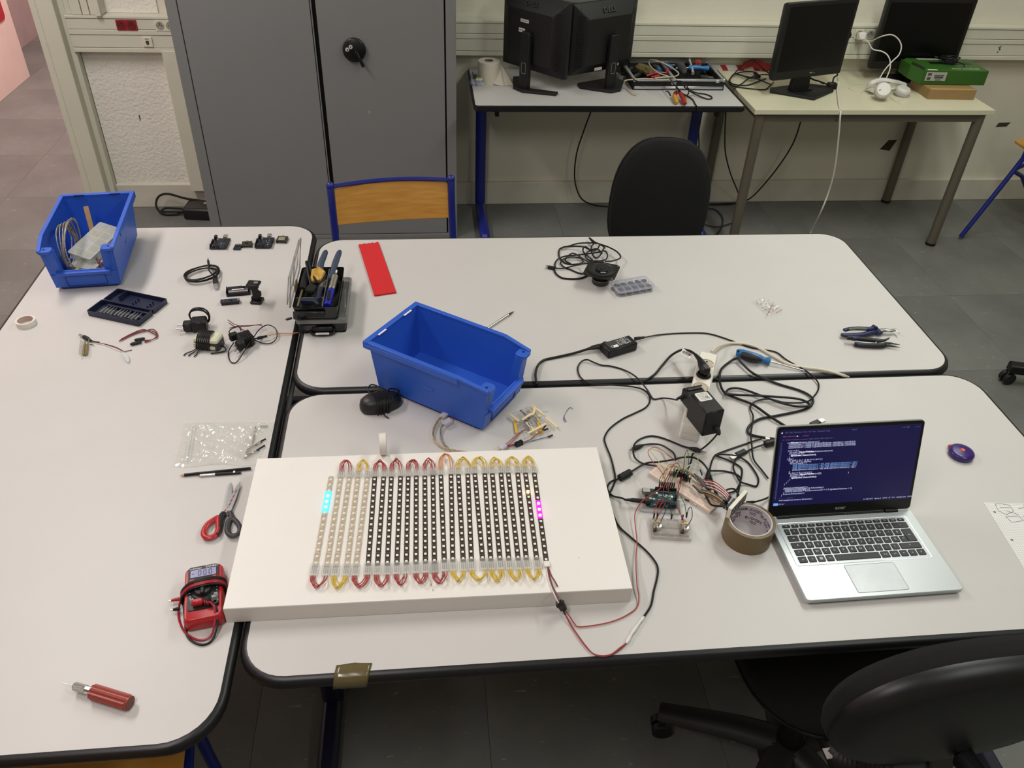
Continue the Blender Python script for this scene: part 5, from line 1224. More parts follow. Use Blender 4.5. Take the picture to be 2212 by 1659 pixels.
# angled mains plug in the second socket
mp_ = thing('mains_plug', 'black angled mains plug with a barcode tag in the power strip', 'plug', PX_@Vector((PL/2-.1085, 0, .045)))
x2 = PL/2-.1085
MB().lathe([(0, .006), (.0165, .006), (.0185, .002), (.0185, -.008), (0, -.008)], 28, PX_@Matrix.Translation((x2, 0, .046))).build('plug_base', BLK, mp_, world=True)
e0 = PX_@Vector((x2-.006, -.002, .064)); e1 = at(1511, 776, T+.060); e2 = at(1502, 766, T+.056)
MB().tube([e0+(e0-e1)*.12, e0, e0*.5+e1*.5, e1, e2], [.009, .0135, .0115, .007, .0045], 12, flat=.9).build('plug_body', BLK, mp_, world=True)
MB().box((0, 0, 0), (.016, .018, .004), FR(e0+Vector((0, 0, .0125)), (1, .2, 0), (.1, -.1, 1)), b=.0015).build('finger_pad', M('pad_black', (38, 38, 40), .5), mp_, world=True)
MB().tube(catmull([e2, at(1497, 762, T+.054), at(1487, 757, T+.050), at(1472, 756, T+.036), at(1450, 768, T+.018), at(1430, 790, T+.008), at(1415, 808, T+.004), at(1398, 820, T+.006), at(1390, 825, T+.003), Vector((at(1386, 826, T).x, 1.6442, T-.012)), Vector((at(1386, 826, T).x, 1.6442, T-.05))], 6), .0032, 8).build('cord', CABLE, mp_, world=True)
fp = [at(1475, 753, T+.046), at(1497, 765, T+.048), at(1491, 776, T+.044), at(1470, 764, T+.042)]
nz = (fp[1]-fp[0]).cross(fp[3]-fp[0]).normalized(); nz = nz if nz.z > 0 else -nz
g = MB(); slab(g, fp, nz*.0008); g.build('barcode_tag', M('white_tag', (235, 230, 225), .5), mp_, world=True, smooth=0)
X = FR((fp[0]+fp[1]+fp[2]+fp[3])/4+nz*.001, fp[1]-fp[0], nz)
g = MB(); xx = -.013
while xx < .012:
    wv = random.choice((.0006, .001, .0016)); g.box((xx, .001, 0), (wv, .008, .0002), X); xx += wv+random.choice((.0007, .0012))
g.box((0, -.0055, 0), (.024, .001, .0002), X); g.build('barcode', BLK, mp_, world=True, smooth=0)
# big plug-in adapter
ac = [at(1492, 847, T+.12), at(1532, 845, T+.12), at(1565, 883, T+.12), at(1528, 892, T+.12)]
am = (ac[0]+ac[1]+ac[2]+ac[3])/4; aang = math.atan2((ac[3]+ac[2]-ac[0]-ac[1]).y, (ac[3]+ac[2]-ac[0]-ac[1]).x)+PI/2
ad = thing('plug_adapter', 'large black plug-in transformer with a white rating label on the power strip', 'power adapter', (am.x, am.y, T+.046), aang)
MB().box((0, 0, .0375), (.048, .078, .072), b=.004).build('case', BLK, ad)
MB().box((.018, .068, .021), (.050, .064, .040), b=.004).build('plug_block', BLK, ad)
MB().tube([(.0, .084, .0415), (.036, .084, .0415)], .004, 8).build('finger_ridge', BLK, ad)
MB().prism(rrect(.032, .030, .003, 3, -.001, .018), .0735, .0741).build('rating_label', M('white_label', (228, 226, 220), .5), ad)
g = MB()
for i in range(7):
    xx = -.013
    while xx < .011:
        wv = random.uniform(.001, .004); g.box((xx+wv/2, .029-.0036*i, .0743), (wv, .0011, .0002)); xx += wv+.001
tag(g.build('label_print', M('label_ink', (70, 70, 72), .6), ad, smooth=0), kind='stuff')
text('CE', .0075, BLK, ad, Matrix.Translation((.005, .014, .0742)), 'approval_mark')
MB().tube([(.012, -.036, .020), (.012, -.046, .018), (.013, -.052, .012)], [.008, .0065, .004], 10).build('strain_relief', BLKM, ad)
MB().tube([(-.005, .088, .022), (-.014, .089, .019), (-.022, .090, .016)], [.006, .004, .0025], 10).build('side_strain_relief', BLKM, ad)
e = ad.matrix_basis@Vector((.013, -.052, .012)); e_ = ad.matrix_basis@Vector((-.022, .090, .016))
MB().tube(catmull([e, at(1551, 929, T+.045), at(1548, 939, T+.03), at(1534, 955, T+.02), at(1516, 970, T+.016), at(1497, 980, T+.014), at(1493, 996, T+.016), at(1485, 1015, T+.02)], 6), .0022, 7).build('front_cord', CABLE, ad, world=True)
MB().tube(catmull([e_]+[at(x, y, T+h) for x, y, h in ((1462, 864, .044), (1446, 861, .018), (1430, 860, .003), (1412, 862, .003), (1404, 852, .003), (1395, 838, .008), (1375, 815, .010), (1350, 800, .003), (1320, 791, .003), (1300, 789, .003), (1283, 783, .006), (1268, 777, .008), (1255, 782, .004), (1248, 795, .003), (1252, 812, .003), (1265, 824, .004), (1282, 830, .008), (1330, 832, .008), (1370, 836, .006), (1395, 845, .007), (1404, 864, .003), (1395, 880, .003), (1370, 893, .003), (1345, 905, .003), (1318, 925, .003), (1306, 945, .003), (1308, 960, .003), (1318, 985, .003), (1325, 1010, .003), (1329, 1035, .003), (1322, 1056, .003), (1316, 1068, .003), (1318, 1090, .003), (1326, 1115, .003), (1338, 1138, .003), (1362, 1160, .003), (1395, 1189, .003), (1415, 1213, .003), (1421, 1230, .003), (1419, 1250, .003), (1412, 1278, .003), (1406, 1308, .003), (1391, 1332, .004))], 5), .0021, 7).build('side_cord', CABLE, ad, world=True)
# thick black cord coil and its plugs
cc_ = thing('coiled_cable', 'thick black power cord coiled loosely behind the laptop', 'cable', at(1650, 860, T))
MB().tube(px([(1697, 921, .004), (1661, 898, .008), (1628, 875, .007), (1596, 862, .006), (1566, 849, .006), (1555, 826, .010), (1557, 800, .008), (1573, 784, .004), (1592, 774, .012), (1602, 784, .010), (1628, 807, .008), (1677, 828, .004), (1726, 843, .004), (1752, 857, .005), (1755, 872, .006), (1736, 885, .004), (1677, 898, .004), (1641, 905, .005), (1618, 921, .004), (1618, 937, .004), (1648, 945, .006), (1672, 948, .010)]), .0032, 8).build('cord', CABLE, cc_, world=True)
MB().tube(px([(1566, 851, .012), (1576, 840, .010), (1602, 840, .006), (1648, 856, .010), (1693, 872, .012), (1726, 878, .012), (1749, 875, .012), (1726, 862, .010), (1661, 856, .014), (1596, 853, .012), (1568, 851, .012)]), .0030, 8).build('cord', CABLE, cc_, world=True)
MB().box((0, 0, 0), (.006, .007, .010), FR(at(1658, 948, T+.008), (0, 0, 1), (1, -.2, 0))).build('white_tag', WHITEP, cc_, world=True, smooth=0)
# ================================================================ near table: white board with the LED strips
bd = thing('white_board', 'thick white panel lying on the near table under the LED strips', 'panel', (-.0095, 1.1585, T), rad(-.4))
MB().box((0, 0, .020), (.753, .398, .040)).build('core', M('panel_edge', (214, 208, 202), .5), bd, smooth=0, bevel=.0015)
MB().box((0, 0, .0402), (.7515, .3965, .0006)).build('top_face', M('panel_white', (233, 230, 223), .45, var=.03, vs=4, bump=.03, bs=700), bd, smooth=0)
BZ = T+.0405
pk = M('pencil_mark', (90, 82, 78), .8)
mk = MB()
for (x, y, l) in ((931, 1261, 5), (935, 1273, 4), (1135, 988, 3), (1250, 1204, 2)):
    a_ = at(x, y, BZ+.0002); b_ = at(x+.6, y+l, BZ+.0002); mk.tube([a_, b_], .0005, 4)
mk.build('pencil_marks', pk, bd, world=True)
c1 = lambda x, y: (640+x/4.88, 960+y/4.88)
c2 = lambda x, y: (900+x/4.88, 960+y/4.88)
STR = [(c1(370, 345), c1(200, 1290)), (c1(468, 350), c1(322, 1290)), (c1(562, 350), c1(418, 1290)), (c1(650, 350), c1(534, 1290)), (c1(750, 350), c1(630, 1290)),
       (c1(828, 345), c1(758, 1280)), (c1(922, 345), c1(856, 1280)), (c1(1003, 345), c1(960, 1280)), (c1(1100, 340), c1(1060, 1275)), (c1(1180, 340), c1(1160, 1270)),
       (c1(1265, 335), c1(1262, 1265)), (c1(1355, 335), c1(1362, 1260)), (c1(1440, 330), c1(1457, 1260)), (c2(255, 325), c2(292, 1245)), (c2(362, 320), c2(382, 1240)),
       (c2(440, 320), c2(492, 1240)), (c2(538, 315), c2(578, 1235)), (c2(613, 310), c2(697, 1230)), (c2(718, 310), c2(782, 1230)), (c2(797, 310), c2(879, 1225)),
       (c2(888, 305), c2(972, 1225)), (c2(965, 305), c2(1072, 1225)), (c2(1065, 305), c2(1157, 1220)), (c2(1147, 305), c2(1267, 1220)), (c2(1240, 305), c2(1368, 1250))]
ORD = ['first', 'second', 'third', 'fourth', 'fifth', 'sixth', 'seventh', 'eighth', 'ninth', 'tenth', 'eleventh', 'twelfth', 'thirteenth', 'fourteenth', 'fifteenth', 'sixteenth', 'seventeenth', 'eighteenth', 'nineteenth', 'twentieth', 'twenty-first', 'twenty-second', 'twenty-third', 'twenty-fourth', 'last']
TAPEK = M('black_led_tape', (26, 22, 22), .5); TAPEW = M('white_led_tape', (226, 220, 204), .5, col2=(158, 128, 88), vs=260)
PADK = M('copper_pads_dark', (98, 70, 58), .5); PADW = M('copper_pads_light', (176, 140, 92), .5)
LEDM = M('led_package', (226, 224, 214), .4); LEDC = M('led_lens', (246, 244, 235), .3); GEL = M('silicone_sleeve', (228, 226, 216), .25, alpha=.22, spec=.5)
CLIP = M('clear_clip_plastic', (212, 210, 204), .15, alpha=.26, spec=.7)
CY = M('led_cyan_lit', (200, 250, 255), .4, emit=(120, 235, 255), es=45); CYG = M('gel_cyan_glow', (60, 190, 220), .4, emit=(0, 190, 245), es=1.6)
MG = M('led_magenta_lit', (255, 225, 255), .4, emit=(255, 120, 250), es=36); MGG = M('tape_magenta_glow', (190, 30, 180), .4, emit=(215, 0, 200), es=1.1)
YL = M('led_yellow_lit', (255, 250, 210), .4, emit=(255, 225, 120), es=60)
ledK = MB().box((0, 0, .0008), (.0050, .0050, .0016)).build('led_chip_master', LEDM, smooth=0); led_mesh = ledK.data
ledK2 = MB().mat(LEDM).box((0, 0, .0008), (.0050, .0050, .0016)).mat(LEDC).lathe([(.0019, .00162), (.0012, .00185), (0, .0019)], 10)
o_ = ledK2.build('led_chip_master', LEDM, smooth=30); led_mesh = o_.data; bpy.data.objects.remove(o_); bpy.data.objects.remove(ledK)
def litmesh(m):
    o_ = MB().box((0, 0, .0009), (.0050, .0050, .0018)).build('lit', m, smooth=0); me = o_.data; bpy.data.objects.remove(o_); return me
LIT = {'c': litmesh(CY), 'm': litmesh(MG), 'y': litmesh(YL)}
ENDS = []
clipm = {}
def led_strip(i, top, bot):
    a_, b_ = at(top[0], top[1], BZ), at(bot[0], bot[1], BZ); d = a_-b_; L_ = d.length; ang = math.atan2(d.y, d.x)
    white = i < 5
    extra = ' with cyan lights on' if i == 0 else (' with one yellow light on' if i == 23 else (' with magenta lights on' if i == 24 else ''))
    lb = ('white' if white else 'black')+'-backed LED strip'+extra+', '+ORD[i]+' from the left on the white panel'
    t = thing('led_strip', lb, 'LED strip', b_, ang, 'LED strips on the white panel')
    # local x runs up the strip from its near end
    MB().box((L_/2, 0, .0006), (L_, .0102 if white else .0098, .0012)).build('tape', TAPEW if white else TAPEK, t, smooth=0)
    n = 15; pitch = L_/n; pads = MB()
    for k in range(n):
        x = pitch*(k+.45)
        for y in (-.003, 0, .003): pads.box((x+pitch*.5, y, .00125), (.0050, .0017, .0002))
        pads.box((x+.0038, .0032, .0013), (.0012, .0022, .0007)); pads.box((x-.0038, -.0030, .0013), (.0014, .0016, .0006))
    tag(pads.build('copper_pads', PADW if white else PADK, t, smooth=0), kind='stuff')
    lit = {}
    if i == 0: lit = {9: 'c', 10: 'c', 11: 'c'}
    if i == 23: lit = {11: 'y'}
    if i == 24: lit = {7: 'm', 8: 'm', 9: 'm'}
    for k in range(n):
        o = bpy.data.objects.new('led_chip', LIT[lit[k]] if k in lit else led_mesh); COL.objects.link(o); o.parent = t
        o.location = (pitch*(k+.45), 0, .0012)
        if k in lit: o['label'] = {'c': 'LED shining cyan', 'm': 'LED shining magenta', 'y': 'LED shining yellow'}[lit[k]]
    if white:
        MB().layers([(rrect(L_, .0118, .001, 2, L_/2, 0), 0), (rrect(L_, .0118, .001, 2, L_/2, 0), .0026), (rrect(L_-.001, .0095, .001, 2, L_/2, 0), .0038)]).build('silicone_sleeve', GEL, t, smooth=30)
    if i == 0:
        MB().layers([(rrect(.062, .0128, .004, 4, pitch*10.45, 0), .0), (rrect(.062, .0128, .004, 4, pitch*10.45, 0), .0022)]).build('sleeve_glow', CYG, t)  # cyan halo of the lit LEDs, put in as emission of the sleeve
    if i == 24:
        MB().box((pitch*8.5, 0, .0013), (.052, .0100, .0006)).build('tape_glow', MGG, t, smooth=0)  # magenta halo between lit LEDs, put in as emission of the tape
    def clip(x0, x1, nm, label=None):
        MB().box(((x0+x1)/2, 0, .0034), (abs(x1-x0), .0160, .0068), b=.001).build(nm, CLIP, t)
        pins = MB()
        for y in (-.0036, 0, .0036): pins.box(((x0+x1)/2, y, .0052), (abs(x1-x0)*.6, .0012, .0006))
        pins.build('clip_pins', M('clip_pin_metal', (150, 150, 150), .4, metal=.6), t, smooth=0)
    if i < 24: clip(-.026, .004, 'end_clip')
    if i > 0: clip(L_-.002, L_+.018, 'end_clip')
    ca, sa = math.cos(ang), math.sin(ang); u = Vector((ca, sa, 0))
    ENDS.append((b_-u*.024+Vector((0, 0, .0035)), a_+u*.017+Vector((0, 0, .0035)), u))
    return t
strips = [led_strip(i, *p_) for i, p_ in enumerate(STR)]
def loop_wires(i, j, far, m, cname, h=.024):
    """bundle of thin wires joining the ends of two neighbouring strips"""
    pa, pb = (ENDS[i][1], ENDS[j][1]) if far else (ENDS[i][0], ENDS[j][0])
    out = (ENDS[i][2]+ENDS[j][2]).normalized()*(1 if far else -1)
    side = (pb-pa).normalized()
    t = thing('wire_loop', f'{cname} wire loop joining LED strips {ORD[i]} and {ORD[j]} from the left', 'wires', ((pa+pb)/2).x and Vector(((pa+pb)/2)[:]), 0, 'wire loops between the LED strips')
    t.location.z = BZ
    for k in range(4):
        q = (k-1.5)*.0026; ex = h+random.uniform(-.003, .003)
        p0 = pa+side*q; p1 = pb-side*q*random.choice((1, -1)); w_ = (p1-p0)
        z1 = random.uniform(.001, .009)
        pts = [p0, p0+out*.008+Vector((0, 0, .001)), p0+w_*.05+out*ex*.62+Vector((0, 0, z1)), p0+w_*.25+out*ex*.95+Vector((0, 0, z1*1.1)), p0+w_*.5+out*(ex+.003)+Vector((0, 0, z1*1.2)), p0+w_*.75+out*ex*.95+Vector((0, 0, z1*1.1)), p0+w_*.95+out*ex*.62+Vector((0, 0, z1)), p1+out*.008+Vector((0, 0, .001)), p1]
        MB().tube(catmull(pts, 5), .0010, 6).build('wire', m, t, world=True)
    return t
for k, (i, j) in enumerate(((1, 2), (3, 4), (5, 6), (7, 8), (9, 10), (11, 12), (13, 14), (15, 16), (17, 18), (19, 20), (21, 22), (23, 24))):
    m, nm = (WIRE_Y, 'yellow') if k == 1 or k >= 7 else ((WIRE_O, 'tall orange') if k == 6 else (WIRE_R, 'red'))
    loop_wires(i, j, True, m, nm+' far-side', .036 if k == 6 else .022)
for k, (i, j) in enumerate(((0, 1), (2, 3), (4, 5), (6, 7), (8, 9), (10, 11), (12, 13), (14, 15), (16, 17), (18, 19), (20, 21), (22, 23))):
    m, nm = (WIRE_Y, 'yellow') if k == 1 or k >= 7 else (WIRE_R, 'red')
    loop_wires(i, j, False, m, nm+' near-side', .026)
# feed lead of the last strip
fd = thing('strip_feed_lead', 'dark red and white feed lead with black connector leaving the last LED strip', 'wires', at(1190, 1235, BZ))
e0 = ENDS[24][0]+ENDS[24][2]*.018
MB().box((0, 0, 0), (.014, .012, .005), FR(e0, ENDS[24][2], (0, 0, 1)), b=.001).build('solder_cover', WHITEP, fd, world=True)
bz = lambda x, y, h: at(x, y, BZ+h)
MB().tube(catmull([bz(1182, 1221, .003), bz(1186, 1245, .003), bz(1193, 1265, .004), bz(1201, 1283, .006), bz(1208, 1300, .002)], 5), .0014, 6).build('red_wire', WIRE_DR, fd, world=True)
MB().tube(catmull([bz(1183, 1221, .003), bz(1190, 1242, .003), bz(1198, 1255, .003), bz(1204, 1267, .003)], 5), .0014, 6).build('cut_wire', WIRE_DR, fd, world=True)
MB().tube(catmull([bz(1181, 1221, .002), bz(1184, 1247, .002), bz(1191, 1268, .002), bz(1199, 1287, .004), bz(1207, 1302, .0)], 5), .0014, 6).build('white_wire', WIRE_W, fd, world=True)
k0, k1 = at(1207, 1300, BZ-.002), at(1218, 1316, T+.014)
MB().box((0, 0, 0), (.013, .009, (k1-k0).length*.95), FR((k0+k1)/2, (1, 0, 0), k1-k0), b=.001).box((0, 0, 0), (.016, .011, .006), FR(k0*.7+k1*.3, (1, 0, 0), k1-k0), b=.001).build('connector', BLK, fd, world=True)
MB().tube([at(1216, 1316, T+.012), at(1221, 1328, T+.008)], .0018, 6).build('black_pin_wire', CABLE, fd, world=True)
MB().tube(catmull([at(1218, 1315, T+.012), at(1228, 1328, T+.006), at(1240, 1346, T+.003), at(1252, 1354, T+.003), at(1300, 1348, T+.003), at(1335, 1338, T+.003), at(1362, 1324, T+.003), at(1376, 1311, T+.003), at(1380, 1290, T+.006), at(1376, 1262, T+.010), at(1374, 1230, T+.010), at(1374, 1200, T+.008), at(1376, 1175, T+.006), at(1374, 1150, T+.008), at(1371, 1120, T+.012), at(1374, 1103, T+.016), at(1388, 1082, T+.03), at(1410, 1066, T+.04), at(1424, 1057, T+.038), at(1432, 1047, T+.022)], 5), .0012, 6).build('long_red_wire', WIRE_R, fd, world=True)
for q in (0, 1.6):
    MB().tube(catmull([at(1221, 1328, T+.008), at(1232, 1348+q, T+.003), at(1248, 1372+q, T+.003), at(1265, 1395+q, T+.003), at(1280, 1411, T+.003), at(1298, 1418-q, T+.0035), at(1320, 1415-q, T+.003), at(1340, 1402-q*2, T+.003), at(1354, 1389, T+.004)], 5), .0012, 6).build('red_wire', WIRE_R if q else WIRE_DR, fd, world=True)
MB().tube(catmull([at(1353, 1390, T+.004), at(1362, 1373, T+.005), at(1374, 1355, T+.005), at(1391, 1332, T+.004)], 5), [.0018]+[.003+.0006*math.sin(i) for i in range(14)]+[.0018], 8).build('white_splice_tape', M('white_electrical_tape', (222, 222, 220), .5), fd, world=True)

# ================================================================ laptop
lp = thing('laptop', 'open silver laptop showing code on its dark screen', 'laptop', (.702, .924, T), rad(.9))
SILV = M('laptop_silver', (186, 192, 192), .35, metal=.35, var=.03, vs=10); SILVD = M('laptop_silver_edge', (200, 204, 204), .25, metal=.6)
LW, LD = .322, .216
MB().layers([(rrect(LW-.016, LD-.010, .006, 4, LW/2, LD/2), .002), (rrect(LW, LD, .008, 4, LW/2, LD/2), .008), (rrect(LW, LD, .008, 4, LW/2, LD/2), .0155), (rrect(LW-.002, LD-.002, .007, 4, LW/2, LD/2), .0165)]).build('base', SILV, lp, smooth=40)
MB().box((.07, .03, .001), (.03, .012, .002)).box((.25, .03, .001), (.03, .012, .002)).box((.16, LD-.03, .001), (.2, .012, .002)).build('rubber_feet', BLK, lp, smooth=0)
MB().ring(rrect(.286, .112, .003, 2, .157, .1400), [(0, .0166), (.0015, .0168), (.0015, .0164), (0, .0160)]).build('keyboard_surround', SILVD, lp)
MB().prism(rrect(.104, .067, .003, 3, .1605, .0435), .0160, .01685).build('touchpad', M('touchpad_silver', (192, 197, 198), .4, metal=.25, var=.10, vs=26), lp)
MB().ring(rrect(.104, .067, .003, 3, .1605, .0435), [(0, .0165), (.0009, .0165), (.0009, .01675), (0, .01675)]).build('touchpad_gap', M('gap_grey', (96, 98, 102), .5), lp)
KEYM = M('black_key', (28, 27, 30), .5)
KW = .0185
x0k, x1k, ytop = .0205, .2945, .1925
rows = [
 (.0110, [('esc', 1.1)]+[(f'F{i}', 1) for i in range(1, 13)]+[('Suppr', 1), ('o', 1)]),
 (.0186, [('\u00b2', .72)]+[(c, 1) for c in '1234567890)=']+[('<-', 1.95)]),
 (.0186, [('tab', 1.35)]+[(c, 1) for c in 'AZERTYUIOP^$']+[('entr', 1.3)]),
 (.0186, [('A', 1.65)]+[(c, 1) for c in 'QSDFGHJKLM']+[('%', 1), ('*', 1.0), ('', 1.0)]),
 (.0186, [('^', 1.15), ('<', 1)]+[(c, 1) for c in 'WXCVBN,;:!']+[('^', 2.55)]),
 (.0186, [('ctrl', 1.1), ('fn', 1), ('+', 1), ('alt', 1), ('', 5.2), ('alt gr', 1.1), ('ctrl', 1.1), ('<', 1), ('v', 1), ('>', 1)])]
y = ytop
for ri, (rh, ks) in enumerate(rows):
    tot = sum(k[1] for k in ks); unit = (x1k-x0k)/tot; x = x0k
    for ki, (lg, kw) in enumerate(ks):
        w_ = unit*kw; cxk, cyk = x+w_/2, y-rh/2
        hh_ = rh
        if ri == 3 and lg == '': x += w_; continue
        if lg == 'entr': hh_ = rh*2; cyk = y-rh
        b_ = MB(); wk, hk = w_-.0032, hh_-.0034
        b_.prism(rrect(wk, hk, .0012, 2), .0162, .0182, Matrix.Translation((cxk, cyk, 0)), rrect(wk-.0008, hk-.0008, .0012, 2))
        ko = b_.build('key', KEYM, lp, smooth=30)
        if lg == '+':
            g = MB()
            for sx in (-1, 1):
                for sy in (-1, 1): g.box((cxk+sx*.0016, cyk+sy*.0016, .0183), (.0026, .0026, .0002))
            g.build('legend', LET, ko, smooth=0)
        elif lg:
            text(lg, .0068 if len(lg) == 1 else .0038, LET, ko, Matrix.Translation((cxk-(.001 if len(lg) == 1 else 0), cyk, .01825)), 'legend')
        x += w_
    y -= rh
# screen half
hz = Matrix.Translation((0, LD+.0005, .0165))@Matrix.Rotation(rad(90-18.6), 4, 'X')     # lid plane: local x along hinge, y up the lid, z towards the user
LH = .207
MB().layers([(rrect(LW-.002, LH, .008, 4, LW/2, LH/2), -.006), (rrect(LW, LH, .008, 4, LW/2, LH/2), -.003), (rrect(LW, LH, .008, 4, LW/2, LH/2), .0)], hz).build('lid_shell', SILVD, lp, smooth=40)
bz_ = MB().prism(rrect(LW-.003, LH-.003, .007, 4, LW/2, LH/2+.0005), .0, .0012, hz).build('screen_bezel', M('bezel_black', (12, 12, 14), .3), lp)
DW, DH = .308, .1735; DX, DY = LW/2, .026+DH/2
MB().prism(rrect(DW, DH, .0005, 1, DX, DY), .0012, .0015, hz).build('display', M('screen_navy', (8, 7, 28), .3, emit=(26, 23, 76), es=.55), bz_, smooth=0)
SC = M('screen_text', (40, 40, 60), .5, emit=(196, 200, 235), es=.95); SCD = M('screen_text_dim', (30, 30, 50), .5, emit=(104, 106, 150), es=.7); SCB = M('screen_text_bright', (60, 60, 80), .5, emit=(240, 240, 255), es=1.3); SCC = M('screen_text_blue', (30, 50, 70), .5, emit=(125, 165, 230), es=.9); SCR = M('screen_text_red', (60, 30, 40), .5, emit=(150, 80, 105), es=.7)
def st_(s, px_, py_, sz, m, nm='code_text', align='LEFT'):
    """code line on the display; px_, py_ as fractions of the display from its top left"""
    text(s, sz, m, bz_, hz@Matrix.Translation((DX-DW/2+px_*DW, DY+DH/2-py_*DH, .0017)), nm, align, 0.00005)
st_('File  Edit  Selection  View  Go  Run  Terminal  Help', .035, .035, .0046, SCD, 'menu_text')
st_('light_matrix.ino   x     config.h', .022, .083, .0046, SCR, 'tab_text'); st_('o', .008, .035, .0065, SCB, 'tab_dot'); st_('o', .118, .083, .0055, SCB, 'tab_dot')
st_('C: > Users > Desktop > projects > light_matrix > light_matrix.ino > ...', .022, .128, .0040, SCD, 'path_text')
st_('search', .50, .035, .0046, SCD, 'search_text'); st_('o o o @', .86, .035, .0046, SCD, 'window_icons'); st_('-  o  x', .945, .035, .0050, SCD, 'window_icons')
LY0, LDY = .168, .0272
code = [(0, 2, 'void fadeout(Instance &instance) {', SC), (1, 3, 'customColor.r = map(d, 0, gradientThickness, colorStart.r, colorEnd.r);', SC), (2, 3, 'customColor.g = map(d, 0, gradientThickness, colorStart.g, colorEnd.g);', SC), (3, 3, 'customColor.b = map(d, 0, gradientThickness, colorStart.b, colorEnd.b);', SC),
 (5, 3, 'if (d == 0) {', SC), (6, 4, 'int index = VectorToIndex(instance.state.pos);', SC), (7, 4, 'if (index >= 0) {', SC), (8, 5, 'lights(index, customColor);', SCB), (9, 4, '}', SC), (10, 3, '} else {', SC), (11, 4, 'for (int8_t dx = -d; dx <= d; dx++) {', SC), (12, 5, 'int8_t dy = d - abs(dx);', SC), (13, 5, 'Vector2 pts[4] = {', SC),
 (14, 7, '(int8_t)(instance.state.pos.x + dx), (int8_t)(instance.state.pos.y + dy) },', SCC), (15, 7, '(int8_t)(instance.state.pos.x - dx), (int8_t)(instance.state.pos.y + dy) },', SCC), (16, 7, '(int8_t)(instance.state.pos.x + dx), (int8_t)(instance.state.pos.y - dy) },', SCC), (17, 7, '(int8_t)(instance.state.pos.x - dx), (int8_t)(instance.state.pos.y - dy) }', SC),
 (18, 5, '};', SC), (19, 5, 'for (int i = 0; i < 4; i++) {', SC), (20, 6, 'int index = VectorToIndex(pts[i]);', SC), (21, 6, 'if (index >= 0) {', SC), (22, 7, 'lights(index, customColor);', SCB), (23, 6, '}', SC), (24, 5, '}', SC), (25, 4, '}', SC), (26, 3, '}', SC),
 (28.3, 3, 'instance.currentLength++;', SC), (29.1, 3, 'if (instance.currentLength >= fadeoutStep) {', SC), (29.9, 4, 'instance.currentLength = 0;', SC), (30.7, 4, 'instance.state.cycle = (instance.state.cycle + 1) % (gradientThickness + 1);', SC), (31.5, 3, '}', SC), (32.2, 3, 'instance.framecount++;', SC), (33, 2, '}', SC)]
for (ln, ind, s_, m) in code:
    st_(s_, .035+.0115*ind, LY0+LDY*ln*.77, .0050, m)
for (ln, x_, s_) in ((0, .082, 'fadeout'), (6, .150, 'VectorToIndex'), (20, .173, 'VectorToIndex')): st_(s_, x_, LY0+LDY*ln*.77, .0051, SCB)
st_('void setup(const Instance &instance) {', .045, .925, .0048, SC); st_('// - - - - -  instances', .045, .895, .0040, SCD)
for q in range(36): st_(str(12+q), .012, LY0+LDY*q*.77, .0038, SCD, 'line_number')
st_('Ln 128, Col 7   Spaces: 2   UTF-8   LF   C++   Arduino Uno   COM3', .66, .972, .0040, SC, 'status_text')
g = MB(); g.box((DX-DW/2+.008, DY-DH/2+.004, .0017), (.010, .006, .0001), hz); g.build('taskbar_button', SCC, bz_, smooth=0)
st_('o ( ) o /', .04, .975, .0046, SC, 'status_text')
st_('I', .52, .60, .006, SC, 'cursor_mark')
text('acer', .0105, M('logo_silver', (190, 192, 195), .3, metal=.7), bz_, hz@Matrix.Translation((LW/2, .0135, .0014)), 'logo_lettering', sx=1.25, bold=.0004)
for xx in (.035, LW-.045): MB().cyl((xx-.014, LD-.002, .0165), (xx+.014, LD-.002, .0165), .005, n=14).build('hinge', BLK, lp)
MB().box((LW/2, LD-.003, .0150), (LW*.72, .006, .004)).build('hinge_vent', BLK, lp, smooth=0)
for q in range(9): MB().box((LW/2+.012+.007*q, LD-.004, .0175), (.004, .004, .0012), Matrix.Identity(4)).build('vent_slot', GREYP, lp, smooth=0)
# USB stick lead behind the laptop
us = thing('usb_plug_lead', 'black USB plug poking up behind the laptop lid', 'cable', at(1768, 912, T))
q0, q1, q2 = at(1752, 919, T+.010), at(1770, 911, T+.012), at(1780, 907, T+.012)
MB().box((0, 0, 0), (.010, .015, (q1-q0).length), FR((q0+q1)/2, (0, 0, 1), q1-q0), b=.002).build('grip', BLK, us, world=True)
MB().box((0, 0, 0), (.0050, .0115, (q2-q1).length), FR((q1+q2)/2, (0, 0, 1), q2-q1)).build('metal_end', STEEL, us, world=True, smooth=0)
th = thing('thin_cord', 'thin dark cord arching above the laptop lid', 'cable', at(1915, 925, T))
MB().tube(px([(1885, 925, .003), (1892, 913, .008), (1903, 910, .012), (1914, 914, .008), (1922, 911, .01), (1932, 909, .012), (1942, 913, .008), (1950, 920, .003)]), .0012, 6).build('cord', CABLE, th, world=True)

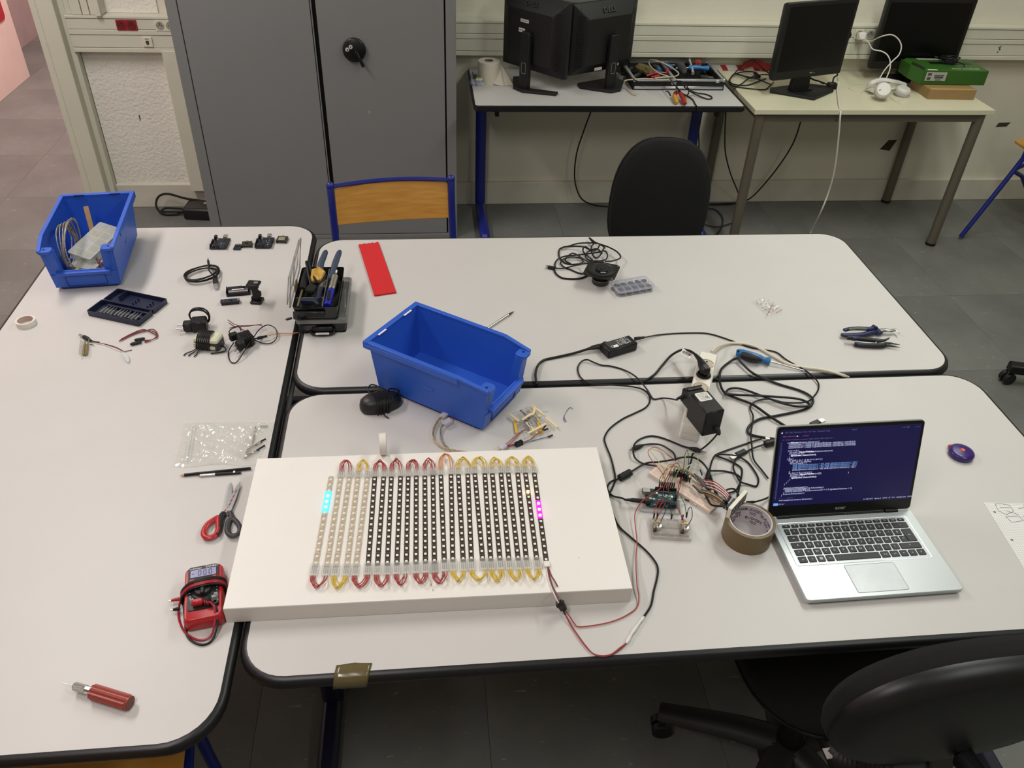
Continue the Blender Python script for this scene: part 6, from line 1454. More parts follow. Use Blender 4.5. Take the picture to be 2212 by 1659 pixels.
# ================================================================ controller, breadboards, wiring
ACR = M('clear_acrylic', (225, 228, 226), .1, alpha=.25, spec=.7)
XA = RZ(rad(-9.5), (.4845, 1.2125, T))
ar = uno('teal controller board on a clear base wired to the breadboards', XA@Matrix.Translation((.003, .004, .005)), PCBT, dip=True)
MB().prism(rrect(.086, .064, .004, 3), -.005, -.001, Matrix.Translation((-.003, -.004, 0))).ring(rrect(.086, .064, .004, 3), [(0, -.005), (.0012, -.005), (.0012, .004), (0, .004)], Matrix.Translation((-.003, -.004, 0))).build('clear_base', ACR, ar, smooth=30)
wl = M('white_logo_print', (215, 222, 222), .5)
text('\u221e UNO', .0088, wl, ar, Matrix.Translation((.010, .008, .0059)), 'board_lettering', bold=.0002)
MB().box((.024, .006, .0062), (.002, .0015, .0008)).box((-.0085, .0145, .0062), (.0016, .0012, .0008)).build('status_light', M('status_led', (255, 255, 220), .4, emit=(235, 255, 190), es=6), ar, smooth=0)
# barrel plug and lead with ferrite
fl_ = thing('ferrite_lead', 'black power lead with a ferrite bead feeding the controller board', 'cable', at(1350, 1028, T))
pj = XA@Vector((-.0355, -.015, .0165)); pd = (XA.to_3x3()@Vector((-1, 0, 0)))
MB().tube([pj, pj+pd*.026, pj+pd*.030, pj+pd*.042], [.0048, .0048, .0036, .0022], 12).build('barrel_plug', BLK, fl_, world=True)
MB().tube(catmull([pj+pd*.042, at(1344, 1076, T+.008), at(1326, 1072, T+.004), at(1316, 1064, T+.003), at(1312, 1053, T+.003), at(1319, 1041, T+.004), at(1336, 1034, T+.009)], 5), .0021, 7).build('cord', CABLE, fl_, world=True)
f0, f1 = at(1338, 1033, T+.0085), at(1362, 1020, T+.0085); fu = (f1-f0).normalized()
MB().tube([f0, f0+fu*.001, f1-fu*.001, f1], [.0065, .0085, .0085, .0065], 16).build('ferrite_bead', BLKM, fl_, world=True)
MB().tube(catmull([f1, at(1395, 1001, T+.008), at(1423, 998, T+.016), at(1454, 993, T+.030), at(1475, 988, T+.034), at(1497, 988, T+.028), at(1516, 998, T+.018), at(1530, 1016, T+.010), at(1536, 1031, T+.008), at(1544, 1056, T+.014), at(1556, 1080, T+.014)], 5), .0023, 7).build('cord', CABLE, fl_, world=True)
# two test leads with pointed grips
for lbl, tip, g0, g1, path in (('pointed black test lead left of the breadboard', (1358, 973), (1366, 970), (1391, 961), [(1407, 959, .004), (1427, 961, .010), (1444, 970, .018), (1456, 980, .026), (1459, 994, .030)]),
                               ('pointed black test lead behind the breadboard', (1527, 978), (1514, 974), (1487, 967), [(1473, 963, .004), (1444, 951, .003), (1423, 944, .003), (1403, 942, .003), (1382, 949, .003), (1370, 961, .010), (1368, 978, .012), (1374, 992, .006), (1391, 1002, .004), (1419, 1007, .010)])):
    t = thing('test_lead', lbl, 'cable', at(g0[0], g0[1], T))
    a_, b_ = at(g0[0], g0[1], T+.007), at(g1[0], g1[1], T+.006)
    MB().tube([a_, a_*.7+b_*.3, a_*.45+b_*.55, b_], [.0035, .0058, .0055, .0022], 10).build('grip', BLKM, t, world=True)
    MB().tube([a_, at(tip[0], tip[1], T+.006)], [.0022, .0006], 8).build('tip', STEEL, t, world=True)
    MB().tube(catmull([b_]+[at(x, y, T+h) for x, y, h in path], 6), .0021, 7).build('cord', CABLE, t, world=True)
# white breadboard
XW = RZ(rad(-50.5), (.5535, 1.252, T))
bbm = M('breadboard_white', (224, 206, 190), .5); HOLEM = M('hole_grey', (120, 105, 95), .7)
bb = thingX('breadboard', 'long white breadboard crowded with jumper wires', 'breadboard', XW)
MB().box((0, 0, .0045), (.165, .055, .009)).build('body', bbm, bb, smooth=0, bevel=.0008)
g = MB()
for i in range(60):
    for y in list(range(5)): g.box((-.0765+i*.00258, .0035+y*.00254, .0091), (.0009, .0009, .0002)); g.box((-.0765+i*.00258, -.0035-y*.00254, .0091), (.0009, .0009, .0002))
    if i % 6 != 5:
        for y in (.0205, .0231, -.0205, -.0231): g.box((-.0765+i*.00258, y, .0091), (.0009, .0009, .0002))
tag(g.build('contact_holes', HOLEM, bb, smooth=0), kind='stuff')
MB().box((0, 0, .0088), (.160, .0025, .0006)).build('centre_groove', M('groove_tan', (180, 160, 145), .6), bb, smooth=0)
MB().box((0, .0257, .0091), (.158, .0006, .0002)).box((0, -.0180, .0091), (.158, .0006, .0002)).build('red_line', M('rail_red', (196, 80, 70), .6), bb, smooth=0)
for x in (-.045, .045): MB().box((x, -.0285, .003), (.006, .002, .004)).build('side_lug', bbm, bb, smooth=0)
# parts plugged into it
for k, (x, y, c_) in enumerate(((-.044, .004, 0), (-.036, .006, 1), (-.030, .012, 1), (-.016, .010, 0), (-.008, .014, 1))):
    MB().box((x, y, .0135), (.006, .009, .009), b=.0008).build('plugged_part', BLK if c_ else M('bead_grey', (120, 110, 100), .5), bb)
def XWp(x, y, z): return XW@Vector((x, y, z))
JW = [WIRE_R, WIRE_Y, WIRE_G, WIRE_BR, WIRE_W, CABLE, WIRE_O, WIRE_DR, M('grey_wire', (140, 138, 128), .5), M('pale_yellow_wire', (190, 180, 110), .5)]
JN = ['red', 'yellow', 'green', 'brown', 'white', 'black', 'orange', 'dark red', 'grey', 'pale yellow']
def jumper(label, pts, ci, ends=(True, True), r=.00085):
    P_ = [Vector(q) for q in pts]; o = thing('jumper_wire', label, 'wires', Vector((P_[0].x, P_[0].y, T)), 0, 'jumper wires of the LED controller')
    MB().tube(catmull(P_, 6), r, 5).build('wire', JW[ci], o, world=True)
    for e, (a_, b_) in zip(ends, ((P_[0], P_[1]), (P_[-1], P_[-2]))):
        if e:
            d_ = Vector((0, 0, 1)) if e == 'v' else (b_-a_).normalized()
            MB().box((0, 0, 0), (.0026, .0026, .014), FR(a_+d_*.006, (1, 0, .1) if abs(d_.x) < .9 else (0, 1, 0), d_)).build('end_housing', BLK, o, world=True, smooth=0)
    return o
uh = lambda x, y, z=.022: XA@Vector((x+.003, y+.004, z))
# controller digital header -> breadboard
for k in range(8):
    x = -.004+.0045*k; ci = (3, 8, 1, 0, 5, 8, 2, 9)[k]
    tgt = XWp(-.040+.006*k, .006+.002*(k % 3), .016)
    a_ = uh(x, .0242); top = (a_+tgt)/2+Vector((-.004*(k % 3), .006*(k % 2), .036+.005*(k % 4)))
    jumper(f'{JN[ci]} jumper wire number {ORD[k]} along the far header of the teal controller board', [a_, a_+Vector((.001, .006, .020)), top, tgt+Vector((0, -.002, .020)), tgt], ci, ('v', 'v'))
jumper('long red jumper wire arching left over the white breadboard', [uh(.008, .0242, .02), at(1432, 1025, T+.045), at(1412, 1000, T+.055), at(1401, 982, T+.050), at(1402, 971, T+.045), at(1415, 966, T+.045), at(1430, 972, T+.045), at(1452, 989, T+.040), at(1460, 996, T+.03)], 0, (False, False))
jumper('pale yellow jumper wire arching left beside the red one', [uh(.010, .0242, .02), at(1435, 1018, T+.045), at(1424, 999, T+.055), at(1403, 971, T+.045), at(1420, 974, T+.045), at(1445, 985, T+.040), at(1458, 994, T+.03)], 9, (False, False))
jumper('green jumper wire in a tall loop above the white breadboard', [XWp(-.018, .006, .010), at(1478, 1000, T+.05), at(1479, 985, T+.07), at(1484, 972, T+.075), at(1487, 985, T+.06), at(1487, 1010, T+.03), XWp(-.012, .012, .012)], 2, (False, False))
jumper('pale yellow jumper wire looping to the right of the breadboard', [XWp(-.030, .012, .016), at(1482, 985, T+.04), at(1500, 978, T+.04), at(1507, 990, T+.03), at(1510, 1005, T+.02), at(1516, 1026, T+.006)], 9, (False, True))
jumper('white jumper wire curving to the right of the breadboard', [XWp(-.018, .012, .014), at(1485, 1008, T+.04), at(1500, 1003, T+.035), at(1514, 1010, T+.02), at(1526, 1026, T+.006)], 4, (False, False))
for k in range(5):
    ci = (9, 5, 8, 2, 0)[k]; s_ = XWp(-.022+.004*k, .010-.004*(k % 2), .016)
    e_ = at(1499+5*k, 1026+7*k+3*(k % 2), T+.022)
    jumper(f'{JN[ci]} jumper wire into the black connector block, {ORD[k]} in the bunch', [s_, s_+Vector((.006, .004, .014)), (s_+e_)/2+Vector((.004, .004, .010)), e_], ci, ('v', False))
# connector block and the red/white ribbon to the digit display
cbk = thing('connector_block', 'row of black wire housings joining two jumper bunches over the breadboard', 'connector', at(1515, 1040, T))
for k in range(6):
    p0 = at(1500+3.4*k, 1024+4.6*k, T+.021); p1 = at(1516+3.2*k, 1036+4.6*k, T+.018)
    MB().box((0, 0, 0), (.0027, .0027, (p1-p0).length*1.1), FR((p0+p1)/2, (0, 0, 1), p1-p0)).build('housing', BLK, cbk, world=True, smooth=0)
for k in range(6):
    p0 = at(1497+2.6*k, 1048+3*k, T+.020); p1 = at(1510+2.8*k, 1060+1.2*k, T+.018)
    MB().box((0, 0, 0), (.0027, .0027, (p1-p0).length*1.1), FR((p0+p1)/2, (0, 0, 1), p1-p0)).build('housing', BLK, cbk, world=True, smooth=0)
for k in range(7):
    ci = (0, 4, 0, 4, 7, 4, 0)[k]; p0 = at(1519+2.8*k*.6, 1036+3.0*k, T+.020); p1 = at(1579-1.2*k, 1074+1.8*k, T+.036)
    jumper(f'{JN[ci]} jumper wire of the ribbon to the digit display, {ORD[k]} from far side', [p0, p0*.6+p1*.4+Vector((0, .002, .012-.001*k)), p0*.2+p1*.8+Vector((0, .001, .008)), p1], ci, (False, True), .0011)
for k in range(6):
    ci = (2, 3, 9, 5, 0, 2)[k]; p0 = at(1513+1.5*k, 1056+2.4*k, T+.018); p1 = at(1572-1.5*k, 1088+2.0*k, T+.030)
    jumper(f'{JN[ci]} jumper wire in the lower bunch under the ribbon, {ORD[k]} from the far side', [p0, p0*.6+p1*.4+Vector((0, .002, .006)), p0*.25+p1*.75+Vector((0, .001, .006)), p1], ci, (False, True), .0010)
jumper('orange jumper wire lying low on the breadboard end', [at(1519, 1062, T+.018), at(1535, 1075, T+.016), at(1545, 1083, T+.012), at(1552, 1086, T+.011)], 6, (False, False))
jumper('white jumper wire ending in a black pair beside the board', [uh(.031, -.010, .020), at(1480, 1079, T+.012), at(1487, 1082, T+.006)], 4, (False, True))
jumper('grey jumper wire with a black end left of the breadboard end', [at(1502, 1081, T+.006), at(1514, 1081, T+.006), at(1530, 1074, T+.012), at(1545, 1069, T+.018)], 5, (True, False))
# clear half breadboard with two dials
XC = RZ(rad(-8.5), (.488, 1.131, T))
cbb = thingX('clear_breadboard', 'small transparent breadboard with two knob dials below the controller', 'breadboard', XC)
CBM = M('transparent_breadboard', (220, 216, 210), .2, alpha=.35, spec=.6)
MB().box((0, 0, .0045), (.083, .055, .009)).build('body', CBM, cbb, smooth=0, bevel=.0008)
g = MB()
for i in range(30):
    for sy in (-1, 1): g.box((-.0368+i*.00254, sy*.0086, .0048), (.0014, .0120, .006))
tag(g.build('contact_rows', M('contact_metal', (150, 140, 130), .4, metal=.5), cbb, smooth=0), kind='stuff')
g = MB()
for i in range(25):
    for y in (.0205, .0235, -.0205, -.0235): g.box((-.0368+(i+i//5)*.00254, y, .0091), (.0012, .0016, .0003))
tag(g.build('rail_holes', M('rail_dark', (86, 74, 68), .6), cbb, smooth=0), kind='stuff')
for k, x in enumerate((-.028, .029)):
    pt = MB().lathe([(0, .0095), (.0085, .0095), (.0085, .018), (.006, .019), (0, .019)], 20, Matrix.Translation((x, -.002, 0))).build('dial_body', M('pot_metal', (196, 192, 180), .3, metal=.8), cbb)
    MB().cyl((x, -.006, .019), (x, -.010, .031), .0031, n=14).build('dial_shaft', CHROME, pt)
    MB().box((x, .007, .014), (.016, .005, .008), b=.001).build('terminal_block', GOLD, pt)
    MB().box((x-.007, -.012, .012), (.006, .006, .006)).build('lug', M('brown_lug', (70, 50, 38), .6), pt, smooth=0)
Cp = lambda x, y, z: XC@Vector((x, y, z))
for lbl, pts, ci, en in (('red jumper wire from the controller to the clear breadboard, leftmost', [uh(-.006, -.0242), uh(-.010, -.029, .030), Cp(-.034, .030, .024), Cp(-.034, .0235, .012)], 0, (False, 'v')),
    ('red jumper wire from the controller to the clear breadboard, second from left', [uh(.0, -.0242), uh(-.002, -.030, .032), Cp(-.027, .030, .024), Cp(-.027, .0235, .012)], 0, (False, 'v')),
    ('red jumper wire looping over the teal controller board', [uh(.002, -.0242, .018), uh(.000, -.004, .04), uh(.006, .006, .05), uh(.012, .004, .04), uh(.012, -.004, .03)], 0, (False, False)),
    ('dark red jumper wire running to the left dial', [uh(.004, -.0242), uh(.004, -.032, .028), Cp(-.026, .016, .03), Cp(-.033, .008, .018)], 7, (False, False)),
    ('black jumper wire running to the left dial', [uh(.008, -.0242), uh(.009, -.034, .030), Cp(-.014, .020, .03), Cp(-.021, .008, .018)], 5, (False, False)),
    ('black jumper wire plugged into the clear breadboard middle', [uh(.010, -.0242), uh(.014, -.030, .028), Cp(.002, .032, .022), Cp(.003, .0235, .012)], 5, (False, 'v')),
    ('green jumper wire sweeping round to the right dial', [uh(.006, -.020, .020), uh(.016, -.008, .036), uh(.032, -.008, .036), Cp(.030, .045, .035), Cp(.034, .026, .018)], 2, (False, 'v')),
    ('black jumper wire looping above the right dial', [Cp(.035, .024, .016), Cp(.037, .034, .032), Cp(.043, .036, .036), Cp(.044, .018, .026), Cp(.037, .006, .016)], 5, (False, False)),
    ('red jumper wire from the controller to the right dial', [uh(.031, -.020, .014), Cp(.020, .034, .022), Cp(.025, .016, .024), Cp(.025, .006, .018)], 0, (False, False)),
    ('red jumper wire plugged into the clear breadboard near the right dial', [uh(.030, -.022, .014), Cp(.022, .033, .020), Cp(.026, .0235, .012)], 0, (False, 'v')),
    ('red jumper wire from the breadboard down to the controller side', [XWp(-.012, -.004, .014), at(1474, 1030, T+.03), at(1468, 1055, T+.03), uh(.031, -.012, .02)], 0, ('v', False)),
    ('dark red jumper wire beside the one down to the controller side', [XWp(-.010, -.008, .014), at(1470, 1032, T+.03), at(1465, 1058, T+.03), uh(.031, -.016, .02)], 7, ('v', False))):
    jumper(lbl, pts, ci, en)
# right-hand cable tangle between breadboard and laptop
tg = thing('usb_cables', 'bundle of tied black USB cables tangled left of the laptop', 'cable', at(1590, 1010, T))
for pth in ([(1528, 1031, .01), (1532, 1019, .012), (1538, 996, .008), (1546, 983, .008), (1567, 974, .004), (1587, 967, .003), (1628, 953, .004), (1645, 948, .006)],
            [(1546, 984, .006), (1577, 996, .003), (1598, 1008, .003), (1603, 1019, .003), (1599, 1043, .004), (1593, 1072, .006)],
            [(1550, 981, .008), (1587, 984, .008), (1612, 996, .003), (1628, 1015, .003), (1638, 1035, .003), (1634, 1050, .003), (1618, 1047, .003), (1600, 1041, .006), (1593, 1031, .006), (1585, 1015, .007), (1585, 1002, .007), (1593, 988, .010), (1605, 979, .008), (1616, 974, .006), (1628, 968, .006), (1651, 960, .010)],
            [(1534, 1017, .012), (1567, 1018, .003), (1591, 1025, .003), (1600, 1033, .008)],
            [(1563, 1065, .016), (1573, 1057, .018), (1587, 1057, .016), (1597, 1072, .010)], [(1560, 1068, .006), (1587, 1061, .004), (1597, 1047, .006)],
            [(1532, 1031, .012), (1540, 1050, .020), (1548, 1072, .020), (1556, 1082, .016)],
            [(1528, 1033, .012), (1532, 1045, .020), (1536, 1058, .022)],
            [(1520, 1062, .02), (1528, 1078, .012), (1536, 1090, .010), (1550, 1093, .012), (1565, 1094, .014)]):
    MB().tube(px(pth), .0021, 7).build('cord', CABLE, tg, world=True)
MB().tube([at(1526, 1036, T+.012), at(1531, 1018, T+.012)], .0045, 8).build('tie_wrap', BLK, tg, world=True)
MB().tube([at(1546, 984, T+.007), at(1551, 982, T+.007)], .0035, 8).build('tie_wrap', BLK, tg, world=True)
q0, q1, q2 = at(1611, 974, T+.006), at(1590, 984, T+.006), at(1579, 990, T+.006)
MB().box((0, 0, 0), (.009, .014, (q1-q0).length), FR((q0+q1)/2, (0, 0, 1), q1-q0), b=.002).build('usb_grip', BLK, tg, world=True)
MB().box((0, 0, 0), (.0048, .0115, (q2-q1).length), FR((q1+q2)/2, (0, 0, 1), q2-q1)).build('usb_metal', STEEL, tg, world=True, smooth=0)
f0, f1 = at(1652, 960, T+.010), at(1678, 953, T+.010)
MB().tube([f0, f0*.93+f1*.07, f0*.07+f1*.93, f1], [.006, .0085, .0085, .006], 14).build('ferrite_bead', BLK, tg, world=True)
MB().tube(px([(1616, 1086, .03), (1632, 1084, .025), (1652, 1078, .012), (1664, 1072, .008)]), .0021, 7).build('cord', CABLE, tg, world=True)
MB().tube([at(1614, 1086, T+.03), at(1630, 1084, T+.026)], [.004, .0026], 8).build('plug', BLK, tg, world=True)
# brown packing tape roll with the printed core
TP = (.6435, 1.1045, T); TR, Tr, TH = .0505, .0415, .050
BTAPE = M('brown_tape_roll', (112, 94, 62), .42, spec=.4, var=.04, vs=30)
tr = thing('packing_tape_roll', 'brown packing tape roll with a printed white core left of the laptop', 'tape roll', TP)
MB().lathe([(TR, 0), (TR, TH), (Tr+.0025, TH), (Tr+.0025, 0), (TR, 0)], 56).build('tape', BTAPE, tr)
MB().lathe([(Tr+.0026, -.0002), (Tr+.0026, TH+.0004), (Tr, TH+.0004), (Tr, -.0002), (Tr+.0026, -.0002)], 56).build('core', M('core_card', (205, 196, 200), .7), tr)
MB().lathe([(TR+.0003, .006), (TR+.0003, TH-.002), (TR-.001, TH-.002), (TR-.001, .006)], 10, None, rad(-20), rad(15)).build('loose_tape_end', BTAPE, tr)
INK = M('core_ink', (52, 44, 66), .6)
def core_text(s_, size, a, z):
    o = text(s_, size, INK, tr, Matrix.Identity(4), 'core_lettering')
    me = o.data
    for v in me.vertices:
        x, yv, zz = v.co; th = a-x/Tr
        v.co = ((Tr-.0004-zz)*math.cos(th), (Tr-.0004-zz)*math.sin(th), z+yv)
    return o
for a, z in ((rad(105), .040), (rad(118), .020), (rad(60), .040), (rad(52), .016), (rad(10), .034), (rad(165), .036), (rad(-30), .018)):
    core_text('BUDGET', .0100, a, z); core_text('Syntex', .0054, a, z-.0080); core_text('1 665 651', .0034, a, z-.0128)
# four-digit display leaning on the tape roll
dp0, dp1 = at(1577, 1099, T+.0780), at(1612, 1060, T+.0780)
dd_ = (dp1-dp0); dang = math.atan2(dd_.y, dd_.x); dl_ = dd_.length
ds_ = thing('digit_display', 'white four-digit seven-segment display resting on the brown tape roll', 'display', Vector((dp0.x, dp0.y, T+.0505)), dang)
MB().box((dl_/2, 0, .014), (dl_, .008, .028)).build('case', M('display_white', (226, 222, 208), .5), ds_, smooth=0, bevel=.0004)
MB().box((dl_/2, -.0041, .014), (dl_-.003, .0006, .025)).build('face', M('display_face', (22, 22, 24), .35), ds_, smooth=0)
g = MB(); g2 = MB()
for k in range(4):
    for ch in '8': seven(g, ch, dl_*(k+.5)/4, .014, .0075, .0180, .0017, .0)
fxm = Matrix.Translation((0, -.0047, 0))@Matrix.Rotation(PI/2, 4, 'X')
g2.add(g.v, g.f, fxm); g2.build('segments', M('segment_grey', (165, 165, 160), .5), ds_, smooth=0)
g = MB()
for k in range(6): g.cyl((dl_*.25+.0035*k, .004, .006), (dl_*.25+.0035*k, .012, .004), .0005, n=5)
g.build('pins', STEEL, ds_)
MB().box((dl_*.45, .011, .008), (.034, .006, .010), b=.001).build('header_socket', BLK, ds_)

# ================================================================ other things on the near table
# mouse wrapped in its cord
m0, m1 = at(780, 893, T), at(868, 872, T); mang = math.atan2((m1-m0).y, (m1-m0).x)
mo_ = thing('computer_mouse', 'black computer mouse wrapped in its own cord', 'mouse', (m0+m1)/2+Vector((-.002, .007, 0)), mang)
def mout(kx, ky, dx=0): return [(x*kx+dx, y_*ky) for x, y_ in ellipse(.052, .030, 28, 2.4)]
MB().layers([(mout(.94, .92), 0), (mout(1, 1), .006), (mout(.99, .98), .016), (mout(.90, .90, -.002), .026), (mout(.72, .72, -.004), .033), (mout(.4, .45, -.006), .0365)]).build('shell', M('mouse_black', (22, 22, 25), .45), mo_, smooth=60)
MB().box((.030, 0, .0275), (.040, .0016, .006), Matrix.Identity(4)).build('button_gap', BLK, mo_, smooth=0)
MB().cyl((.026, -.004, .0275), (.026, .004, .0275), .006, n=14).build('scroll_wheel', GREYP, mo_)
g = MB()
for k in range(7):
    x = -.018+.0052*k; sl = .004*math.sin(k*2)
    g.tube(catmull([(x+sl, -.033, .004), (x+sl+.002, -.031, .020), (x+.003, -.014, .037), (x+.001, .012, .037), (x-.002-sl, .031, .022), (x-sl, .033, .004)], 5), .0019, 6)
g.tube(catmull([(.010, -.033, .004), (.026, -.020, .034), (.046, .004, .030), (.050, .016, .028), (.040, .020, .030), (.024, .012, .036), (-.004, -.028, .026)], 5), .0019, 6)
g.tube(catmull([(-.016, .028, .026), (-.020, .040, .030), (-.008, .050, .034), (.006, .044, .030), (.010, .032, .022)], 5), .0019, 6)
g.build('cord', CABLE, mo_)
MB().tube(catmull([(-.004, -.033, .006), (-.002, -.042, .004), (.004, -.052, .003)], 4), .0017, 6).build('cord_end', CABLE, mo_)
# white tape roll standing on edge behind the panel
wt = at(827, 984, BZ)
tape_ring('tape_roll', 'small roll of white tape standing on edge at the back of the white panel', FR(Vector((wt.x-.006, wt.y+.010, BZ+.0246)), (0, 1, 0), (1, .06, 0)), .0245, .019, .015, M('white_tape', (222, 216, 208), .6), M('card_core', (196, 172, 160), .8))
# LED tape loop beside the empty bin
lt = thing('led_tape_loop', 'curled pale LED tape with clear end clips between bin and panel', 'LED strip', at(955, 940, T))
def ribbon(pts, h, m, nm, par):
    P_ = catmull(pts, 6); n_ = len(P_); vs = []; fs = []
    for i, q in enumerate(P_):
        tg_ = (P_[min(i+1, n_-1)]-P_[max(i-1, 0)]).normalized(); nn = Vector((tg_.y, -tg_.x, 0))
        for (dn, dz) in ((-.0006, 0), (.0006, 0), (.0006, h), (-.0006, h)): vs.append(q+nn*dn+Vector((0, 0, dz)))
    for i in range(n_-1):
        for k in range(4): fs.append((i*4+k, i*4+(k+1) % 4, (i+1)*4+(k+1) % 4, (i+1)*4+k))
    fs += [(3, 2, 1, 0), ((n_-1)*4, (n_-1)*4+1, (n_-1)*4+2, (n_-1)*4+3)]
    return MB().add(vs, fs).build(nm, m, par, world=True, smooth=30)
ribbon([at(x, y, T+h) for x, y, h in ((958, 900, .006), (946, 912, .002), (936, 930, .001), (934, 945, .001), (942, 960, .001), (960, 972, .001), (985, 978, .001), (1040, 985, .001), (1078, 978, .001), (1092, 964, .001))], .010, TAPEW, 'outer_tape', lt)
ribbon([at(x, y, T+h) for x, y, h in ((962, 916, .006), (952, 928, .002), (950, 945, .001), (958, 962, .001), (970, 974, .001))], .010, M('grey_tape_back', (170, 165, 152), .5), 'inner_tape', lt)
for (p0, p1) in (((953, 900), (971, 888)), ((957, 916), (974, 906)), ((1080, 969), (1092, 960))):
    a_, b_ = at(p0[0], p0[1], T+.012), at(p1[0], p1[1], T+.014); MB().box((0, 0, 0), (.006, .015, (b_-a_).length), FR((a_+b_)/2, (0, 0, 1), b_-a_), b=.001).build('end_clip', M('clip_lilac', (215, 208, 220), .2, alpha=.6), lt, world=True)
for k in range(3): MB().tube(catmull([at(971, 887+k, T+.014), at(978, 888+k*1.5, T+.018), at(980, 896, T+.018), at(973, 904+k, T+.014)], 5), .0011, 5).build('red_wire', WIRE_DR, lt, world=True)
for k, (e, f) in enumerate((((1093, 957), (1137, 926)), ((1095, 960), (1128, 930)))):
    MB().tube(catmull([at(1090, 962+k, T+.010), at(e[0]+8, e[1]-4+k*2, T+.008), at(1118, 938+k*4, T+.006), at(f[0], f[1], T+.004)], 5), .0010, 5).build('red_wire', WIRE_R, lt, world=True)
cn = thing('connector_lead', 'black three-wire connector with jumper ends beside the resistors', 'wires', at(1120, 957, T))
MB().box((0, 0, 0), (.011, .010, .020), FR(at(1121, 958, T+.006), (0, 0, 1), at(1131, 954, T)-at(1113, 962, T)), b=.001).build('connector', BLK, cn, world=True)
MB().tube([at(1092, 965, T+.006), at(1112, 960, T+.006)], .0022, 6).build('dark_red_wires', WIRE_DR, cn, world=True)
MB().tube(px([(1132, 954, .006), (1145, 949, .005), (1157, 938, .006), (1170, 931, .010), (1176, 927, .012)]), .0010, 5).build('orange_wire', WIRE_O, cn, world=True)
MB().tube(px([(1132, 955, .006), (1148, 948, .005), (1158, 940, .008), (1168, 932, .012)]), .0010, 5).build('brown_wire', WIRE_BR, cn, world=True)
MB().tube(px([(1132, 956, .006), (1150, 952, .003), (1166, 948, .003), (1184, 943, .003)]), .0010, 5).build('teal_wire', WIRE_B, cn, world=True)
for (p0, p1, h) in (((1172, 928), (1179, 919), .012), ((1174, 930), (1184, 926), .012), ((1184, 944), (1194, 940), .004)):
    a_, b_ = at(p0[0], p0[1], T+h), at(p1[0], p1[1], T+h); MB().box((0, 0, 0), (.0028, .0028, (b_-a_).length), FR((a_+b_)/2, (0, 0, 1), b_-a_)).build('end_housing', BLK, cn, world=True, smooth=0)
# bandoliered resistors
PAPER = M('bandolier_paper', (222, 202, 158), .7); YTAPE = M('bandolier_yellow', (232, 186, 40), .6); RB = M('resistor_blue', (92, 112, 130), .5); RBR = M('resistor_band', (90, 40, 36), .5); TANR = M('resistor_tan', (196, 160, 110), .5)
def bandolier(label, a0, a1, b0, b1, n, tapem, body, h=.004):
    t = thing('resistor_strip', label, 'resistors', at((a0[0]+b1[0])/2, (a0[1]+b1[1])/2, T))
    A0, A1, B0, B1 = [at(q[0], q[1], T+h) for q in (a0, a1, b0, b1)]
    for (p, q) in ((A0, A1), (B0, B1)):
        MB().box((0, 0, 0), (.0060, .0012, (q-p).length), FR((p+q)/2, (B0-A0), q-p)).build('paper_tape', tapem, t, world=True, smooth=0)
    for k in range(n):
        u = (k+.5)/n; p = A0*(1-u)+A1*u; q = B0*(1-u)+B1*u; d_ = (q-p); m_ = (p+q)/2
        rs_ = MB().cyl(p, q, .00035, n=5).build('lead_wire', STEEL, t, world=True)
        MB().tube([m_-d_.normalized()*.0032, m_-d_.normalized()*.0022, m_, m_+d_.normalized()*.0022, m_+d_.normalized()*.0032], [.0008, .0013, .0011, .0013, .0008], 7).build('resistor_body', body, rs_, world=True)
    return t
bandolier('resistors on yellow-tape bandolier lying nearest in the heap', (1112, 908), (1116, 935), (1161, 905), (1170, 936), 8, YTAPE, RB)
bandolier('resistors on paper bandolier at the back of the heap', (1101, 894), (1122, 910), (1146, 877), (1166, 900), 8, PAPER, RBR, .010)
bandolier('resistors on paper bandolier crossing the middle of the heap', (1128, 907), (1155, 888), (1140, 936), (1180, 915), 6, PAPER, RB, .014)
bandolier('resistors with curled paper ends at the right of the heap', (1136, 912), (1160, 936), (1179, 901), (1204, 923), 4, PAPER, TANR, .008)
MB_ = MB().tube([at(1148, 875, T+.016), at(1162, 885, T+.018), at(1176, 896, T+.012)], .0028, 6, flat=.3)
tag(MB_.build('paper_tape_end', PAPER, world=True), 'loose paper tape end curling behind the resistor heap', 'paper strip')
tag(MB().tube(catmull([at(1128, 907, T+.018), at(1142, 898, T+.022), at(1152, 893, T+.022), at(1155, 882, T+.020)], 5), .0028, 6, flat=.3).build('paper_tape_end', PAPER, world=True), 'loose paper tape end bending over the resistor heap', 'paper strip')
tag(MB().tube(px([(1170, 890, .003), (1184, 889, .003)]), .0005, 5).build('bare_wire', STEEL, world=True), 'short bare wire lying right of the resistors', 'wires')
sn = thing('wire_scraps', 'thin blue wire scraps on the near table right of the resistors', 'wires', at(1225, 895, T))
for pp in ([(1238, 884), (1231, 880), (1222, 892), (1218, 902), (1222, 912)], [(1236, 881), (1228, 882), (1220, 896), (1217, 905), (1220, 912)], [(1232, 880), (1226, 886), (1219, 899), (1224, 911)]):
    MB().tube(route(pp, .0012), .0005, 5).build('scrap', M('slate_blue_wire', (96, 112, 142), .5), sn, world=True)
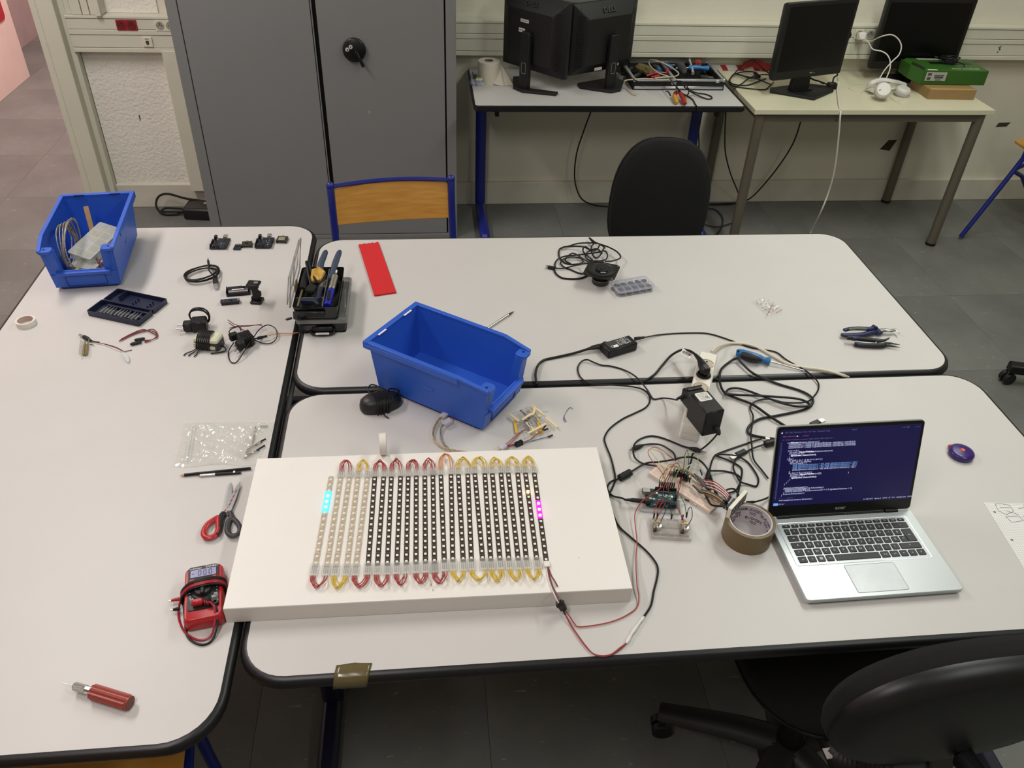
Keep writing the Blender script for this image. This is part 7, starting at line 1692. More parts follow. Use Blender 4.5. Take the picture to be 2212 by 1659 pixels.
# purple tape measure
tm = thing('tape_measure', 'round purple tape measure with an orange button right of the laptop', 'tape measure', at(2074, 984, T))
PUR = M('purple_plastic', (52, 30, 104), .3)
MB().lathe([(0, 0), (.024, 0), (.0275, .002), (.0285, .006), (.0285, .011), (.0265, .0145), (.020, .0165), (0, .0175)], 40).build('case', PUR, tm, smooth=50)
MB().lathe([(0, .0195), (.004, .0195), (.0055, .018), (.0055, .016)], 20).build('button', M('orange_button', (216, 96, 72), .4), tm)
MB().box((-.012, .0275, .006), (.010, .005, .008), b=.001).build('tape_tab', M('orange_tab', (190, 80, 66), .5), tm)
# squared paper with a sketch
pc0 = [at(2124, 1086, T), at(2330, 1075, T), at(2330, 1290, T), at(2232, 1262, T)]
pw = thing('squared_paper', 'sheet of squared paper with pencil sketch and punched holes at the right edge', 'paper', at(2124, 1086, T), math.atan2((at(2195, 1083, T)-at(2124, 1086, T)).y, (at(2195, 1083, T)-at(2124, 1086, T)).x)+.0)
e1_ = (at(2232, 1262, T)-at(2124, 1086, T)); plen = .297; pdir = e1_.normalized()
pw.rotation_euler = (0, 0, math.atan2(pdir.y, pdir.x)+PI/2)
MB().box((.105, -.1485, .0006), (.21, .297, .0008)).build('sheet', M('squared_paper', (232, 230, 226), .7), pw, smooth=0)
GR = M('grid_ink', (182, 180, 188), .7)
g = MB()
for i in range(42): g.box((.005*i+.0025, -.1485, .00105), (.0005, .295, .00008))
for i in range(59): g.box((.105, -.005*i-.0025, .00105), (.208, .0005, .00008))
tag(g.build('grid_lines', GR, pw, smooth=0), kind='stuff')
PEN = M('pencil_grey', (110, 110, 116), .7)
for y_ in (-.0285, -.1085, -.188): MB().cyl((.012, y_, .0010), (.012, y_, .0012), .003, n=14).build('punch_hole', M('hole_shadow', (120, 118, 116), .8), pw)
g = MB()
def pl_(pts): g.tube([(x, y_, .0013) for x, y_ in pts], .0005, 4)
pl_([(.024, -.004), (.040, -.003), (.055, -.006), (.056, -.024), (.034, -.036), (.022, -.024), (.024, -.004)]); pl_([(.030, -.042), (.060, -.038), (.064, -.052), (.036, -.058), (.030, -.042)]); pl_([(.030, -.014), (.052, -.014)]); pl_([(.070, -.016), (.085, -.012), (.090, -.002)]); pl_([(.040, -.024), (.062, -.034)]); pl_([(.068, -.040), (.090, -.036)])
g.build('pencil_sketch', PEN, pw)
# ================================================================ things on the desks by the wall
MONB = M('monitor_black', (12, 12, 13), .55, bump=.05, bs=700); MONG = M('monitor_grille', (4, 4, 5), .7); SCRN = M('dark_screen', (5, 5, 6), .3, spec=.3)
def monitor_back(label, p0, p1, zb, H, tilt, col_off, base='v', stickers=()):
    """monitor seen from behind; p0-p1: bottom edge left to right as seen, local x along it, local -y towards the viewer"""
    p0, p1 = Vector((p0[0], p0[1], T)), Vector((p1[0], p1[1], T)); d = p1-p0; W_ = d.length
    t = thing('monitor', label, 'monitor', (p0+p1)/2, math.atan2(d.y, d.x))
    X = Matrix.Translation((0, 0, zb-T))@Matrix.Rotation(tilt, 4, 'X')@Matrix.Rotation(PI/2, 4, 'X')     # x right, y up, z towards the viewer
    f = lambda k: rrect(W_*k if k == 1 else W_-2*(1-k), H-2*(1-k) if k != 1 else H, .004, 3, 0, H/2)
    r0 = rrect(W_, H, .005, 3, 0, H/2); r1 = rrect(W_-.012, H-.012, .005, 3, 0, H/2); r2 = rrect(W_-.12, H-.11, .01, 3, 0, H/2-.008)
    sh = MB().layers([(r0, -.022), (r0, -.002), (r1, .004), (r2, .038)], X).build('shell', MONB, t, smooth=25)
    MB().prism(rrect(W_-.03, H-.03, .002, 1, 0, H/2), -.0235, -.0222, X).build('screen', SCRN, t, smooth=0)
    # ventilation slots: top, left and right slopes
    tp = MB(); sd = MB()
    nx = 46
    for i in range(nx):
        x = -W_/2+.03+(W_-.06)*i/(nx-1)
        if abs(x) < W_/2-.02:
            m_ = min(1, (W_/2-abs(x)-.006)/.054); tp.box((0, 0, 0), (.0022, .034*m_, .0012), X@Matrix.Translation((x, H-.012-.020*m_, .0125+.008*m_*.2))@Matrix.Rotation(-rad(33), 4, 'X'))
    for s in (-1, 1):
        for i in range(32):
            y = .035+(H-.085)*i/31
            sd.box((0, 0, 0), (.036, .0024, .0012), X@Matrix.Translation((s*(W_/2-.032), y, .0225))@Matrix.Rotation(s*rad(32), 4, 'Y'))
    tag(tp.build('top_vents', MONG, sh, smooth=0), kind='stuff'); tag(sd.build('side_vents', MONG, sh, smooth=0), kind='stuff')
    text('DELL', .030, M('embossed_logo', (46, 46, 46), .35), sh, X@Matrix.Translation((0, H-.034, .0265))@Matrix.Rotation(-rad(33), 4, 'X'), 'logo_lettering', ext=.0015, sx=1.15, bold=.0006)
    for (x, y, w_, h_) in stickers:
        st = MB().box((x, y, .0385), (w_, h_, .0006), X).build('sticker', M('sticker_white', (205, 203, 196), .6), sh, smooth=0)
        g = MB(); xx = x-w_/2+.004
        while xx < x+w_/2-.004: g.box((xx, y, .039), (.0012, h_*.35, .0002), X); xx += random.choice((.0022, .003))
        g.build('sticker_print', M('label_ink', (70, 70, 72), .6), st, smooth=0)
    # stand: neck, column, base
    cx, cy = col_off
    ht = zb-T+H*.52
    MB().prism([(-.028, .0), (.028, 0), (.027, ht-.03), (.022, ht), (-.022, ht), (-.027, ht-.03)], 0, .022, Matrix.Translation((cx, -.044+cy, .012))@Matrix.Rotation(PI/2, 4, 'X')).build('stand_column', MONB, t, smooth=20, bevel=.003)
    MB().box((cx, -.040+cy, ht-.02), (.05, .05, .05), b=.008).build('neck_joint', MONB, t)
    MB().ring(rrect(.022, .046, .003, 2, cx, .105), [(0, 0), (.0025, 0), (.0025, .0015), (0, .0015)], Matrix.Translation((0, -.0672+cy, 0))@Matrix.Rotation(PI/2, 4, 'X')).build('cable_slot', M('slot_rim', (110, 110, 106), .4), t, smooth=20)
    if base == 'v':
        pl_ = [(cx-.045, -.085+cy), (cx+.02, -.095+cy), (cx+.16, -.01+cy), (cx+.15, .02+cy), (cx+.02, -.045+cy), (cx-.02, -.045+cy), (cx-.13, .06+cy), (cx-.15, .03+cy)]
    else: pl_ = [(cx-.12, .02+cy), (cx-.03, -.105+cy), (cx+.03, -.105+cy), (cx+.13, -.01+cy), (cx+.12, .06+cy), (cx-.10, .07+cy)]
    MB().prism(pl_, 0, .014).build('stand_base', MONB, t, smooth=0, bevel=.003)
    return t
monitor_back('black monitor seen from behind with three white stickers, next to the paper roll', (.394, 4.13), (.657, 3.84), .82, .335, 0, (0, 0), 'v', ((-.03, .225, .050, .014), (-.045, .182, .038, .018), (.0, .115, .028, .012)))
monitor_back('black monitor seen from behind with raised lettering, right of the one with stickers', (.690, 3.905), (1.026, 4.092), .82, .315, 0, (.02, 0), 'p', ((-.05, .025, .045, .012), (.07, .03, .014, .012)))
def monitor_front(label, p0, p1, zb, H, base, logo=True):
    p0, p1 = Vector((p0[0], p0[1], T)), Vector((p1[0], p1[1], T)); d = p1-p0; W_ = d.length
    t = thing('monitor', label, 'monitor', (p0+p1)/2, math.atan2(d.y, d.x))
    X = Matrix.Translation((0, 0, zb-T))@Matrix.Rotation(PI/2, 4, 'X')
    MB().layers([(rrect(W_-.02, H-.02, .006, 3, 0, H/2), -.045), (rrect(W_, H, .006, 3, 0, H/2), -.02), (rrect(W_, H, .006, 3, 0, H/2), 0), (rrect(W_-.004, H-.004, .005, 3, 0, H/2), .002)], X).build('bezel', MONB, t, smooth=25)
    MB().prism(rrect(W_-.034, H-.056, .001, 1, 0, H/2+.011), .0018, .0024, X).build('screen', SCRN, t, smooth=0)
    MB().box((0, .032, .0024), (W_-.04, .0012, .0010), X).build('trim_line', M('bezel_line', (44, 44, 44), .3), t, smooth=0)
    if logo:
        MB().prism(ellipse(.010, .004, 18), .0022, .0030, X@Matrix.Translation((.02, .020, 0))).build('logo_badge', M('badge_grey', (120, 120, 120), .4), t)
        MB().prism(ellipse(.0022, .0022, 10), .0022, .0028, X@Matrix.Translation((.040, .017, 0))).build('power_dot', M('power_dot', (190, 190, 180), .4), t)
    MB().prism([(-.055, .012-(zb-T)), (.055, .012-(zb-T)), (.045, .02), (-.045, .02)], .0, .03, X@Matrix.Translation((0, .0, -.05))).build('stand_neck', MONB, t, smooth=0, bevel=.003)
    MB().prism(base, 0, .014).build('stand_base', MONB, t, smooth=0, bevel=.003)
    MB().prism(rrect(.12, .05, .008, 3), .012, .022, Matrix.Translation((0, .02, 0))).build('stand_foot', BLK, t)
    return t
m3 = monitor_front('black monitor facing the room at the left of the cream desk', (1.662, 3.845), (2.058, 3.975), .822, .345, [(-.01, -.10), (.17, -.03), (.19, .03), (.10, .10), (-.12, .10), (-.15, .06)])
m4 = monitor_front('wide black monitor leaning behind the green box', (2.285, 4.125), (2.755, 4.135), .800, .335, [(-.14, -.04), (.14, -.04), (.12, .07), (-.12, .07)], logo=False)
# grey box on the wall above the monitors: only its underside edge is in view
wb = thing('wall_box', 'flat grey box on the wall above the black monitors', 'wall box', (.811, YW-.06, 1.066))
MB().box((0, .025, .11), (.355, .068, .22)).build('case', M('wall_box_grey', (120, 120, 116), .5), wb, smooth=0, bevel=.004)
MB().box((0, -.010, .004), (.35, .003, .006)).build('dark_edge', BLK, wb, smooth=0)
# paper towel roll
pr = thing('paper_roll', 'white paper towel roll with a loose sheet at the left of the white desk', 'paper roll', (.322, 4.075, T))
PAPW = M('tissue_paper', (205, 198, 182), .9, bump=.2, bs=200)
MB().lathe([(.053, 0), (.053, .098), (.051, .10), (.021, .10), (.021, 0), (.053, 0)], 40).build('roll', PAPW, pr)
MB().lathe([(.0212, 0), (.0212, .1005), (.0195, .1005), (.0195, .02), (0, .02)], 28).build('card_core', M('brown_core', (112, 88, 66), .8), pr)
g = MB(); vs = [(.050, .012, .098), (.020, -.052, .004), (.064, -.070, .001), (.116, -.052, .001), (.104, -.020, .001), (.054, .012, .092)]
g.add(vs+[(x+.0008, y_+.0012, z) for x, y_, z in vs], [(0, 1, 2, 3, 4, 5), (11, 10, 9, 8, 7, 6)]+[(i, 6+i, 6+(i+1) % 6, (i+1) % 6) for i in range(6)]); g.build('loose_sheet', PAPW, pr, smooth=0)
# crumpled sweet packet
sw = thing('snack_packet', 'small crumpled green, white and blue packet at the left desk corner', 'packet', (.262, 4.02, T))
MB().layers([(rrect(.066, .034, .005, 3), .0), (rrect(.070, .040, .006, 3), .012), (rrect(.060, .032, .006, 3), .026)]).build('packet', M('blue_white_wrapper', (196, 198, 190), .5, col2=(52, 60, 120), vs=45), sw)
MB().layers([(rrect(.040, .026, .005, 3, .010, 0), .026), (rrect(.034, .020, .005, 3, .012, 0), .033)]).build('green_label', M('green_wrapper', (140, 160, 70), .5, col2=(206, 204, 180), vs=60), sw)
MB().cyl((-.016, .008, .024), (-.022, .012, .060), .0016, n=6).build('stick', BLK, sw)
MB().box((-.008, .014, .036), (.016, .004, .024), b=.001).build('dark_flap', GREYP, sw)

# ---- aluminium tool case
tcs = thing('tool_case', 'open aluminium-edged tool case packed with tools on the white desk', 'tool case', (1.246, 4.108, T))
ALU = M('aluminium_profile', (190, 192, 192), .3, metal=.8); INB = M('case_lining', (16, 16, 17), .8)
cw_, cd_ = .455, .300
MB().box((0, 0, .004), (cw_, cd_, .008)).build('floor', INB, tcs, smooth=0)
for s in (-1, 1):
    MB().box((0, s*(cd_/2-.006), .024), (cw_, .010, .040)).build('wall_lining', INB, tcs, smooth=0)
    MB().box((s*(cw_/2-.006), 0, .024), (.010, cd_-.024, .040)).build('wall_lining', INB, tcs, smooth=0)
    MB().box((0, s*(cd_/2-.004), .047), (cw_-.01, .014, .010), b=.002).build('rim_profile', ALU, tcs)
    MB().box((0, s*(cd_/2-.002), .012), (cw_-.01, .012, .014), b=.003).build('lower_profile', ALU, tcs)
    MB().box((s*(cw_/2-.004), 0, .047), (.014, cd_-.022, .010), b=.002).build('rim_profile', ALU, tcs)
    for q in (-1, 1): MB().sphere((s*(cw_/2-.005), q*(cd_/2-.005), .047), .010, 10, 8).build('corner_guard', ALU, tcs)
MB().box((-.02, 0, .044), (.016, cd_-.03, .012), b=.002).build('divider_profile', ALU, tcs)
MB().box((-.028, -cd_/2-.002, .040), (.026, .010, .026), b=.003).box((.19, -cd_/2-.002, .044), (.02, .010, .016), b=.003).build('latch', ALU, tcs)
TCX = tcs.matrix_basis.copy(); tc = lambda x, y, z: TCX@Vector((x, y, z))
BLS = M('blue_screwdriver_plastic', (38, 110, 170), .35); REDT = M('red_tool_plastic', (150, 34, 34), .45)
def tool(name, label, cat, parts):
    t = thing(name, label, cat, parts[0][0][0])
    for pts, r, m, nm in parts: MB().tube(pts, r, 10).build(nm, m, t, world=True)
    return t
tool('screwdriver', 'blue-handled screwdriver lying across the right half of the tool case', 'screwdriver', [([tc(.085, .005, .062), tc(.12, .004, .064), tc(.15, .0, .063), tc(.165, -.002, .062), tc(.185, -.004, .062)], [.011, .013, .009, .012, .014], BLS, 'handle'), ([tc(.02, .01, .058), tc(.085, .005, .062)], .0025, STEEL, 'shaft')])
tool('screwdriver', 'stubby black and blue screwdriver standing left of centre in the tool case', 'screwdriver', [([tc(-.078, .06, .05), tc(-.072, .02, .056), tc(-.07, -.002, .056)], [.010, .014, .010], GREYP, 'handle'), ([tc(-.070, -.002, .056), tc(-.068, -.02, .056)], [.011, .010], BLS, 'collar')])
tool('screwdriver', 'small blue screwdriver at the back of the tool case', 'screwdriver', [([tc(.045, .09, .05), tc(.085, .085, .05)], [.007, .009], BLS, 'handle'), ([tc(.0, .095, .048), tc(.045, .09, .05)], .002, STEEL, 'shaft')])
tool('screwdriver', 'blue-handled nut driver left of the grey grip in the tool case', 'screwdriver', [([tc(-.012, .10, .05), tc(.0, .05, .054), tc(.006, .03, .054)], [.009, .011, .010], BLS, 'handle'), ([tc(.006, .03, .054), tc(.03, .05, .05)], .004, BLK, 'collar')])
tool('grip_tool', 'dark grey oval-gripped tool in the middle of the tool case', 'hand tool', [([tc(.045, .085, .055), tc(.048, .03, .062), tc(.048, -.03, .060), tc(.046, -.06, .05)], [.008, .020, .020, .008], GREYP, 'grip')])
tool('hammer', 'small chrome-headed hammer lying across the tool case', 'hammer', [([tc(.118, .12, .066), tc(.112, .085, .068)], [.012, .010], CHROME, 'head'), ([tc(.112, .085, .068), tc(.10, .0, .064), tc(.085, -.075, .058)], [.006, .006, .008], M('satin_steel', (200, 198, 190), .35, metal=.7), 'shank')])
tool('red_knob_tool', 'red-topped tool at the right rear of the tool case', 'hand tool', [([tc(.158, .105, .05), tc(.150, .07, .064), tc(.148, .045, .062)], [.014, .020, .014], REDT, 'red_head'), ([tc(.148, .045, .062), tc(.15, .02, .058)], [.010, .012], GREYP, 'grey_base')])
tool('pliers', 'red-handled pliers in the left front of the tool case', 'pliers', [([tc(-.15, -.085, .048), tc(-.11, -.07, .056), tc(-.07, -.062, .056)], [.005, .007, .006], M('crimson_grip', (168, 36, 56), .4), 'handle'), ([tc(-.13, -.10, .046), tc(-.09, -.09, .050)], [.005, .007], M('crimson_grip', (168, 36, 56), .4), 'handle'), ([tc(-.07, -.062, .056), tc(-.045, -.058, .054)], [.006, .003], STEEL, 'jaws')])
tool('pliers', 'crimson-gripped cutter beside the centre bar of the tool case', 'pliers', [([tc(-.040, -.055, .054), tc(-.030, -.02, .058), tc(-.028, .0, .056)], [.008, .010, .008], M('crimson_grip', (168, 36, 56), .4), 'handle')])
tg2 = thing('glove', 'crumpled olive cloth pad in the left half of the tool case', 'cloth', tc(-.13, .03, .05))
MB().layers([(ellipse(.040, .036, 18, 2.6), .0), (ellipse(.046, .040, 18, 2.4), .012), (ellipse(.034, .034, 18, 2.2), .026)], TCX@Matrix.Translation((-.135, .045, .032))@Matrix.Rotation(.2, 4, 'Y')).build('pad', M('olive_cloth', (104, 92, 56), .9, bump=.8, bs=70), tg2, world=True)
MB().layers([(ellipse(.044, .022, 18, 2.6), .0), (ellipse(.046, .024, 18, 2.4), .010), (ellipse(.03, .016, 18, 2.2), .018)], TCX@Matrix.Translation((-.10, -.012, .036))).build('fold', M('olive_cloth', (104, 92, 56), .9, bump=.8, bs=70), tg2, world=True)
for k, (x, y_, a_, l) in enumerate(((-.20, .07, 60, .09), (.01, -.095, 10, .08), (.075, -.10, -8, .10), (.14, -.085, 14, .08), (.17, -.045, -30, .07), (.185, .055, 75, .08), (-.19, -.03, 50, .09))):
    tag(MB().box((0, 0, 0), (l, .018, .016), TCX@Matrix.Translation((x, y_, .030))@Matrix.Rotation(rad(a_), 4, 'Z'), b=.005).build('tool_grip', BLKM if k % 2 else GREYP, world=True), f'dark tool grip tucked {("in the left rear corner", "in front of the centre bar", "along the front rim", "at the right front corner", "beside the right rim", "at the right rear corner", "along the left rim")[k]} of the tool case', 'hand tool')
# beige cable over the tools
bg = thing('beige_cable', 'beige cable looping over the open tool case', 'cable', at(1372, 180, T))
def d6(l): return [at(1330+x/8.193, 110+y/8.193, T+h) for x, y, h in l]
MB().tube(catmull(d6([(345, 780, .004), (250, 730, .004), (180, 630, .012), (150, 550, .045), (200, 515, .055), (330, 505, .058), (480, 490, .06), (640, 495, .062), (800, 515, .062), (930, 505, .064), (960, 470, .066), (830, 470, .07), (720, 475, .07), (700, 485, .068), (800, 465, .07), (960, 460, .072), (1080, 440, .08), (1110, 390, .09), (1000, 300, .10), (850, 220, .11), (700, 165, .11), (610, 165, .10), (590, 220, .085), (650, 310, .075), (780, 400, .070), (940, 450, .066)]), 5), .0030, 7).build('cord', M('beige_cord', (186, 176, 150), .5), bg, world=True)
MB().tube(d6([(290, 765, .004), (355, 785, .004)]), [.004, .0045], 8).build('plug', M('beige_plug', (176, 168, 150), .5), bg, world=True)
bk = thing('black_cable', 'black cable hanging over the front of the white desk from the tool case', 'cable', at(1500, 200, T))
MB().tube(catmull(d6([(0, 350, .06), (200, 440, .06), (400, 550, .058), (540, 610, .055)]), 5), .0028, 7).build('cord', CABLE, bk, world=True)
MB().tube(catmull(d6([(950, 480, .066), (1010, 560, .066), (1090, 660, .060), (1180, 750, .02), (1270, 800, .006), (1360, 860, .004), (1410, 950, .004)])+[at(1503, 227, T+.003), at(1505, 231, T-.004)+Vector((0, -.012, 0)), atY(1507, 245, 3.715), atY(1509, 275, 3.73), atY(1510, 320, 3.8)], 5), .0032, 7).build('cord', CABLE, bk, world=True)
MB().tube(catmull(d6([(1030, 540, .066), (1130, 530, .066), (1230, 590, .064), (1300, 680, .058), (1420, 740, .012), (1560, 760, .004), (1680, 800, .004), (1700, 840, .004), (1620, 850, .004), (1480, 800, .006), (1340, 730, .02), (1230, 650, .058), (1190, 590, .066), (1270, 640, .06), (1290, 740, .012), (1250, 790, .006), (1170, 770, .01)]), 5), .0032, 7).build('cord', CABLE, bk, world=True)
rp = thing('pliers', 'pliers with red and yellow insulated handles hanging off the tool case', 'pliers', at(1468, 215, T))
YG = M('yellow_grip', (196, 150, 48), .45); RG = M('red_grip', (158, 36, 34), .45)
for (a_, b_, c_, m, m2) in (((1065, 730), (1040, 800), (1085, 920), RG, YG), ((1140, 750), (1190, 830), (1225, 935), RG, RG)):
    q = d6([(a_[0], a_[1], .03), (b_[0], b_[1], .018), (c_[0], c_[1], .012)])
    MB().tube(catmull([q[0], (q[0]+q[1])/2, q[1]], 5), [.009]*5+[.011]*6, 12).build('red_sleeve', m, rp, world=True)
    MB().tube(catmull([q[1], (q[1]+q[2])/2, q[2]], 5), [.011]*6+[.010]*4+[.006], 12).build('handle_end', m2, rp, world=True)
MB().tube(d6([(1240, 860, .016), (1250, 930, .010)]), [.006, .004], 8).build('yellow_edge', YG, rp, world=True)
MB().tube(d6([(1100, 735, .03), (1090, 690, .045), (1085, 650, .05)]), [.010, .008, .006], 8).build('pivot', STEEL, rp, world=True)
tape_ring('tape_roll', 'clear tape roll lying between the monitor and the tool case', Matrix.Translation(at(1345, 168, T)), .034, .026, .018, M('clear_tape', (165, 165, 160), .2, alpha=.6), M('tape_core', (120, 120, 116), .4, alpha=.7))
tag(MB().tube(d6([(880, 715, .002), (930, 720, .002), (960, 760, .002), (970, 790, .002)]), .003, 6).build('small_clip', BLK, world=True), 'tiny black clip lying in front of the tool case', 'clip')
# ---- red-white barrier tape along the wall
bt_ = thing('barrier_tape', 'red and white striped barrier tape along the wall behind the desks', 'tape', (1.44, YW-.010, T+.001))
MB().box((0, 0, .014), (.80, .008, .028)).build('white_band', M('barrier_white', (205, 203, 196), .5), bt_, smooth=0)
RT = M('barrier_red', (158, 26, 36), .5)
for k in range(8):
    x = -.30+.086*k; MB().prism([(x, 0), (x+.030, 0), (x+.008, .028), (x-.022, .028)], .0042, .0048, Matrix.Rotation(PI/2, 4, 'X')).build('red_stripe', RT, bt_, smooth=0)
g = MB(); rnd = random.Random(4); pts = []
for i in range(9): pts.append((.22+.028*i, -.012-.01*rnd.random(), .030+.030*math.sin(i*.9)*rnd.random()+.004))
vs = []; fs = []
for i, q in enumerate(pts): vs += [(q[0], q[1], max(.001, q[2]-.024)), (q[0]+.004, q[1]-.012, q[2]+.018)]
for i in range(8): fs.append((2*i, 2*i+2, 2*i+3, 2*i+1))
g.add(vs, fs); ob = g.build('crumpled_end', RT, bt_, smooth=0); ob.modifiers.new('solid', 'SOLIDIFY').thickness = .001
# ---- black cables at the left of the cream desk
kc = thing('black_cable', 'black cables and plug heaped at the left end of the cream desk', 'cable', at(1620, 170, T))
def d2_(l): return [at(1560+x/4.233, 60+y/4.233, T+h) for x, y, h in l]
for l in ([(460, 430, .02), (350, 430, .02), (250, 460, .015), (180, 510, .006), (120, 550, .004), (95, 590, .004)], [(460, 440, .02), (380, 380, .05), (310, 310, .08), (270, 290, .09), (200, 330, .07), (120, 410, .03), (60, 490, .008), (100, 530, .004), (200, 550, .004), (380, 565, .004), (430, 535, .006), (470, 500, .01)],
          [(100, 430, .012), (180, 405, .012), (290, 405, .012), (310, 430, .012)], [(330, 450, .012), (250, 460, .01), (130, 420, .01), (90, 440, .008), (70, 490, .006), (120, 520, .005), (230, 525, .005), (330, 490, .006), (400, 465, .006)], [(110, 420, .016), (240, 450, .016), (330, 470, .014), (400, 500, .010), (450, 520, .006)]):
    MB().tube(catmull(d2_(l), 5), .0032, 7).build('cord', CABLE, kc, world=True)
q = d2_([(300, 415, .014), (340, 450, .014)]); MB().tube(q, [.009, .008], 8).build('plug', BLKM, kc, world=True)
# black power block, white cable hanging to the floor
wbk = thing('power_block', 'small black power block with cables at the right foot of the monitor', 'power adapter', at(1795, 192, T))
MB().box((0, 0, .016), (.045, .03, .030), b=.004).build('block', BLK, wbk)
MB().tube(catmull([(-.02, 0, .02), (-.06, .02, .03), (-.10, .03, .04), (-.13, .05, .06)], 5), .004, 7).build('cord', CABLE, wbk)
MB().tube(catmull([(.0, .0, .03), (.01, .02, .05), (.03, .03, .06), (.02, .05, .075)], 5), .004, 7).build('cord', CABLE, wbk)
MB().tube(catmull([(-.04, .01, .02), (-.06, .0, .026), (-.09, .01, .03)], 5), .002, 7).build('grey_wire', STEEL, wbk)
whc = thing('white_cable', 'white cable hanging over the cream desk edge down to the floor', 'cable', at(1812, 200, T))
MB().tube(catmull([at(1809, 166, T+.05), at(1811, 178, T+.02), at(1809, 195, T+.006), at(1811, 215, T+.006), at(1814, 233, T+.004), at(1815, 238, T-.006)+Vector((0, -.006, 0)), atY(1815, 252, 3.672), atY(1811, 300, 3.68), atY(1803, 365, 3.70), atY(1790, 415, 3.72), atY(1772, 460, 3.72), at(1752, 500, .006), at(1738, 530, .006), at(1720, 570, .006)], 6), .0042, 8).build('cord', M('white_cord', (216, 212, 200), .5), whc, world=True)
# ---- plugs in the wall sockets
def wallp(x, y, dy): return atY(x, y, YW-.070-dy)
kp = thing('mains_plug', 'black mains plug in the left wall socket behind the monitor', 'plug', wallp(1838, 80, 0))
c_ = Vector((2.165, YW-.062, .944))
MB().cyl(c_, c_+Vector((0, -.022, 0)), .020, .018, n=20).build('plug_base', BLK, kp, world=True)
MB().tube(catmull([c_+Vector((0, -.020, .004)), c_+Vector((-.004, -.036, -.004)), c_+Vector((-.014, -.040, -.030)), c_+Vector((-.030, -.042, -.060)), c_+Vector((-.05, -.045, -.10))], 5), [.017]*4+[.016, .014, .012, .011, .010, .009, .0085, .008, .007, .006, .0055, .005, .0045, .004, .004, .004, .004], 12).build('plug_tail', BLK, kp, world=True)
wp = thing('usb_charger', 'white charger in the wall socket with two white cables', 'charger', wallp(1865, 82, 0))
c_ = Vector((2.232, YW-.062, .944))
MB().box((0, 0, 0), (.038, .042, .036), FR(c_+Vector((.003, -.030, -.004)), (1, 0, 0), (0, .25, 1)), b=.006).build('body', WHITEP, wp, world=True)
WC = M('white_cord', (216, 212, 200), .5)
hp0 = at(1912, 190, T+.03)
MB().tube(catmull([c_+Vector((.006, -.050, -.018)), atY(1876, 92, 4.10), atY(1885, 106, 4.02), atY(1905, 111, 4.0), atY(1917, 119, 3.98), atY(1923, 133, 3.97), atY(1922, 150, 3.96), atY(1915, 168, 3.95)], 6), .0030, 7).build('cord', WC, wp, world=True)
MB().tube(catmull([c_+Vector((.010, -.050, -.012)), atY(1880, 89, 4.10), atY(1903, 79, 4.02), atY(1925, 75, 4.0), atY(1940, 84, 4.0), atY(1947, 100, 3.99), atY(1942, 118, 3.98), atY(1928, 132, 3.97), atY(1912, 150, 3.96), atY(1901, 168, 3.95), atY(1893, 184, 3.93)], 6), .0030, 7).build('cord', WC, wp, world=True)
# ---- white headphones
hp = thing('headphones', 'white over-ear headphones lying on the cream desk', 'headphones', at(1912, 205, T))
HPW = M('headphone_white', (210, 207, 200), .4); HPG = M('headphone_grey', (168, 166, 162), .6)
hl = lambda x, y, h: at(1820+x/6.506, 60+y/6.506, T+h)
cA = hl(570, 880, .050); 
XA_ = FR(cA, (1, .2, 0), (-.30, -.75, .58))
MB().lathe([(0, .018), (.030, .018), (.036, .012), (.038, 0), (.036, -.010), (.034, -.012)], 32, XA_).build('ear_cup', HPW, hp, world=True)
MB().lathe([(.022, -.012), (.036, -.012), (.037, -.022), (.030, -.030), (.020, -.026)], 32, XA_).build('ear_pad', HPG, hp, world=True)
MB().prism(rrect(.010, .004, .001, 2), .018, .0184, XA_@Matrix.Translation((-.018, 0, 0))).build('brand_mark', GREYP, hp, world=True)
cB = hl(850, 890, .022); XB_ = FR(cB, (1, 0, 0), (.12, -.15, 1))
MB().lathe([(0, .018), (.028, .018), (.034, .013), (.037, .004), (.035, -.004)], 32, XB_).build('ear_cup', HPW, hp, world=True)
MB().lathe([(.020, -.004), (.036, -.004), (.039, -.012), (.034, -.022), (.022, -.021)], 32, XB_).build('ear_pad', HPG, hp, world=True)
MB().tube(catmull([hl(400, 880, .012), hl(360, 830, .03), hl(420, 770, .055), hl(560, 730, .065), hl(700, 750, .06), hl(800, 770, .045), hl(890, 800, .03)], 6), .011, 10, flat=.45).build('headband', HPW, hp, world=True)
MB().tube([hl(350, 860, .012), hl(440, 880, .022)], [.016, .018], 12, flat=.6).build('slider_arm', HPW, hp, world=True)
MB().tube(catmull([hl(400, 915, .002), hl(250, 900, .002), hl(120, 870, .002), (hl(90, 830, .002)), hl(160, 795, .002), hl(330, 790, .002)], 6), .0012, 6).build('thin_cord', WC, hp, world=True)
MB().tube(catmull([hl(660, 870, .03), hl(720, 850, .03), hl(800, 830, .03), hl(880, 870, .02), hl(890, 940, .004), hl(850, 1010, .002), hl(770, 1030, .002)], 6), .0012, 6).build('thin_cord', WC, hp, world=True)
MB().tube(catmull([hl(650, 960, .003), hl(740, 1030, .002), (hl(830, 1075, .002))], 6), .0012, 6).build('thin_cord', WC, hp, world=True)
MB().tube([hl(665, 865, .034), hl(720, 850, .034)], .004, 8).build('jack', WHITEP, hp, world=True)
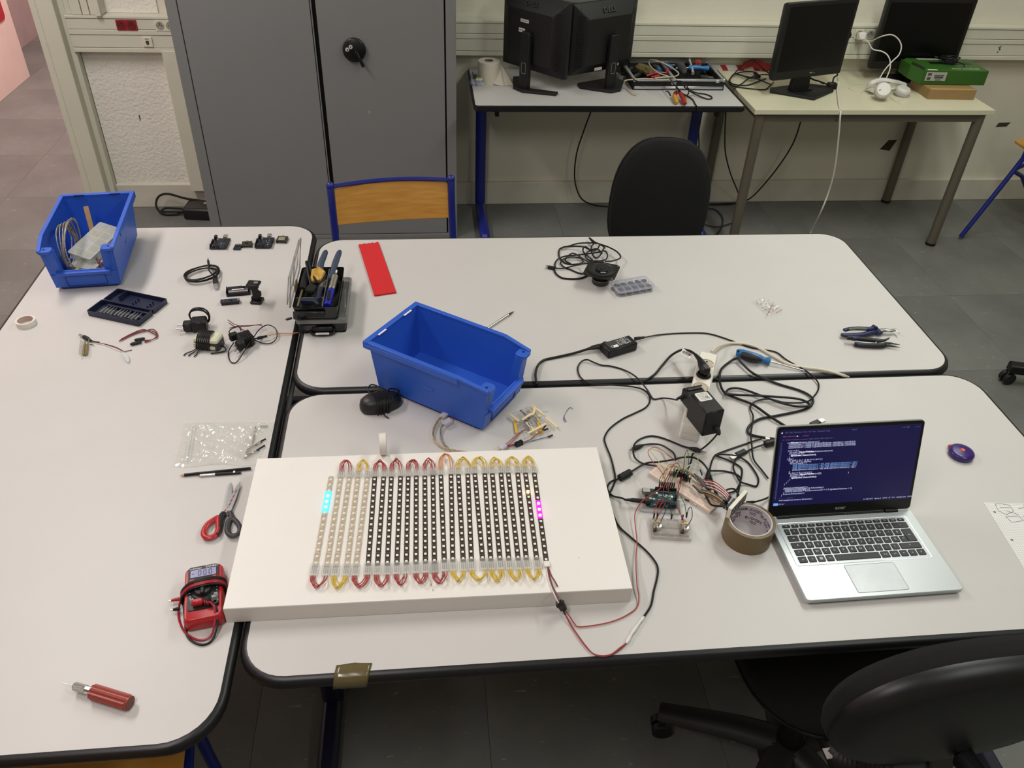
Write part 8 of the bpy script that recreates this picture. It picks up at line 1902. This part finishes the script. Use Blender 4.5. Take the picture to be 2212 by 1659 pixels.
# ---- boxes
cbo = thing('cardboard_box', 'brown cardboard box under the green box on the cream desk', 'box', (2.598, 3.935, T), rad(-1.5))
CARD = M('brown_cardboard', (150, 122, 78), .8, var=.06, vs=20)
MB().box((0, 0, .024), (.240, .20, .048)).build('carton', CARD, cbo, smooth=0, bevel=.002)
MB().box((.0, -.092, .0486), (.225, .012, .0012)).build('lid_flap', M('cardboard_top', (190, 158, 84), .8), cbo, smooth=0)
gb = thing('green_box', 'green printed console box with an open end flap on the cardboard box', 'box', (2.628, 4.005, T+.0492), rad(-2))
GRN = M('green_print', (50, 96, 28), .45, var=.05, vs=14); GRD = M('green_flap_inside', (96, 128, 70), .7)
MB().box((0, 0, .035), (.330, .200, .070)).build('carton', GRN, gb, smooth=0, bevel=.003)
ga = MB(); slab(ga, [(-.166, -.10, .0), (-.166, -.10, .066), (-.205, -.03, .072), (-.205, -.03, .01)], (-.002, -.001, 0)); slab(ga, [(-.166, -.098, .068), (-.166, .098, .070), (-.200, .075, .066), (-.207, -.03, .070)], (0, 0, .002)); slab(ga, [(-.205, -.03, .01), (-.205, -.03, .072), (-.200, .085, .070), (-.200, .085, .008)], (-.002, 0, 0))
ga.build('end_flap', GRN, gb, smooth=0)
ga = MB(); slab(ga, [(-.165, -.095, .0715), (-.150, -.06, .0715), (-.168, .03, .0715), (-.19, .0, .0715)], (0, 0, .0008)); ga.build('flap_gap', M('flap_dark', (18, 26, 12), .8), gb, smooth=0)
LETG = M('pale_print', (205, 210, 190), .6)
text('XBOX ONE', .020, LETG, gb, Matrix.Translation((.045, -.070, .0706))@Matrix.Rotation(PI, 4, 'Z'), 'box_lettering', sx=1.15)
g = MB().ring(ellipse(.008, .008, 18), [(0, .0702), (.0018, .0702), (.0018, .0706), (0, .0706)], Matrix.Translation((.118, -.068, 0))); g.build('round_logo', LETG, gb)
MB().box((.118, -.068, .0704), (.012, .002, .0004), Matrix.Identity(4)).build('logo_bar', LETG, gb, smooth=0)
MB().box((.02, .02, .0703), (.215, .040, .0008)).build('product_picture', M('black_picture', (26, 26, 26), .35), gb, smooth=0)
MB().box((-.065, .085, .0703), (.11, .022, .0008)).build('paper_label', M('grey_label', (168, 170, 158), .6), gb, smooth=0)
MB().box((-.125, -.095, .0703), (.05, .012, .0008)).build('white_tag', M('tag_white', (215, 213, 204), .6), gb, smooth=0)
lb_ = MB().box((-.100, -.1012, .040), (.105, .0012, .042)).build('side_label', M('grey_label', (168, 170, 158), .6), gb, smooth=0)
g = MB()
for (x, z, w_, h_) in ((-.135, .050, .02, .012), (-.135, .030, .018, .014), (-.085, .046, .05, .004), (-.085, .036, .046, .010), (-.085, .024, .03, .005)): g.box((x, -.1019, z), (w_, .0004, h_))
g.build('label_print', M('label_ink', (70, 70, 72), .6), lb_, smooth=0)
cbc = thing('black_cable', 'small coil of black cable on top of the green box', 'cable', gb.matrix_basis@Vector((.01, .02, .071)))
GX = gb.matrix_basis.copy(); pts = []
for i in range(60):
    a_ = i*2*PI/13; pts.append(GX@Vector((.012+.040*math.cos(a_)+.006*math.sin(i*.41), .018+.034*math.sin(a_)+.004*math.cos(i*.3), .075+.0004*i+.008*(1+math.sin(a_*.5+i*.05))*.5)))
pts.append(GX@Vector((.065, -.02, .08))); pts.append(GX@Vector((.062, -.045, .074)))
MB().tube(catmull(pts, 4), .0026, 6).build('cord', CABLE, cbc, world=True)
MB().tube([GX@Vector((-.03, .05, .088)), GX@Vector((-.045, .062, .09))], .004, 8).build('plug', BLK, cbc, world=True)
# ---- cables under the desks
def vert(l): return [atY(x, y, Y) for x, y, Y in l]
hc = thing('hanging_cable', 'black cable drooping from below the white desk to the floor', 'cable', (.84, 4.26, .0))
MB().tube(catmull(vert([(1280, 232, 4.15), (1262, 280, 4.16), (1246, 330, 4.18), (1241, 380, 4.19), (1248, 415, 4.19), (1262, 434, 4.2)])+[at(1290, 444, .006), at(1330, 447, .005), at(1380, 448, .005)], 6), .0040, 7).build('cord', CABLE, hc, world=True)
hc2 = thing('hanging_cable', 'black cable hanging beside the left front leg of the cream desk', 'cable', (1.63, 4.1, 0))
MB().tube(catmull(vert([(1568, 240, 3.95), (1566, 285, 3.97), (1567, 330, 4.0), (1578, 375, 4.05), (1592, 410, 4.15), (1598, 432, 4.21)])+[at(1580, 441, .006), at(1550, 442, .005), at(1520, 442, .005)], 6), .0036, 7).build('cord', CABLE, hc2, world=True)
hc3 = thing('hanging_cable', 'black cable sweeping from the cream desk to its left front leg', 'cable', (1.9, 4.2, 0))
MB().tube(catmull(vert([(1738, 235, 4.12), (1730, 262, 4.13), (1713, 310, 4.15), (1680, 362, 4.17), (1640, 410, 4.19), (1618, 430, 4.2)])+[at(1595, 438, .006), at(1565, 440, .005), at(1535, 441, .005)], 6), .0040, 7).build('cord', CABLE, hc3, world=True)
hc4 = thing('floor_cable', 'grey-black cable loops on the floor beside the office chair', 'cable', at(1550, 480, 0))
MB().tube(catmull([at(x, y, .005) for x, y in ((1520, 450), (1545, 453), (1560, 470), (1558, 492), (1545, 508), (1530, 516))], 6), .0045, 7).tube(catmull([at(x, y, .012) for x, y in ((1520, 484), (1545, 490), (1568, 486), (1590, 478))], 6), .0036, 7).build('cord', M('grey_black_cable', (44, 46, 48), .5), hc4, world=True)
# ---- power brick on the floor by the cabinet
fb2 = thing('floor_adapter', 'large black power adapter with folded cord on the floor left of the cabinet', 'power adapter', (-1.185, 4.155, 0), rad(-6))
MB().layers([(rrect(.17, .11, .012, 3), 0), (rrect(.18, .12, .015, 3), .012), (rrect(.18, .12, .015, 3), .056), (rrect(.165, .105, .012, 3), .064)]).build('case', M('brick_black', (22, 21, 21), .5), fb2, smooth=30)
MB().prism(rrect(.150, .09, .008, 3), .0638, .0648).build('top_panel', M('brick_top', (58, 55, 50), .5), fb2)
MB().box((.035, .018, .0653), (.06, .010, .0006)).build('label_strip', M('tag_white', (215, 213, 204), .6), fb2, smooth=0)
MB().tube(catmull([(.0, .05, .06), (-.10, .045, .075), (-.19, .05, .095), (-.235, .03, .085), (-.245, .0, .045), (-.21, -.02, .012), (-.15, -.018, .010), (-.10, -.008, .02), (-.085, 0, .03)], 6), .0062, 8).build('cord', CABLE, fb2)
MB().tube(catmull([(-.085, .01, .03), (-.14, .012, .03), (-.20, .012, .030), (-.22, .0, .022), (-.20, -.010, .02), (-.09, -.012, .026)], 6), .0055, 8).build('cord', CABLE, fb2)
